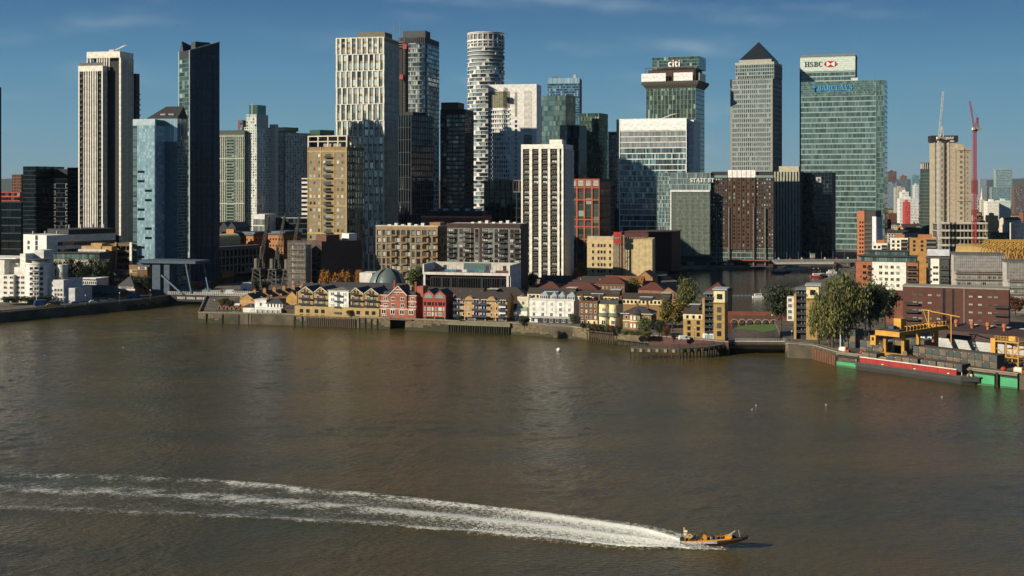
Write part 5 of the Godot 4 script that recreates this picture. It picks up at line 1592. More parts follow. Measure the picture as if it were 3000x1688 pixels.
	for q in 4:
		var x0: float = ux(b, edges[q][1])
		var xe: float = ux(b, edges[q + 1][0])
		for r in ny:
			var y: float = 5.5 + r * dy
			bx(b, "balcony_slab", "#5d4b3a", x0 + (xe - x0) * 0.05, x0 + (xe - x0) * 0.8, y, y + 0.3, 0, 1.5)
			bx(b, "balcony_rail", "#3b3027", x0 + (xe - x0) * 0.05, x0 + (xe - x0) * 0.8, y + 0.3, y + 1.3, 1.42, 1.5)
			win(b, "F", x0 + (xe - x0) * 0.2, y + 0.4, (xe - x0) * 0.7, 2.1, "#7d8078", "home", 0.05)
	for r in ny: bx(b, "window", pick("home") + "!", ux(b, 1641), ux(b, 1645), 6 + r * dy, 8 + r * dy, 0, 0.1)
	for k in 7: bx(b, "flank_pier", wh, b.w, b.w + 0.9, 5, b.h - 2.6, -2 - k * 3.8 - 1.3, -2 - k * 3.8)
	# orange framed office
	b = site("orange_framed_office", "office block in an orange terracotta grid with louvres on top", "office", 1669, 1757, 1796, 524, 950, 20, 30)
	body(b, "#1c2424")
	var og := "#a04a30"
	fac(b, "F", 0, -1, 4, b.h - 10, 4, 13, {"pm": "#7c3a28", "bm": "#3d4a44", "pw": 0.25, "sh": 0.5, "pal": "green", "bd": 0.1})
	for k in 5: bx(b, "frame_pier", og, clampf(b.w * k / 4.0 - 0.6, 0, b.w), clampf(b.w * k / 4.0 + 0.6, 0, b.w), 0, b.h, 0, 0.7)
	for q in [524, 548, 584, 642, 663, 700]: bx(b, "frame_beam", og, 0, b.w, uy(b, q) - 1.0, uy(b, q), 0, 0.66)
	for k in 4:
		bx(b, "louvre_panel", "#a8a9a2", b.w * k / 4.0 + 0.9, b.w * (k + 1) / 4.0 - 0.9, b.h - 5.6, b.h - 1.2, 0.05, 0.35)
		for r in 5: bx(b, "louvre", "#7f807a", b.w * k / 4.0 + 0.9, b.w * (k + 1) / 4.0 - 0.9, b.h - 5.4 + r * 0.9, b.h - 5.2 + r * 0.9, 0.35, 0.5)
	fac(b, "R", 1, -1, 0, b.h - 2, 8, 13, {"pm": og, "bm": "#7c3a28", "pw": 0.9, "sh": 1.2, "pal": "green"})
	# cream construction block with hoist
	b = site("cream_block", "cream panelled block with rows of small windows and a red hoist", "building", 1720, 1800, 1802, 697, 848, 12, 24)
	body(b, "#c2ad80")
	for px in [1737, 1753, 1762, 1771, 1787]: 
		for r in 7: win(b, "F", ux(b, px) - 0.6, 2.0 + r * (b.h - 4) / 7.0, 1.35, 2.2, "#6d6550", "dark")
	bx(b, "roof_rail", "#b0a894", 0.3, b.w - 0.3, b.h, b.h + 1.0, -0.4, -0.3)
	b = site("cream_block", "windowless cream panelled block beside the hoist", "building", 1830, 1911, 1914, 702, 842, 10, 30)
	body(b, "#c2ad80")
	for k in 3: bx(b, "panel_joint", "#8d7d5c", b.w * (0.28 + 0.24 * k), b.w * (0.28 + 0.24 * k) + 0.12, 0, b.h, 0, 0.04)
	for k in 10: bx(b, "roof_unit", ["#a04030", "#8d8a7d", "#5d6a50"][k % 3], b.w * 0.08 * k, b.w * 0.08 * k + 1.2, b.h, b.h + 1.0, -6 - k * 1.5, -5 - k * 1.5)
	var o := thing("site_hoist", "scaffold hoist with a red cage between the cream blocks", "hoist", Vector3(wx(1815, 842), G, -842))
	var mb := MB.new()
	var hh := wy(690, 842) - G
	for k in 12: mb.bar(Vector3(-3.5, k * hh / 12.0, 0), Vector3(3.5, k * hh / 12.0, 0), 0.14)
	for x in [-3.5, -1.6, 0.3, 2.2, 3.5]:
		for z in [0.0, -2.0]: mb.bar(Vector3(x, 0, z), Vector3(x, hh, z), 0.16)
	for k in 12: mb.bar(Vector3(-3.5 + (k % 3) * 2.3, k * hh / 12.0, 0.1), Vector3(-1.2 + (k % 3) * 2.3, (k + 1) * hh / 12.0, 0.1), 0.14)
	put(mb, "scaffold_tube", "#7d766c", o, "stuff")
	pc(o, "infill", "#9c8f72", Vector3(-4, 0, -8), Vector3(4, hh, -4))
	pc(o, "mast", "#7a2a26", Vector3(1.0, 0, 0.3), Vector3(1.7, hh + 3, 0.9))
	for q in [[hh - 1.0, 3.4], [hh - 5.4, 3.2]]:
		pc(o, "cage", "#b02a28", Vector3(-4.0, q[0], 0.4), Vector3(1.2, q[0] + q[1], 2.2))
		for k in 4: pc(o, "cage_bar", "#d4736c", Vector3(-4.0, q[0] + 0.4 + k * 0.75, 2.2), Vector3(1.2, q[0] + 0.55 + k * 0.75, 2.28))
	# dark red shed and white pavilion
	b = site("red_shed", "large windowless dark red shed behind the cream blocks", "shed", 1830, 1968, 1985, 682, 1010, 18, 40)
	body(b, "#4a1f1c"); bx(b, "roof", "#52251f", -0.4, b.w + 0.4, b.h, b.h + 0.6, -b.s, 0.4)
	b = site("white_pavilion", "small white glazed pavilion on the far dock side", "pavilion", 1972, 2027, 2035, 722, 1090, 12, 12)
	body(b, "#c7ccd0"); fac(b, "F", 0.5, -1, 3, b.h - 0.5, 7, 2, {"pal": "ice", "bm": "#d3d6d8", "pm": "#d3d6d8", "pw": 0.3, "sh": 0.4})
	gable(b.n, "roof", "#8e979c", 0, b.w, -b.s, 0, b.h, 2.2, true, 0.4, "#b9bec2")
	b = site("dark_podium", "low dark glass podium under the white banded office", "office", 1800, 1940, 1945, 612, 1150, 14, 30)
	body(b, "#12171b"); fac(b, "F", 0, -1, 0, -1, 24, 5, {"pal": "night", "bm": "#1d2327", "sh": 0.8})
	# school with roof court
	b = site("school", "white framed school with a glazed rooftop court", "school", 1238, 1494, 1522, 808, 730, 14, 26)
	var fr := "#c9c8c0"
	bx(b, "wall", "#1e1a18", 4, b.w - 2, 0, b.h, -b.s, -2)
	fac(b, "F", 4.5, b.w - 2.5, 1.0, b.h - 1.5, 32, 2, {"pal": "dark", "bm": "#3a2722", "sh": 0.9, "off": -2.0, "pm": "#2a1f1c", "pw": 0.25})
	bx(b, "roof_slab", fr, 0, b.w, b.h - 0.2, b.h + 1.3, -b.s, 0)
	var rh: float = wy(778, b.d) - G - b.h
	bx(b, "frame_end", fr, 0, 0.9, b.h + 1.3, b.h + rh, -b.s, 0)
	bx(b, "frame_end", fr, b.w - 0.9, b.w, b.h + 1.3, b.h + rh, -b.s, -0.001)
	bx(b, "court_wall", "#b8b5aa", 0.9, b.w - 0.9, b.h + 1.3, b.h + rh - 0.02, -b.s, -b.s + 5)
	bx(b, "court_glass", "#5f756d!", b.w * 0.36, b.w * 0.68, b.h + 1.3, b.h + rh - 0.3, -b.s + 5, -b.s + 5.2)
	bx(b, "court_floor", "#7a4034", 1, b.w - 1, b.h + 1.3, b.h + 1.4, -b.s + 5.2, -0.3)
	for k in 22: bx(b, "fence_post", "#3a3a3a", 1 + k * (b.w - 2) / 21.0, 1.12 + k * (b.w - 2) / 21.0, b.h + 1.4, b.h + rh - 0.8, -0.5, -0.4)
	for k in 9:
		var kx: float = b.w * (0.24 + 0.065 * k)
		bx(b, "painted_panel", ["#2f6f96", "#3f8a7a", "#473a78", "#c8c8c0", "#2f5f96"][k % 5], kx, kx + b.w * 0.06, b.h + 1.4, b.h + 2.9, -3.2, -3.0)
	for q in [0.12, 0.62, 0.82, 0.95]: bx(b, "court_door", "#2a2826", b.w * q, b.w * q + 1.8, b.h + 1.4, b.h + 4.2, -b.s + 5, -b.s + 5.3)
	bx(b, "column", fr, 0.4, 1.6, 0, b.h - 0.2, -1.4, -0.2)
	bx(b, "column", fr, b.w - 2.2, b.w - 0.8, 0, b.h - 0.2, -1.4, -0.2)
	bx(b, "entrance_frame", "#a8794e", b.w * 0.21, b.w * 0.31, 3.9, 4.2, -1.9, -1.6)
	for q in [0.21, 0.307]: bx(b, "entrance_frame", "#a8794e", b.w * q, b.w * q + 0.3, 0, 3.9, -1.9, -1.6)
	bx(b, "flank", fr, b.w, b.w + 0.3, 0, b.h + rh - 0.1, -b.s, -0.5)
	# steel dome
	var dd := 760.0
	o = thing("steel_dome", "grey steel dome with open slits beside the beige block", "dome", Vector3(wx(1135, dd), G, -dd))
	var R := (wx(1190, dd) - wx(1080, dd)) / 2
	var hb := wy(840, dd) - G
	var prof := PackedVector2Array()
	for k in 9: prof.append(Vector2(R * cos(PI / 2 * k / 8.0), hb + R * sin(PI / 2 * k / 8.0)))
	for q in [[95, 150], [42, 76], [168, 215], [235, 300], [312, 385]]:
		mb = MB.new()
		mb.lathe(prof, 10, deg_to_rad(q[0] - 42), deg_to_rad(q[1] - 42))
		put(mb, "dome_panel", "#66736f*", o)
	var prof2 := PackedVector2Array()
	for q in prof: prof2.append(Vector2(q.x * 0.93, hb + (q.y - hb) * 0.93))
	mb = MB.new()
	mb.lathe(prof2, 24)
	put(mb, "inner_shell", "#4a5553", o)
	mb = MB.new()
	mb.tube(Vector3.ZERO, Vector3(0, hb, 0), R * 0.98, R * 0.98, 24)
	put(mb, "drum", "#6f6a5c", o)
	b = site("white_annexe", "low white annexe with a dark strip window beside the dome", "annexe", 1053, 1090, 1096, 800, 775, 12, 14)
	body(b, "#cfcdc4"); bx(b, "window", "#3a3428!", 0.5, b.w - 0.5, b.h * 0.45, b.h * 0.6, 0, 0.08)
# a stretch of river wall between two quay-edge pixels; local x runs along it, z outwards
func quay(label: String, p: Array, q: Array, stone := "quay_stone", weed := 0.45, piles := 0, pile_h := 0.0, sheet := 0, sheet_m := "timber") -> Dictionary:
	var a := gp(p[0], p[1])
	var e := gp(q[0], q[1])
	var v := e - a
	var o := thing("river_wall", label, "river wall", Vector3(a.x, 0, a.z), -atan2(v.z, v.x), "")
	var w := v.length()
	var b := {"n": o, "w": w, "s": 2.0, "h": G, "d": -a.z, "t": 0.0, "X": a.x, "g": 0.0}
	var n := maxi(int(w / 7.0), 1)
	for k in n:
		for r in 2:
			var x0 := w * k / n
			pc(o, "stone_panel", stone, Vector3(x0 + 0.02, -1.0 + r * 3.6, -0.6), Vector3(x0 + w / n - 0.02, 2.55 + r * 3.6 + (0.0 if r == 0 else 0.1), 0.25 + rng.randf() * 0.06 - r * 0.1))
	pc(o, "coping", "concrete", Vector3(0, G + 0.2, -0.7), Vector3(w, G + 0.55, 0.34))
	if weed > 0:
		for k in n * 3:
			var x0 := w * k / (n * 3.0)
			pc(o, "weed_patch", "weed", Vector3(x0, -1.0, 0.1), Vector3(x0 + w / (n * 3.0), G * weed * (0.6 + rng.randf() * 0.6), 0.36))
	for k in piles:
		var x0 := w * (k + 0.5) / piles
		pc(o, "pile", "timber_dark", Vector3(x0 - 0.22, -1, 0.3), Vector3(x0 + 0.22, G * pile_h + rng.randf() * 0.4, 0.75))
	for k in sheet:
		var x0 := w * k / sheet
		pc(o, "sheet_pile", sheet_m, Vector3(x0 + 0.05, -1, 0.4), Vector3(x0 + w / sheet * 0.62, G * 0.8 + rng.randf() * 0.3, 1.0 + rng.randf() * 0.15))
	if sheet > 0:
		pc(o, "sheet_backing", "timber_dark", Vector3(0, -1, 0.3), Vector3(w, G * 0.72, 0.6))
	return b

func quays():
	quay("dark shaded river wall below the row of parked cars", [-150, 926], [420, 878], "quay_stone", 0.5)
	quay("dark river wall curving in to the lifting bridge", [420, 878], [500, 866], "quay_stone", 0.5)
	quay("end face of the stone pier by the lock entrance", [606, 862], [581, 917], "quay_stone", 0.5)
	quay("weedy stone wall under the pub garden", [581, 917], [724, 920], "quay_stone", 0.5, 3, 0.9)
	quay("stone wall with dark timber piles under the white pub", [724, 920], [830, 922], "quay_stone", 0.15, 11, 0.95)
	quay("stone wall beside the low brown yard below the yellow gable", [830, 922], [898, 925], "quay_stone", 0.6, 3, 0.9)
	quay("river wall of brown sheet piles below the gabled warehouses", [898, 925], [1045, 930], "quay_stone", 0.1, 0, 0.0, 26, "timber")
	quay("stone wall with few piles before the striped brick house", [1045, 930], [1115, 933], "quay_stone", 0.5, 4, 0.9)
	quay("short stone wall beside the dock opening, under the striped house's bay", [1115, 933], [1143, 934], "quay_stone", 0.35)
	var b := quay("stone wall beyond the dock opening under the striped brick house", [1188, 936], [1240, 938], "quay_stone", 0.35)
	pc(b.n, "lintel", "#5d554a", Vector3(-9.5, G - 0.4, -9.0), Vector3(4, G + 0.3, 0.9))
	quay("weedy stone wall under the red twin gabled house", [1240, 938], [1315, 941], "quay_stone", 0.6)
	b = quay("concrete decked wall on dark green piles under the balcony block", [1315, 941], [1497, 948], "quay_dark", 0.7)
	pc(b.n, "deck_fascia", "#6f6a52", Vector3(0, G - 1.7, 0.4), Vector3(b.w, G + 0.3, 1.6))
	for k in 26: pc(b.n, "pile", "weed" if k % 3 else "timber_dark", Vector3(b.w * (k + 0.3) / 26.0 - 0.25, -1, 0.6), Vector3(b.w * (k + 0.3) / 26.0 + 0.25, G - 1.7, 1.3))
	quay("long tan stone wall below the white houses", [1497, 948], [1672, 959], "quay_stone", 0.25)
	quay("tan stone wall beneath the brown and cream houses", [1672, 959], [1726, 965], "quay_stone", 0.2)
	b = quay("stone wall with a timber walkway on posts by the bow fronted house", [1726, 965], [1808, 974], "quay_stone", 0.3)
	pc(b.n, "walkway", "timber", Vector3(0, G - 0.6, 0.4), Vector3(b.w, G - 0.2, 2.6))
	for k in 12: pc(b.n, "post", "timber", Vector3(b.w * (k + 0.4) / 12.0 - 0.16, -1, 2.0), Vector3(b.w * (k + 0.4) / 12.0 + 0.16, G - 0.6, 2.4))
	b = quay("stone wall with ivy and a low post fence under the villa garden", [1808, 974], [1900, 984], "quay_stone", 0.4)
	pc(b.n, "fender_beam", "timber", Vector3(0, 2.2, 1.6), Vector3(b.w, 2.6, 2.0))
	for k in 6: pc(b.n, "fender_post", "timber_dark", Vector3(b.w * k / 5.2, -1, 1.6), Vector3(b.w * k / 5.2 + 0.3, 2.2, 2.0))
	quay("dark red brick wall sloping to the timber jetty", [1900, 984], [2135, 1004], "#4a2a22", 0.2)
	quay("stone abutment wall beside the lock gate", [2302, 1008], [2385, 1014], "quay_stone", 0.6)
	b = quay("ribbed steel piled wall below the willow trees", [2385, 1014], [2455, 1034], "quay_dark", 0.3, 0, 0.0, 14, "#6a4a34")
	b = quay("working quay wall beside the barge", [2455, 1034], [2985, 1098], "quay_dark", 0.2)
	for q in [[0.0, 0.13], [0.17, 0.23], [0.78, 0.885], [0.915, 1.0]]:
		pc(b.n, "fender_panel", "#3c9464", Vector3(b.w * q[0], -1, 0.5), Vector3(b.w * q[1], 2.0 if q[0] < 0.5 else 4.0, 1.0))
		pc(b.n, "tide_band", "#2f5c3c", Vector3(b.w * q[0], -1, 0.6), Vector3(b.w * q[1], 0.7, 1.02))
		pc(b.n, "fender_frame", "#2a2a26", Vector3(b.w * q[0] - 0.1, 4.2, 0.4), Vector3(b.w * q[1] + 0.1, 4.6, 1.1))
	for q in [0.135, 0.76, 0.895]: pc(b.n, "pile", "timber_dark", Vector3(b.w * q, -1, 0.4), Vector3(b.w * q + 0.9, G, 1.5))
	pc(b.n, "edge_beam", "#6f6350", Vector3(0, G - 0.5, 0.3), Vector3(b.w, G + 0.3, 1.2))

func chimney(b: Dictionary, x: float, z: float, y: float, h := 2.0, m := "brown_brick"):
	var c := bx(b, "chimney", m, x - 0.5, x + 0.5, y, y + h, z - 0.5, z + 0.5)
	for q in [-0.25, 0.25]: inst(ubox("#8a3b26"), "chimney_pot", c, Transform3D(Basis.from_scale(Vector3(0.25, 0.3, 0.25)), Vector3(q, 0.65, 0)))

func river_row():
	var b: Dictionary
	var c: Dictionary
	var mb: MB
	# pub garden
	for k in 7:
		var d := 706.0 - k * 1.2
		var o := thing("garden_pod", "arched wooden garden pod with a pink edge on the pub terrace", "garden pod", Vector3(wx([644, 658, 667, 680, 693, 706, 716][k], d), G, -d), -0.2, "arched garden pods")
		mb = MB.new()
		for q in 8:
			var a0 := PI * q / 8.0
			var a1 := PI * (q + 1) / 8.0
			mb.bar(Vector3(cos(a0) * 1.25, sin(a0) * 2.6, 0), Vector3(cos(a1) * 1.25, sin(a1) * 2.6, 0), 0.28, 0.25)
		put(mb, "arch_rim", "#b9775c", o)
		mb = MB.new()
		for q in 8:
			var a0 := PI * q / 8.0
			var a1 := PI * (q + 1) / 8.0
			mb.quad(Vector3(cos(a1) * 1.2, sin(a1) * 2.5, 0), Vector3(cos(a0) * 1.2, sin(a0) * 2.5, 0), Vector3(cos(a0) * 1.2, sin(a0) * 2.5, -2), Vector3(cos(a1) * 1.2, sin(a1) * 2.5, -2))
		put(mb, "shell", "#4a3a2c", o)
		pc(o, "bench", "#5a4634", Vector3(-1.0, 0, -1.8), Vector3(1.0, 0.5, -1.2))
	b = site("garden_fence", "low dark green fence along the pub garden", "fence", 632, 712, 714, 908, 699, 12, 0.2)
	for k in 16: bx(b, "fence_panel", "#1f3a2e", b.w * k / 16.0, b.w * (k + 0.92) / 16.0, 0, 1.1, -0.1, 0)
	for q in [[684, "#2fae3e", "green"], [695, "#c02626", "red"]]:
		var o := thing("garden_banner", "small %s banner on the pub garden fence" % q[1 + 1], "banner", P(q[0], 915, 698), -0.2)
		pc(o, "cloth", q[1], Vector3(-0.8, -0.5, 0), Vector3(0.8, 0.5, 0.05))
		pc(o, "pole", "#3a3a38", Vector3(-0.9, -0.9, -0.05), Vector3(-0.8, 0.6, 0.05))
	# yellow gable end terrace running back from the river
	b = site("brick_terrace", "terrace of yellow brick houses running back from the pub", "terrace", 703, 745, 850, 878, 716, 60, 70)
	body(b, "stock_brick")
	b = site("brick_terrace", "yellow brick terrace with a plain gable end and stepped slate roofs", "terrace", 702, 746, 748, 880, 714, 12, 9)
	body(b, "#b08a4e")
	gable(b.n, "roof", "slate", 0, b.w, -b.s, 0, b.h, 3.4, false, 0.1, "#b08a4e")
	for k in 7:
		var x0: float = b.w * 0.5 + k * 2.3
		var z0: float = -b.s - k * 9.0
		bx(b, "terrace_wall", "stock_brick", x0 - 4, x0 + 5, 0, b.h, z0 - 9, z0)
		gable(b.n, "roof", "slate", x0 - 4, x0 + 5, z0 - 9, z0, b.h, 3.2, false, 0.2, "stock_brick")
		bx(b, "party_wall", "#9c8558", x0 - 3.8, x0 + 5.2, b.h + 0.5, b.h + 1.4, z0 - 0.35, z0)
		bx(b, "chimney", "#96713f", x0 - 0.5, x0 + 1.4, b.h + 2.4, b.h + 5.0, z0 - 0.8, z0 + 0.2)
		bx(b, "chimney_pot", "#8a2f26", x0 - 0.2, x0 + 1.1, b.h + 5.0, b.h + 5.6, z0 - 0.6, z0)
	# pub
	b = site("pub", "white riverside pub with a slate roof and glazed terrace", "pub", 746, 828, 834, 889, 690, 14, 9)
	var x1: float = ux(b, 780)
	bx(b, "wall", "#d8d6cc", 0, x1, 0, uy(b, 881), -b.s, 0)
	bx(b, "wall", "#dcdad1", x1 + 0.01, b.w, 0, b.h, -b.s, 0.2)
	hip(b.n, "roof", "slate", x1, b.w, -b.s, 0.2, b.h, 2.6)
	bx(b, "cornice", "#c2c0b8", -0.2, x1 + 0.1, uy(b, 881), uy(b, 881) + 0.4, -b.s, 0.2)
	win(b, "F", x1 * 0.42, 3.6, 1.3, 2.2, "#e4e2da", "dark")
	wins(b, "F", x1 + 0.3, -1, 3.2, b.h - 0.2, 5, 1, 1.0, 2.0, "#b9b8b0", "dark", 0.2)
	for q in [[0.3, -6.0], [0.42, -3.0], [0.75, -4.5]]: chimney(b, b.w * q[0], q[1], b.h, 3.0)
	c = sub(b, "glazed_terrace", ux(b, 760), ux(b, 832), -0.2, 3.0, 4.2, 3.8)
	body(c, "#d4d2ca")
	for k in 14: bx(c, "window", ["#5f6a6a!", "#9aa6a4!", "#c2c8c4!"][k % 3], 0.3 + k * (c.w - 0.6) / 14.0, 0.1 + (k + 1) * (c.w - 0.6) / 14.0, 0.5, 2.3, 0, 0.06)
	bx(c, "roof_edge", "#e2e0d8", -0.1, c.w + 0.1, 2.6, 3.3, -3.8, 0.2)
	b = house("pub_wing", "low white wing with a slate lean-to beside the pub", 712, 744, 750, 900, 695, 14, 6, "#d8d6cc", "slate", 1.8, "hip", "outbuilding")
	bx(b, "awning", "#c6c6c2", b.w * 0.75, b.w * 1.5, 0.2, 1.8, -1, 2.5)
	var fp := thing("flagpole", "flagpole with a small red and white flag beside the pub", "flagpole", P(735, 905, 694) * Vector3(1, 0, 1) + Vector3(0, G, 0))
	mb = MB.new(); mb.tube(Vector3.ZERO, Vector3(0, 8.5, 0), 0.09, 0.06, 6); put(mb, "pole", "#c9c9c4", fp)
	pc(fp, "flag", "#a83030", Vector3(0.08, 6.6, -0.02), Vector3(1.3, 7.4, 0.02))
	b = house("cottage", "white cottage with a grey roof beside the yellow gable", 684, 702, 704, 888, 735, 12, 8, "#d3d1c8", "slate", 1.8, "x")
	chimney(b, 4, -3, b.h + 0.6)
	b = house("yellow_gable_house", "yellow brick house with one small window in its plain gable", 838, 871, 874, 872, 693, 14, 14, "#a88244", "slate", 3.4, "z")
	win(b, "F", b.w * 0.78, 3.8, 1.2, 1.3)
	b = house("yard_shed", "low brown yard building under the yellow gable", 832, 866, 870, 904, 686, 14, 7, "#4d3d2d", "#3a3733", 1.2, "x", "shed")
	bx(b, "doorway", "#4a3a2a", b.w * 0.15, b.w * 0.45, 0, 2.6, 0, 0.06)
	# gabled warehouses
	b = site("gabled_warehouse", "row of yellow brick gabled flats with a white centre block", "apartment building", 868, 1113, 1115, 862, 668, 17, 16)
	var yb := "#9c8150"
	body(b, yb)
	bx(b, "plinth", "#a28a58", -0.2, b.w + 0.2, 0, uy(b, 903), 0, 1.6)
	for q in [896, 940, 1043, 1088]:
		var xc: float = ux(b, q)
		gable(b.n, "roof", "slate", xc - 3.9, xc + 3.9, -b.s, 0.1, b.h, 2.6, false, 0.25, yb)
		mb = MB.new()
		mb.bar(Vector3(xc - 4.2, b.h, 0.35), Vector3(xc, b.h + 2.95, 0.35), 0.25, 0.3)
		mb.bar(Vector3(xc + 4.2, b.h, 0.35), Vector3(xc, b.h + 2.95, 0.35), 0.25, 0.3)
		put(mb, "bargeboard", "#d4cfbf", b.n)
		for r in 3:
			var y: float = uy(b, 903) + 0.5 + r * 3.1
			for s in ([-2.6, 0.7] if r < 2 else [-1.3, 0.4]): win(b, "F", xc + s, y + 0.3, 1.9 if r < 2 else 1.3, 2.1, "#dcdad2", "dark")
			var bw := 3.6 if r < 2 else 2.2
			bx(b, "balcony_slab", "#2b2a29", xc - bw, xc + bw, y - 0.05, y + 0.15, 0, 1.6)
			bx(b, "balcony_rail", "#1c1c1e", xc - bw, xc + bw, y + 0.15, y + 1.0, 1.5, 1.58)
		for s in [-2.9, 0.9]:
			bx(b, "garage_opening", "#2b2f30!", xc + s, xc + s + 2.1, 1.6, 3.6, 1.55, 1.66)
			bx(b, "vent", "#2b241c", xc + s, xc + s + 2.1, 0.3, 0.7, 1.55, 1.64)
	for q in [1018 - 52, 1023]: pass
	for q in [871, 918, 963, 1024, 1066, 1110]: bx(b, "downpipe", "#3a2f22", ux(b, q) - 0.12, ux(b, q) + 0.12, 3, b.h, 0, 0.2)
	c = sub(b, "white_block", ux(b, 964), ux(b, 1023), 1.0, b.h + 1.6, 0.8, b.s)
	body(c, "#dedcd2")
	bx(c, "cornice", "#c9c7bf", -0.3, c.w + 0.3, c.h - 0.5, c.h, -3, 0.4)
	hip(c.n, "roof", "#6a665c", 0.5, c.w - 0.5, -12, 0, c.h, 1.4)
	for r in 4:
		for q in [0.2, 0.8]: win(c, "F", c.w * q - 1.1, 0.8 + r * 3.1, 2.2, 2.0, "#ecebe4", "pale")
		win(c, "F", c.w * 0.5 - 0.8, 0.8 + r * 3.1, 1.6, 2.3, "#ecebe4", "dark")
		bx(c, "balcony_rail", "#3a3c40", c.w * 0.33, c.w * 0.67, 0.5 + r * 3.1, 1.5 + r * 3.1, 0.9, 1.2)
	# long slate roofs behind
	for q in [[880, 1112, 846, 700, "long slate roof of the range directly behind the gabled flats"], [960, 1180, 842, 714, "slate roofed terrace between the gabled flats and the dome"]]:
		b = house("terrace_range", q[4], q[0], q[1], q[1] + 10, q[2] + 8, q[3], 14, 12, "brown_brick", "slate", 3.0, "x", "terrace")
		for k in 4: bx(b, "party_wall", "#9c8558", b.w * (0.1 + 0.25 * k), b.w * (0.1 + 0.25 * k) + 0.4, b.h + 0.4, b.h + 1.6, -10, -2)
		wins(b, "F", 1, -1, 2, b.h, 10, 2)
	# striped brick house
	b = site("striped_brick_house", "red brick house with white stone bands and a tall central gable", "house", 1115, 1219, 1236, 866, 663, 15, 13)
	var rb := "#96553f"
	body(b, rb)
	bx(b, "base_storey", rb, -0.3, b.w + 0.2, 0, uy(b, 905), -2, 1.4)
	for q in [866, 884, 898, 905]: bx(b, "stone_band", "#d6cfc0", -0.35, b.w + 0.25, uy(b, q) - 0.35, uy(b, q), -1, 0.2 if q < 905 else 1.55)
	var gx0: float = ux(b, 1141)
	var gx1: float = ux(b, 1193)
	bx(b, "centre_bay", rb, gx0, gx1, 3, b.h, 0, 0.7)
	gable(b.n, "centre_gable_roof", "slate", gx0, gx1, -9, 0.7, b.h, 4.6, false, 0.2, rb)
	mb = MB.new()
	mb.bar(Vector3(gx0 - 0.2, b.h - 0.1, 0.95), Vector3((gx0 + gx1) / 2, b.h + 4.9, 0.95), 0.25, 0.35)
	mb.bar(Vector3(gx1 + 0.2, b.h - 0.1, 0.95), Vector3((gx0 + gx1) / 2, b.h + 4.9, 0.95), 0.25, 0.35)
	put(mb, "gable_coping", "#d6cfc0", b.n)
	for q in [1.4, 2.8]: bx(b, "stone_band", "#d6cfc0", gx0 + q * 1.1, gx1 - q * 1.1, b.h + q, b.h + q + 0.3, 0.68, 0.78)
	bx(b, "roof_storey", "#33343a", 1, b.w - 1, b.h, b.h + 1.6, -11, -2)
	for r in 2:
		for px in [1130, 1153, 1180, 1208]: win(b, "F", ux(b, px) - 1.1, uy(b, 884) - 2.9 + r * 0.0 + (3.2 if r == 1 else -0.2), 2.2, 1.9, "#e0ddd2", "dark", 0.72 if px in [1153, 1180] else 0.05)
	for px in [1127, 1153, 1180, 1207]: win(b, "F", ux(b, px) - 1.3, 2.2, 2.6, 2.6, "#e6e4da", "dark", 1.42)
	win(b, "F", (gx0 + gx1) / 2 - 0.8, b.h + 0.2, 1.6, 1.2, "#e0ddd2", "dark", 0.7)
	win(b, "F", ux(b, 1122), 0.2, 2.6, 1.4, "#e6e4da", "dark", 1.42)
	for q in [[0.26, 3.6], [0.86, 3.2]]: bx(b, "chimney", "#8d3f2c", b.w * q[0], b.w * q[0] + 1.0, b.h, b.h + q[1] + 3.5, -7, -5.6)
	bx(b, "side_stack", rb, b.w - 1, b.w + 2.5, 0, b.h + 4.5, -12, -4)
	# red twin gable
	b = site("red_twin_gabled_house", "bright red house with two arched gables on the river wall", "house", 1239, 1306, 1324, 866, 655, 15, 13)
	var rr := "#8f3a2a"
	bx(b, "wall", rr, 0, b.w, 1.6, b.h, -b.s, 0)
	bx(b, "undercroft", "#6a5f50", 0.5, b.w - 0.5, 0, 1.6, -b.s, -1.5)
	for q in [0.05, 0.5, 0.95]: bx(b, "post", "#a09a8c", b.w * q - 0.15, b.w * q + 0.15, 0, 1.6, -0.4, -0.1)
	for q in [0.26, 0.74]:
		gable(b.n, "roof", "#26282c", b.w * q - b.w * 0.24, b.w * q + b.w * 0.24, -b.s, 0.02, b.h, 2.6, false, 0.15, rr)
		mb = MB.new()
		for k in 10:
			var a0 := PI * k / 10.0
			var a1 := PI * (k + 1) / 10.0
			mb.tri(Vector3(b.w * q, b.h - 1.6, 0.15), Vector3(b.w * q + cos(a0) * 2.1, b.h - 1.6 + sin(a0) * 2.3, 0.15), Vector3(b.w * q + cos(a1) * 2.1, b.h - 1.6 + sin(a1) * 2.3, 0.15), Color.WHITE)
		put(mb, "arched_window", "#8f9a98!", b.n)
		for k in 7:
			var a0 := PI * (k + 0.5) / 7.0
			bx(b, "voussoir", "#d9d0c0", b.w * q + cos(a0) * 2.45 - 0.15, b.w * q + cos(a0) * 2.45 + 0.15, b.h - 1.6 + sin(a0) * 2.6 - 0.15, b.h - 1.6 + sin(a0) * 2.6 + 0.15, 0, 0.12)
	for r in 3:
		for k in 6: win(b, "F", b.w * [0.06, 0.2, 0.4, 0.54, 0.68, 0.88][k] - 0.1, 2.2 + r * 2.7, 1.0 if k in [0, 2, 3, 5] else 2.0, 1.9, "#c9b8aa" if r < 2 else "#5a2a20", "pale" if r < 2 else "dark")
	# balcony block
	b = site("balcony_block", "tan brick block with blue balconies and two arched dormers", "apartment building", 1327, 1486, 1497, 885, 651, 15, 13)
	var tb := "#b08a55"
	bx(b, "wall", tb, 0, b.w, 1.7, b.h, -b.s, 0)
	bx(b, "undercroft", "#6a5f50", 1, b.w - 1, 0, 1.7, -b.s, -1)
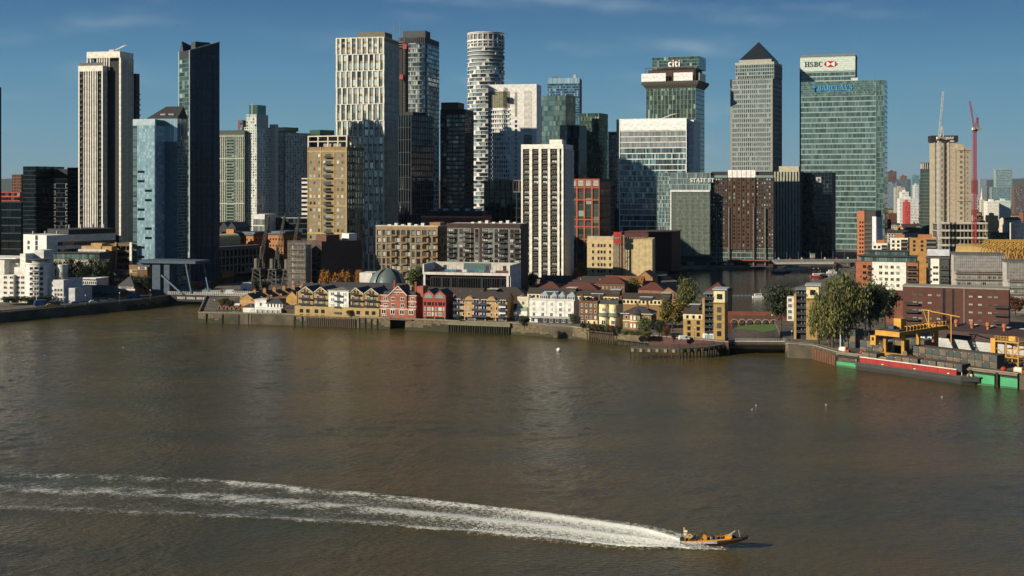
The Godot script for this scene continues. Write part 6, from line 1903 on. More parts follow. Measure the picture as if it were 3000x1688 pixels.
	for k in 6: bx(b, "post", "#b9b2a0", b.w * (0.02 + 0.19 * k), b.w * (0.02 + 0.19 * k) + 0.35, 0, 1.7, -0.5, -0.1)
	gable(b.n, "roof", "tile_brown", 0, b.w, -b.s, 0, b.h, 4.2, true, 0.4, tb)
	for q in [1374, 1439]:
		var xd: float = ux(b, q)
		mb = MB.new()
		for k in 8:
			var a0 := PI * k / 8.0
			var a1 := PI * (k + 1) / 8.0
			mb.quad(Vector3(xd + cos(a1) * 2.3, b.h + 0.9 + sin(a1) * 1.6, 0.3), Vector3(xd + cos(a0) * 2.3, b.h + 0.9 + sin(a0) * 1.6, 0.3), Vector3(xd + cos(a0) * 2.3, b.h + 0.9 + sin(a0) * 1.6, -5), Vector3(xd + cos(a1) * 2.3, b.h + 0.9 + sin(a1) * 1.6, -5))
		put(mb, "dormer_roof", "#a7a79f", b.n)
		mb = MB.new()
		for k in 8:
			var a0 := PI * k / 8.0
			var a1 := PI * (k + 1) / 8.0
			mb.tri(Vector3(xd, b.h + 0.9, 0.15), Vector3(xd + cos(a0) * 2.2, b.h + 0.9 + sin(a0) * 1.5, 0.15), Vector3(xd + cos(a1) * 2.2, b.h + 0.9 + sin(a1) * 1.5, 0.15))
		mb.box(Vector3(xd - 2.2, b.h - 0.2, -2), Vector3(xd + 2.2, b.h + 0.9, 0.15))
		put(mb, "dormer", tb, b.n)
	for r in 3:
		var y := 2.4 + r * 3.2
		for px in [1340, 1395, 1418, 1473]:
			var x: float = ux(b, px)
			win(b, "F", x - 1.6, y, 3.2, 2.3, "#dcdad4", "dark")
			bx(b, "balcony_slab", "#39424f", x - 1.9, x + 1.9, y - 0.5, y - 0.2, 0, 1.6)
			bx(b, "balcony_rail", "#22304e" if rng.randf() < 0.6 else "#2d3238", x - 1.9, x + 1.9, y - 0.2, y + 0.8, 1.5, 1.58)
			if px == 1473 and r < 2: bx(b, "awning", "#cfd2d6", x - 1.8, x + 1.8, y + 1.5, y + 2.3, 0.2, 1.4)
		for px in [1358, 1374, 1439, 1455]: win(b, "F", ux(b, px) - 0.6, y + 0.1, 1.2, 1.7, "#e0ded6", "home")
	# cream house, white houses, brown brick, bow house, villa
	b = site("cream_house", "narrow cream house with a glazed lean-to by a round bush", "house", 1516, 1548, 1550, 874, 655, 16, 10)
	body(b, "#c6bfa6"); parapet(b, "#cfc8b0", 0.7)
	win(b, "F", b.w * 0.4, b.h - 3.6, 1.4, 2.0)
	bx(b, "white_bay", "#d8d6cc", -0.5, b.w * 0.95, 2.6, 5.2, 0, 2.0)
	mb = MB.new(); mb.quad(Vector3(-0.5, 5.2, 2.2), Vector3(b.w * 0.95, 5.2, 2.2), Vector3(b.w * 0.9, 7.2, 0.05), Vector3(-0.2, 7.2, 0.05)); put(mb, "glass_roof", "#8fa08a!", b.n)
	for k in 3: bx(b, "porch_post", "#c9c6ba", -1 + k * 2.4, -0.7 + k * 2.4, 0, 2.6, 1.2, 1.5)
	b = site("white_house_row", "row of white four-storey houses with glass roof pavilions", "house", 1551, 1681, 1700, 883, 641, 17, 11)
	body(b, "#dcdad2")
	for q in [0.395, 0.6, 0.8]: bx(b, "party_line", "#8d8c88", b.w * q - 0.08, b.w * q + 0.08, 2.5, b.h, 0, 0.1)
	bx(b, "shop_front", "#22282b", b.w * 0.2, b.w, 0, 2.6, 0, 0.5)
	for k in 7: win(b, "F", b.w * (0.04 + 0.14 * k), 0.3, 1.7, 2.0, "#c9c8c2", "dark", 0.5 if k > 1 else 0.0)
	for r in 3:
		for q in [0.1, 0.3, 0.5, 0.7, 0.9]: win(b, "F", b.w * q - 0.7, 3.2 + r * 2.7, 1.4, 2.0, "#e6e4de", "pale" if r else "dark")
	bx(b, "balcony_rail", "#9c9c98", 0.2, b.w - 0.2, 2.6, 3.4, 0.9, 1.0)
	bx(b, "balcony_slab", "#b0aea8", 0.2, b.w - 0.2, 2.4, 2.6, 0, 1.0)
	bx(b, "roof_rail", "#c6c5c0", 0.1, b.w - 0.1, b.h + 0.1, b.h + 1.0, -0.2, -0.1)
	for q in [[0.2, 0.38], [0.46, 0.58], [0.63, 0.76], [0.82, 0.99]]:
		c = sub(b, "roof_pavilion", b.w * q[0], b.w * q[1], b.h, b.h + 2.4, -3, 5)
		body(c, "#b9c0be")
		for k in 4: win(c, "F", 0.1 + k * (c.w - 0.2) / 4.0, 0.3, (c.w - 0.4) / 4.0, 1.9, "#e8e7e2", "dark")
		hip(c.n, "glass_roof", "#9fb0ae!", 0, c.w, -5, 0, 2.4, 1.7, 0.2)
		mb = MB.new()
		for s in [[0.0, 0.0], [1.0, 0.0], [0.0, -5.0], [1.0, -5.0], [0.33, 0.0], [0.66, 0.0]]: mb.bar(Vector3(c.w * s[0], 2.45, s[1]), Vector3(c.w / 2, 4.2, -2.5), 0.14)
		put(mb, "roof_bar", "#e8e7e2", c.n)
	b = site("brown_brick_house", "plain brown brick house with sash windows beside the white row", "house", 1697, 1751, 1758, 885, 633, 18, 10)
	body(b, "brown_brick"); parapet(b, "brown_brick", 0.5)
	wins(b, "F", 0.3, -1, 2.4, b.h - 0.3, 4, 3, 1.0, 1.6)
	bx(b, "cream_base", "cream", b.w * 0.42, b.w, 0, 2.6, 0, 0.3)
	for k in 3: win(b, "F", b.w * (0.12 + 0.32 * k), 0.3, 1.2, 2.0, "#d9d6cc", "dark", 0.32)
	gable(b.n, "roof", "slate", 0.5, b.w / 2, -9, -1, b.h, 1.6, false, 0.0); gable(b.n, "roof", "slate", b.w / 2, b.w - 0.5, -9, -1, b.h, 1.6, false, 0.0)
	for q in [0.02, 0.98]: bx(b, "chimney", "#5a3f2a", b.w * q - 0.6, b.w * q + 0.6, b.h, b.h + 3.2, -6, -4)
	b = site("bow_fronted_house", "cream bow-fronted house with a scalloped canopy", "house", 1755, 1812, 1820, 893, 628, 18, 10)
	body(b, "cream")
	for q in [0.27, 0.76]:
		mb = MB.new(); mb.tube(Vector3(b.w * q, 0.0, -0.6), Vector3(b.w * q, b.h, -0.6), 2.3, 2.3, 20)
		put(mb, "bow", "cream", b.n)
		mb = MB.new(); mb.lathe(PackedVector2Array([Vector2(3.3, b.h * 0.47), Vector2(2.35, b.h * 0.62)]), 20, 0, TAU, Color.WHITE, Vector3(b.w * q, 0, -0.6))
		put(mb, "canopy", "#5f6a68", b.n)
		win(b, "F", b.w * q - 0.7, b.h * 0.7, 1.4, 1.6, "#e0ddd0", "pale", 1.7)
		win(b, "F", b.w * q - 1.0, 0.9, 2.0, 2.4, "#ecebe2", "dark", 1.7)
	bx(b, "mansard", "#3a3f42", 0.3, b.w - 0.3, b.h, b.h + 2.0, -9, -1.2)
	bx(b, "chimney", "#8a5a3c", b.w * 0.35, b.w * 0.55, b.h, b.h + 2.8, -3.4, -2.0)
	bx(b, "chimney", "#5a3f2a", b.w - 0.6, b.w + 0.6, b.h, b.h + 4, -7, -5)
	b = site("villa", "yellow brick villa with a bowed centre and white string course", "villa", 1825, 1908, 1918, 920, 614, 20, 11)
	body(b, "#8a6a38")
	mb = MB.new(); mb.tube(Vector3(b.w * 0.45, 0, -1.6), Vector3(b.w * 0.45, b.h, -1.6), 3.3, 3.3, 18); put(mb, "bow", "#8a6a38", b.n)
	hip(b.n, "roof", "slate", 0, b.w, -b.s, 0, b.h, 3.0, 0.9)
	mb = MB.new(); mb.lathe(PackedVector2Array([Vector2(4.0, b.h - 0.2), Vector2(4.0, b.h + 0.05), Vector2(0.2, b.h + 2.2)]), 18, 0, TAU, Color.WHITE, Vector3(b.w * 0.45, 0, -1.6)); put(mb, "bow_roof", "slate", b.n)
	bx(b, "eaves", "#d6d4ca", -1.0, b.w + 1.0, b.h - 0.25, b.h + 0.02, -b.s - 1, 1.0)
	bx(b, "string_course", "#d3cfc0", -0.06, b.w + 0.06, b.h * 0.5, b.h * 0.5 + 0.35, -2, 0.12)
	mb = MB.new(); mb.lathe(PackedVector2Array([Vector2(3.3, b.h * 0.5), Vector2(3.42, b.h * 0.5), Vector2(3.42, b.h * 0.5 + 0.35), Vector2(3.3, b.h * 0.5 + 0.35)]), 18, 0, TAU, Color.WHITE, Vector3(b.w * 0.45, 0, -1.6)); put(mb, "bow_course", "#d3cfc0", b.n)
	for r in 2:
		for q in [0.12, 0.86]: win(b, "F", b.w * q - 0.6, 0.9 + r * b.h * 0.5, 1.2, 1.9, "#dcdad2", "home")
		for q in [-0.6, 0.0, 0.6]:
			pc(b.n, "window", "#d5d8d4", Vector3(-0.55, 0.9 + r * b.h * 0.5, 0), Vector3(0.55, 2.8 + r * b.h * 0.5, 0.1), Transform3D(Basis(Vector3.UP, q), Vector3(b.w * 0.45 + sin(q) * 3.3, 0, -1.6 + cos(q) * 3.3)))
	for q in [0.42, 0.78]: chimney(b, b.w * q, -5, b.h + 1.6, 2.8)
	# house ranges behind the white row
	for q in [[1545, 1682, 864, 675, "long brown roofed cream range behind the white house row"], [1682, 1812, 870, 668, "long brown roofed cream range behind the bow fronted house"], [1820, 1960, 880, 650, "long brown roofed cream range behind the villa and golden tree"]]:
		b = house("cream_range", q[4], q[0], q[1], q[1] + 8, q[2], q[3], 17, 9, "stock_brick", "tile_brown", 2.6, "x", "terrace")
		bx(b, "cream_storey", "cream", 0.0, b.w, b.h - 2.6, b.h - 0.05, 0, 0.15)
		wins(b, "F", 0.5, -1, b.h - 2.5, b.h - 0.1, 12, 1, 1.1, 1.5, "#4a463c", "dark", 0.15)
		bx(b, "dormer", "#3a3733", b.w * 0.4, b.w * 0.66, b.h - 0.5, b.h + 1.3, -3, 0.3)
		bx(b, "dormer_roof", "#b9bcb9", b.w * 0.39, b.w * 0.67, b.h + 1.3, b.h + 1.5, -3, 0.6)
		bx(b, "stair_tower", "#4a3a2c", b.w - 4, b.w + 0.4, 0, b.h + 3.4, -7, -2)
		bx(b, "stair_roof", "#a8aaa6", b.w - 4.6, b.w + 1, b.h + 3.4, b.h + 3.7, -8, -1)
	b = house("slate_terrace", "slate roofed terrace with pale party walls behind the balcony block", 1216, 1412, 1418, 862, 690, 15, 9, "stock_brick", "tile_brown", 2.6, "x", "terrace")
	wins(b, "F", 1, -1, b.h - 2.6, b.h - 0.2, 14, 1, 1.1, 1.3)
	for k in 7: bx(b, "party_wall", "#9c8a68", b.w * (0.04 + 0.155 * k), b.w * (0.04 + 0.155 * k) + 0.4, b.h, b.h + 1.6, -7.5, -1.5)
	b = house("dark_roofed_hall", "dark roofed hall between balcony block and cream range", 1420, 1540, 1548, 866, 705, 15, 14, "#33261e", "tile_brown", 4.0, "hip", "hall")
	bx(b, "lift_box", "#3a2a24", b.w * 0.08, b.w * 0.28, b.h, b.h + 3.0, -6, -1)
	bx(b, "lift_roof", "#a8aaa6", b.w * 0.06, b.w * 0.32, b.h + 3.0, b.h + 3.3, -7, 0)
	for q in [[1556, 1640, 838, 735], [1640, 1748, 840, 730], [1745, 1830, 822, 760]]:
		b = house("red_roofed_house", "house range under a dark red hipped tile roof", q[0], q[1], q[1] + 8, q[2] + 8, q[3], 16, 12, "brown_brick", "tile_red", 3.6, "hip", "house", "dark red roofed ranges")
		wins(b, "F", 1, -1, 1, b.h - 0.6, 7, 2, 1.0, 1.3)
	for q in [[1582, 1770, 828, 800, "tile_brown", "slate grey stepped terrace roofs below the white balcony tower"], [1770, 1882, 828, 790, "tile_orange", "mossy orange tiled roof terrace below the cream blocks"]]:
		b = house("terrace_range", q[5], q[0], q[1], q[1] + 8, q[2] + 4, q[3], 15, 13, "stock_brick", q[4], 4.0, "x", "terrace")
		for k in 4: bx(b, "party_wall", "#a08c62", b.w * (0.02 + 0.3 * k), b.w * (0.02 + 0.3 * k) + 0.5, b.h + 0.3, b.h + 3.0, -9, -2.5)
		wins(b, "F", 1, -1, b.h - 3, b.h - 0.4, 12, 1, 1.2, 1.4)
	b = house("orange_gabled_house", "small house with a mossy orange gable roof", 1868, 1912, 1930, 815, 800, 20, 14, "#8d6a44", "tile_orange", 4.0, "z")
	b = house("red_roofed_house", "red roofed house on the basin beside the round willow", 1870, 1945, 1955, 850, 735, 18, 12, "#8a5f40", "tile_red", 3.8, "hip", "house")
	wins(b, "F", 1, -1, 1, b.h - 1, 5, 2, 1.2, 1.5, "#3a2a20", "dark")
	b = house("red_roofed_house", "small red gabled house by the basin's edge", 1932, 1985, 1992, 862, 720, 22, 12, "#8a5f40", "tile_red", 3.6, "z", "house")
	wins(b, "F", 0.5, -1, 1, b.h - 0.5, 3, 2, 1.2, 1.4, "#3a2a20", "dark")
func yellow_tower(label: String, L: float, C: float, R: float, top: float, d: float, base_glass: bool) -> Dictionary:
	var b := site("yellow_brick_tower", label, "apartment building", L, C, R, top, d, 16, 12, G, "yellow towers at the lock")
	var yb := "#a0834c"
	var xm: float = b.w * 0.5
	bx(b, "wall", yb, xm, b.w, 0, b.h - 6.2, -b.s, 0.8)
	bx(b, "cream_top", "cream", xm, b.w, b.h - 6.2, b.h, -b.s, 0.4)
	bx(b, "roof_slab", "#9fa3a4", xm - 0.6, b.w + 0.9, b.h, b.h + 0.5, -b.s, 1.2)
	bx(b, "balcony_core", "#2a2c2e", 1.0, xm, 0, b.h - 2.0, -b.s, -1.2)
	bx(b, "side_pier", yb, 0, 1.1, 0, b.h - 4, -b.s, 0.6)
	bx(b, "roof_slab", "#6f7374", 0.4, xm, b.h - 2.0, b.h - 1.6, -b.s, 0.5)
	var n := 7
	var dy: float = (b.h - 5) / n
	for k in n:
		bx(b, "balcony_slab", "#3c3f41", 1.1, xm, 3.0 + k * dy, 3.25 + k * dy, -1.2, 0.7)
		bx(b, "balcony_rail", "#1f2224", 1.1, xm, 3.25 + k * dy, 4.25 + k * dy, 0.6, 0.68)
		win(b, "F", 1.8, 3.4 + k * dy, xm - 2.4, 2.2, "#8d918f", "dark", -1.15)
	for k in 4: win(b, "F", xm + (b.w - xm) * 0.32, 2.0 + k * 3.6, 1.9, 2.4, "#3b2f26", "home", 0.8)
	win(b, "F", xm + (b.w - xm) * 0.3, b.h - 4.2, 2.4, 2.4, "#2a2a28", "dark", 0.42)
	bx(b, "planter", "#6d5a3c", xm, b.w, b.h - 6.3, b.h - 5.7, 0.4, 0.9)
	if base_glass:
		bx(b, "base_frame", "#d9d8d0", 0.2, xm + 0.2, 0, 3.0, -1, 0.75)
		for k in 4: bx(b, "base_pane", "#9aa6a4!", 1.2 + k * (xm - 1.4) / 4.0, 1.0 + (k + 1) * (xm - 1.4) / 4.0, 0.3, 2.5, 0.7, 0.82)
	wins(b, "R", 1, -1, 2, b.h - 7, 3, 5, 1.2, 1.6, "#3a3028", "dark")
	return b

func east_bank():
	var b: Dictionary
	var c: Dictionary
	var mb: MB
	var o: Node3D
	# lock-side towers
	b = yellow_tower("yellow brick tower with dark balconies beside the lock, by the timber jetty", 2058, 2124, 2128, 850, 573, true)
	c = sub(b, "left_wing", -9.0, 0, 0, 11.5, -1.5, 9)
	body(c, "#a0834c")
	gable(c.n, "roof", "tile_brown", 0, c.w, -9, 0, 11.5, 2.2, true, 0.3, "#a0834c")
	bx(c, "cream_storey", "cream", 0, c.w, 9.0, 11.4, 0, 0.15)
	wins(c, "F", 0.5, -1, 0.8, 9, 2, 3, 1.5, 1.8, "#3b2f26", "dark")
	wins(c, "F", 0.5, -1, 9.1, 11.2, 3, 1, 1.1, 1.5, "#3b2f26", "dark", 0.15)
	bx(c, "roof_box", "#33312e", 3, 7, 12.5, 15.5, -6, -2); bx(c, "roof_box_lid", "#9fa3a4", 2.4, 7.6, 15.5, 15.8, -6.5, -1.5)
	b = house("red_roofed_house", "brick house with a wide red roof behind the lock-side tower", 2065, 2130, 2140, 855, 690, 20, 16, "#8a6a4a", "tile_red", 4.6, "hip", "house")
	b = yellow_tower("yellow brick tower with dark balconies beside the willow", 2326, 2399, 2402, 838, 576, false)
	bx(b, "white_bay", "#c9c8c0", -3.2, 0, 8, 19, -8, -2)
	for k in 4: win(b, "F", -2.8, 8.6 + k * 2.7, 1.8, 1.9, "#e0ddd2", "dark", -2.0)
	b = house("garage", "low brown garage block beside the white parked van", 1962, 2010, 2030, 985, 612, 40, 10, "#7a5a34", "#26241f", 0.2, "flat", "garage")
	# jetty
	var a := gp(1850, 1018, 3.6)
	var e := gp(2165, 1013, 3.6)
	o = thing("timber_jetty", "long timber jetty on dark posts in front of the lock tower", "jetty", Vector3.ZERO)
	var pts := [gp(1846, 1019, 4.6), gp(1990, 1022, 4.6), gp(2070, 1017, 4.6), gp(2125, 1008, 4.6), gp(2165, 998, 4.6)]
	for k in 4:
		var p0: Vector3 = pts[k]
		var p1: Vector3 = pts[k + 1]
		var v: Vector3 = p1 - p0
		var X := Transform3D(Basis(Vector3.UP, -atan2(v.z, v.x)), p0)
		var L := v.length()
		pc(o, "deck", "#57524a", Vector3(0, -0.5, -5.0), Vector3(L, 0.0, 0), X)
		pc(o, "fascia_beam", "timber", Vector3(0, -1.7, 0), Vector3(L, -0.4, 0.4), X)
		var n := int(L / 1.7)
		for q in n:
			pc(o, "post", "timber_dark" if q % 3 == 0 else "weed", Vector3(L * q / n, -5.5, 0.1), Vector3(L * q / n + 0.42, -0.3, 0.6), X)
			if q % 2 == 0: pc(o, "brace", "#8f7f5e", Vector3(L * q / n + 0.45, -1.6, 0.4), Vector3(L * q / n + 1.75, -0.35, 0.75), X)
		mb = MB.new()
		for zz in [0.0, -4.9]:
			for r in 3: mb.bar(X * Vector3(0, 0.4 + r * 0.4, zz), X * Vector3(L, 0.4 + r * 0.4, zz), 0.07)
			for q in n: mb.bar(X * Vector3(L * q / n, 0, zz), X * Vector3(L * q / n, 1.25, zz), 0.09)
		put(mb, "railing", "#2b2926", o)
	# lock gate, algae, arched bridge
	a = gp(2133, 1002, 4.6); e = gp(2304, 1003, 4.6)
	var lv := e - a
	o = thing("lock_gate", "brown lock gate with a pale footbridge across the basin mouth", "lock gate", a, -atan2(lv.z, lv.x))
	pc(o, "gate_leaf", "#5a4028", Vector3(0, -6.5, -0.5), Vector3(lv.length() * 0.5 - 0.2, 0, 0.3))
	pc(o, "gate_leaf", "#5f4a2e", Vector3(lv.length() * 0.5 + 0.2, -6.5, -0.5), Vector3(lv.length(), 0, 0.3))
	pc(o, "footbridge", "#b9b8b0", Vector3(-1, 0.2, -1.2), Vector3(lv.length() + 1, 0.5, 0.4))
	mb = MB.new()
	for q in 24: mb.bar(Vector3(lv.length() * q / 23.0, 0.5, 0.3), Vector3(lv.length() * q / 23.0, 1.6, 0.3), 0.07)
	for r in 2: mb.bar(Vector3(0, 1.0 + r * 0.6, 0.3), Vector3(lv.length(), 1.0 + r * 0.6, 0.3), 0.08)
	put(mb, "railing", "#c2c2bc", o)
	mb = MB.new()
	var al := PackedVector2Array()
	for q in [[2150, 963], [2168, 955], [2200, 951], [2268, 950], [2276, 966], [2240, 972], [2210, 966]]: al.append(g2(q[0], q[1], G - 1.5))
	mb.prism(al, G - 1.62, G - 1.57)
	tag(put(mb, "algae", "#4f6a1e", self, "stuff"), "bright green algae on the lock water", "algae")
	b = site("arched_bridge", "red brick road bridge with low arches across the dock", "bridge", 2128, 2312, 2314, 938, 655, 6, 9)
	bx(b, "deck", "#4f3a2e", 0, b.w, 0.6, 2.4, -b.s, 0)
	bx(b, "parapet", "#74402c", 0, b.w, 2.4, 3.6, -0.5, 0)
	bx(b, "parapet", "#74402c", 0, b.w, 2.4, 3.6, -b.s, -b.s + 0.5)
	for k in 6:
		var x0: float = b.w * (0.13 + 0.125 * k)
		mb = MB.new()
		for q in 8:
			var a0 := PI * q / 8.0
			var a1 := PI * (q + 1) / 8.0
			mb.bar(Vector3(x0 + cos(a0) * 1.9, -1.4 + sin(a0) * 1.9, 0.1), Vector3(x0 + cos(a1) * 1.9, -1.4 + sin(a1) * 1.9, 0.1), 0.3, 0.35)
		put(mb, "arch_ring", "#a88a70", b.n)
		bx(b, "pier", "#6b3a28", x0 + 1.7, x0 + 2.3, -4, 0.6, -b.s, -0.05)
		bx(b, "spandrel", "#6b3a28", x0 - 1.75, x0 + 1.75, 0.2, 0.62, -b.s + 0.1, -0.02)
	bx(b, "abutment", "#6b3a28", 0, b.w * 0.1, -4, 2.4, -b.s, 0.1)
	bx(b, "abutment", "#6b3a28", b.w * 0.86, b.w, -4, 2.4, -b.s, 0.1)
	o = thing("pontoon", "thin floating walkway across the dark basin", "pontoon", gp(2130, 868, G - 1.5), 0.0)
	pc(o, "deck", "#5c6468", Vector3(0, 0, -1), Vector3(wx(2250, gd(868, 4.0)) - wx(2130, gd(868, 4.0)), 0.5, 0.5))
	for k in 9: pc(o, "post", "#8d9294", Vector3(k * 2.4, 0.5, -0.9), Vector3(k * 2.4 + 0.15, 1.5, -0.75))
	# boats in the basin
	for q in [[2225, 872, 9.0, "#d6d4cb", "white motor cruiser moored by the trees of the basin"], [2150, 783, 24.0, "#3a3c40", "long black barge home moored below the flyover"], [2330, 790, 22.0, "#c9c8c2", "long white ship moored under the flyover"], [2400, 812, 14.0, "#8a3030", "red hulled boat in the marina corner"], [2440, 800, 10.0, "#d2d0ca", "small white yacht in the marina corner"], [2290, 800, 16.0, "#2f3438", "dark narrow boat beside the white ship"]]:
		boat(q[0], q[1], q[2], q[3], q[4])
	# construction clutter on the far dock side
	var sj := ["#a03028", "#c8c4b8", "#8d7a5c", "#3a5a8a", "#b58a3a", "#6a6a66"]
	for k in 16:
		var px := 1990.0 + k * 16.5
		var d := 1100.0 - (k % 3) * 8
		var s := thing("site_cabin", "small site cabin or stacked material on the far dock side", "site cabin", Vector3(wx(px, d), G, -d), 0.1 * (k % 4), "site cabins by the dock")
		var w := 2.0 + (k * 7 % 5)
		pc(s, "body", sj[k % 6], Vector3(-w / 2, 0, -1.5), Vector3(w / 2, 1.6 + (k * 5 % 4) * 0.7, 1.5))
		pc(s, "lid", "#5a564e", Vector3(-w / 2 - 0.1, 1.6 + (k * 5 % 4) * 0.7, -1.6), Vector3(w / 2 + 0.1, 1.8 + (k * 5 % 4) * 0.7, 1.6))
	# flyover
	b = site("flyover", "grey road flyover on white piers crossing the marina", "bridge", 2268, 2510, 2512, 762, 1050, -6, 12, G)
	bx(b, "deck", "#7d7a72", 0, b.w, 4.6, 6.6, -b.s, 0)
	bx(b, "edge_girder", "#b9b6ac", 0, b.w * 0.72, 3.6, 5.4, 0, 0.5)
	bx(b, "parapet", "#8f8b80", 0, b.w, 6.6, 7.6, -0.4, 0)
	for k in 7:
		bx(b, "lamp_post", "#5a5a58", b.w * (0.02 + 0.14 * k), b.w * (0.02 + 0.14 * k) + 0.25, 7.6, 14, -2, -1.75)
		bx(b, "beacon", "#a83030" if k % 2 else "#c9c6bc", b.w * (0.05 + 0.14 * k), b.w * (0.05 + 0.14 * k) + 1.0, 7.6, 9.0, -1, -0.3)
	mb = MB.new()
	for q in [-2.2, 2.2]:
		mb.bar(Vector3(b.w * 0.52, 4.6, -3), Vector3(b.w * 0.52 + q, -0.5, -3), 0.7)
		mb.bar(Vector3(b.w * 0.52, 4.6, -9), Vector3(b.w * 0.52 + q, -0.5, -9), 0.7)
	put(mb, "trestle", "#c9c6bc", b.n)
	for q in [0.03, 0.8, 0.97]: bx(b, "pier", "#6f6c64", b.w * q, b.w * q + 1.6, -2, 4.6, -9, -3)
	mb = MB.new(); mb.bar(Vector3(b.w * 0.75, 5, 1), Vector3(b.w * 0.95, 0, 2), 1.4, 0.5); put(mb, "stair_flight", "#6f6c64", b.n)
	b = site("control_cabin", "small glazed control cabin above the flyover", "cabin", 2376, 2388, 2390, 744, 1052, 0, 4, wy(762, 1052))
	bx(b, "cabin_wall", "#8d8f8c", 0, b.w, 1.5, b.h, -4, 0); bx(b, "stalk", "#7d7a72", b.w * 0.35, b.w * 0.65, -1.2, 1.5, -3, -1); bx(b, "cabin_roof", "#5d605e", -0.5, b.w + 0.5, b.h, b.h + 0.3, -4.5, 0.5)
	b = site("boat_house", "small teal marina office with a barrel roof", "marina office", 2401, 2425, 2428, 808, 965, 10, 7)
	body(b, "#6f8a86"); mb = MB.new()
	for k in 8: mb.quad(Vector3(b.w / 2 + cos(PI * (k + 1) / 8.0) * b.w * 0.55, b.h + sin(PI * (k + 1) / 8.0) * 1.6, 0.3), Vector3(b.w / 2 + cos(PI * k / 8.0) * b.w * 0.55, b.h + sin(PI * k / 8.0) * 1.6, 0.3), Vector3(b.w / 2 + cos(PI * k / 8.0) * b.w * 0.55, b.h + sin(PI * k / 8.0) * 1.6, -7), Vector3(b.w / 2 + cos(PI * (k + 1) / 8.0) * b.w * 0.55, b.h + sin(PI * (k + 1) / 8.0) * 1.6, -7))
	put(mb, "barrel_roof", "#9aa8a4", b.n)
	# apartment group
	b = site("brick_and_white_tower", "apartment tower in orange brick, dark balconies and white render", "apartment building", 2512, 2566, 2616, 618, 900, 30, 16)
	body(b, "#33302c")
	bx(b, "brick_pier", "#a0623a", 0, b.w * 0.4, 0, b.h, -10, 0.6)
	bx(b, "white_pier", "#cfd0d4", b.w * 0.82, b.w + 0.4, 0, b.h - 4, -3, 0.7)
	bx(b, "render_flank", "#a6aac0", b.w, b.w + 0.5, 0, b.h - 4.5, -b.s, -3)
	for r in 14:
		win(b, "F", b.w * 0.12, 3 + r * 3.0, 1.2, 1.6, "#5a3826", "dark", 0.6); win(b, "F", b.w * 0.26, 3 + r * 3.0, 1.2, 1.6, "#5a3826", "dark", 0.6)
		bx(b, "balcony_rail", "#4a4640", b.w * 0.42, b.w * 0.8, 2.4 + r * 3.0, 3.4 + r * 3.0, 0.8, 0.9)
		bx(b, "balcony_slab", "#5d5850", b.w * 0.42, b.w * 0.8, 2.2 + r * 3.0, 2.4 + r * 3.0, 0, 0.9)
		if r > 2: win(b, "R", 4, 2.4 + r * 3.0, 1.4, 1.6, "#8a8ea0", "dark", 0.5)
	for q in [[2555, 2600, 716, 860, "white", "low white flats with dark balconies below the orange brick tower"], [2608, 2660, 700, 880, "#d8d3c0", "cream and brick stepped flats behind the long white flats"], [2665, 2745, 700, 850, "#a0763c", "tan brick flats with a dark corner by the terracotta sheds"]]:
		b = site("low_flats", q[5], "apartment building", q[0], q[1], q[1] + 14, q[2], q[3], 20, 14)
		var wm: String = "#dcd9cc" if q[4] == "white" else q[4]
		body(b, wm); parapet(b, wm, 0.6)
		wins(b, "F", 0.5, b.w * 0.6, b.h - 9, b.h - 0.6, 2, 3, 1.7, 1.8, "#4a463e", "dark")
		bx(b, "balcony_recess", "#2b2f30!", b.w * 0.62, b.w * 0.98, b.h - 9.5, b.h - 0.6, 0, 0.1)
		for r in 3: bx(b, "balcony_rail", "#6d675c", b.w * 0.62, b.w * 0.98, b.h - 9 + r * 3, b.h - 8 + r * 3, 0.1, 1.0)
		bx(b, "roof_room", "#a0623a", b.w * 0.3, b.w * 0.8, b.h, b.h + 2.6, -10, -4)
	b = site("long_white_flats", "long white rendered flats with a set-back glass attic", "apartment building", 2508, 2690, 2708, 770, 760, 20, 16)
	body(b, "#9a5a38")
	var x0: float = ux(b, 2556)
	var x1: float = ux(b, 2655)
	bx(b, "white_front", "#dedacc", x0, x1, 0, b.h, -2, 0.5)
	var dy: float = (b.h - 1.0) / 6.0
	for r in 6:
		for q in 4: win(b, "F", x0 + (x1 - x0) * (0.2 + 0.17 * q), 0.8 + r * dy, 1.9, 1.9, "#a9a69a", "home", 0.5)
		win(b, "F", ux(b, 2528), 0.8 + r * dy, 2.0, 1.8, "#4a2c1c", "dark")
		for q in [[2541, 2555], [2656, 2689]]:
			bx(b, "balcony_slab", "#4a463e", ux(b, q[0]), ux(b, q[1]), 0.4 + r * dy, 0.65 + r * dy, 0, 1.6)
			bx(b, "balcony_rail", "#26282a", ux(b, q[0]), ux(b, q[1]), 0.65 + r * dy, 1.6 + r * dy, 1.5, 1.58)
			win(b, "F", ux(b, q[0]) + 0.4, 0.7 + r * dy, ux(b, q[1]) - ux(b, q[0]) - 0.8, 2.0, "#3a3a38", "dark")
	c = sub(b, "attic", 1.5, b.w - 1, b.h, b.h + 3.2, -1.5, 13)
	body(c, "#26302f"); fac(c, "F", 0, -1, 0.2, 3.0, 20, 1, {"pal": "teal", "sh": 0.2, "mw": 0.3})
	bx(c, "roof", "#33383a", -1, c.w + 0.6, 3.2, 3.6, -13, 1.2)
	c = sub(b, "attic_upper", 6, b.w - 6, b.h + 3.6, b.h + 6.4, -5, 9)
	body(c, "#26302f"); fac(c, "F", 0, -1, 0.2, 2.6, 15, 1, {"pal": "teal", "sh": 0.2, "mw": 0.3}); bx(c, "roof", "#3a4042", -0.8, c.w + 0.6, 2.8, 3.2, -9, 0.8)
	b = site("white_flats", "white flats with strip windows and a pale rooftop screen", "apartment building", 2714, 2780, 2800, 758, 760, 22, 16)
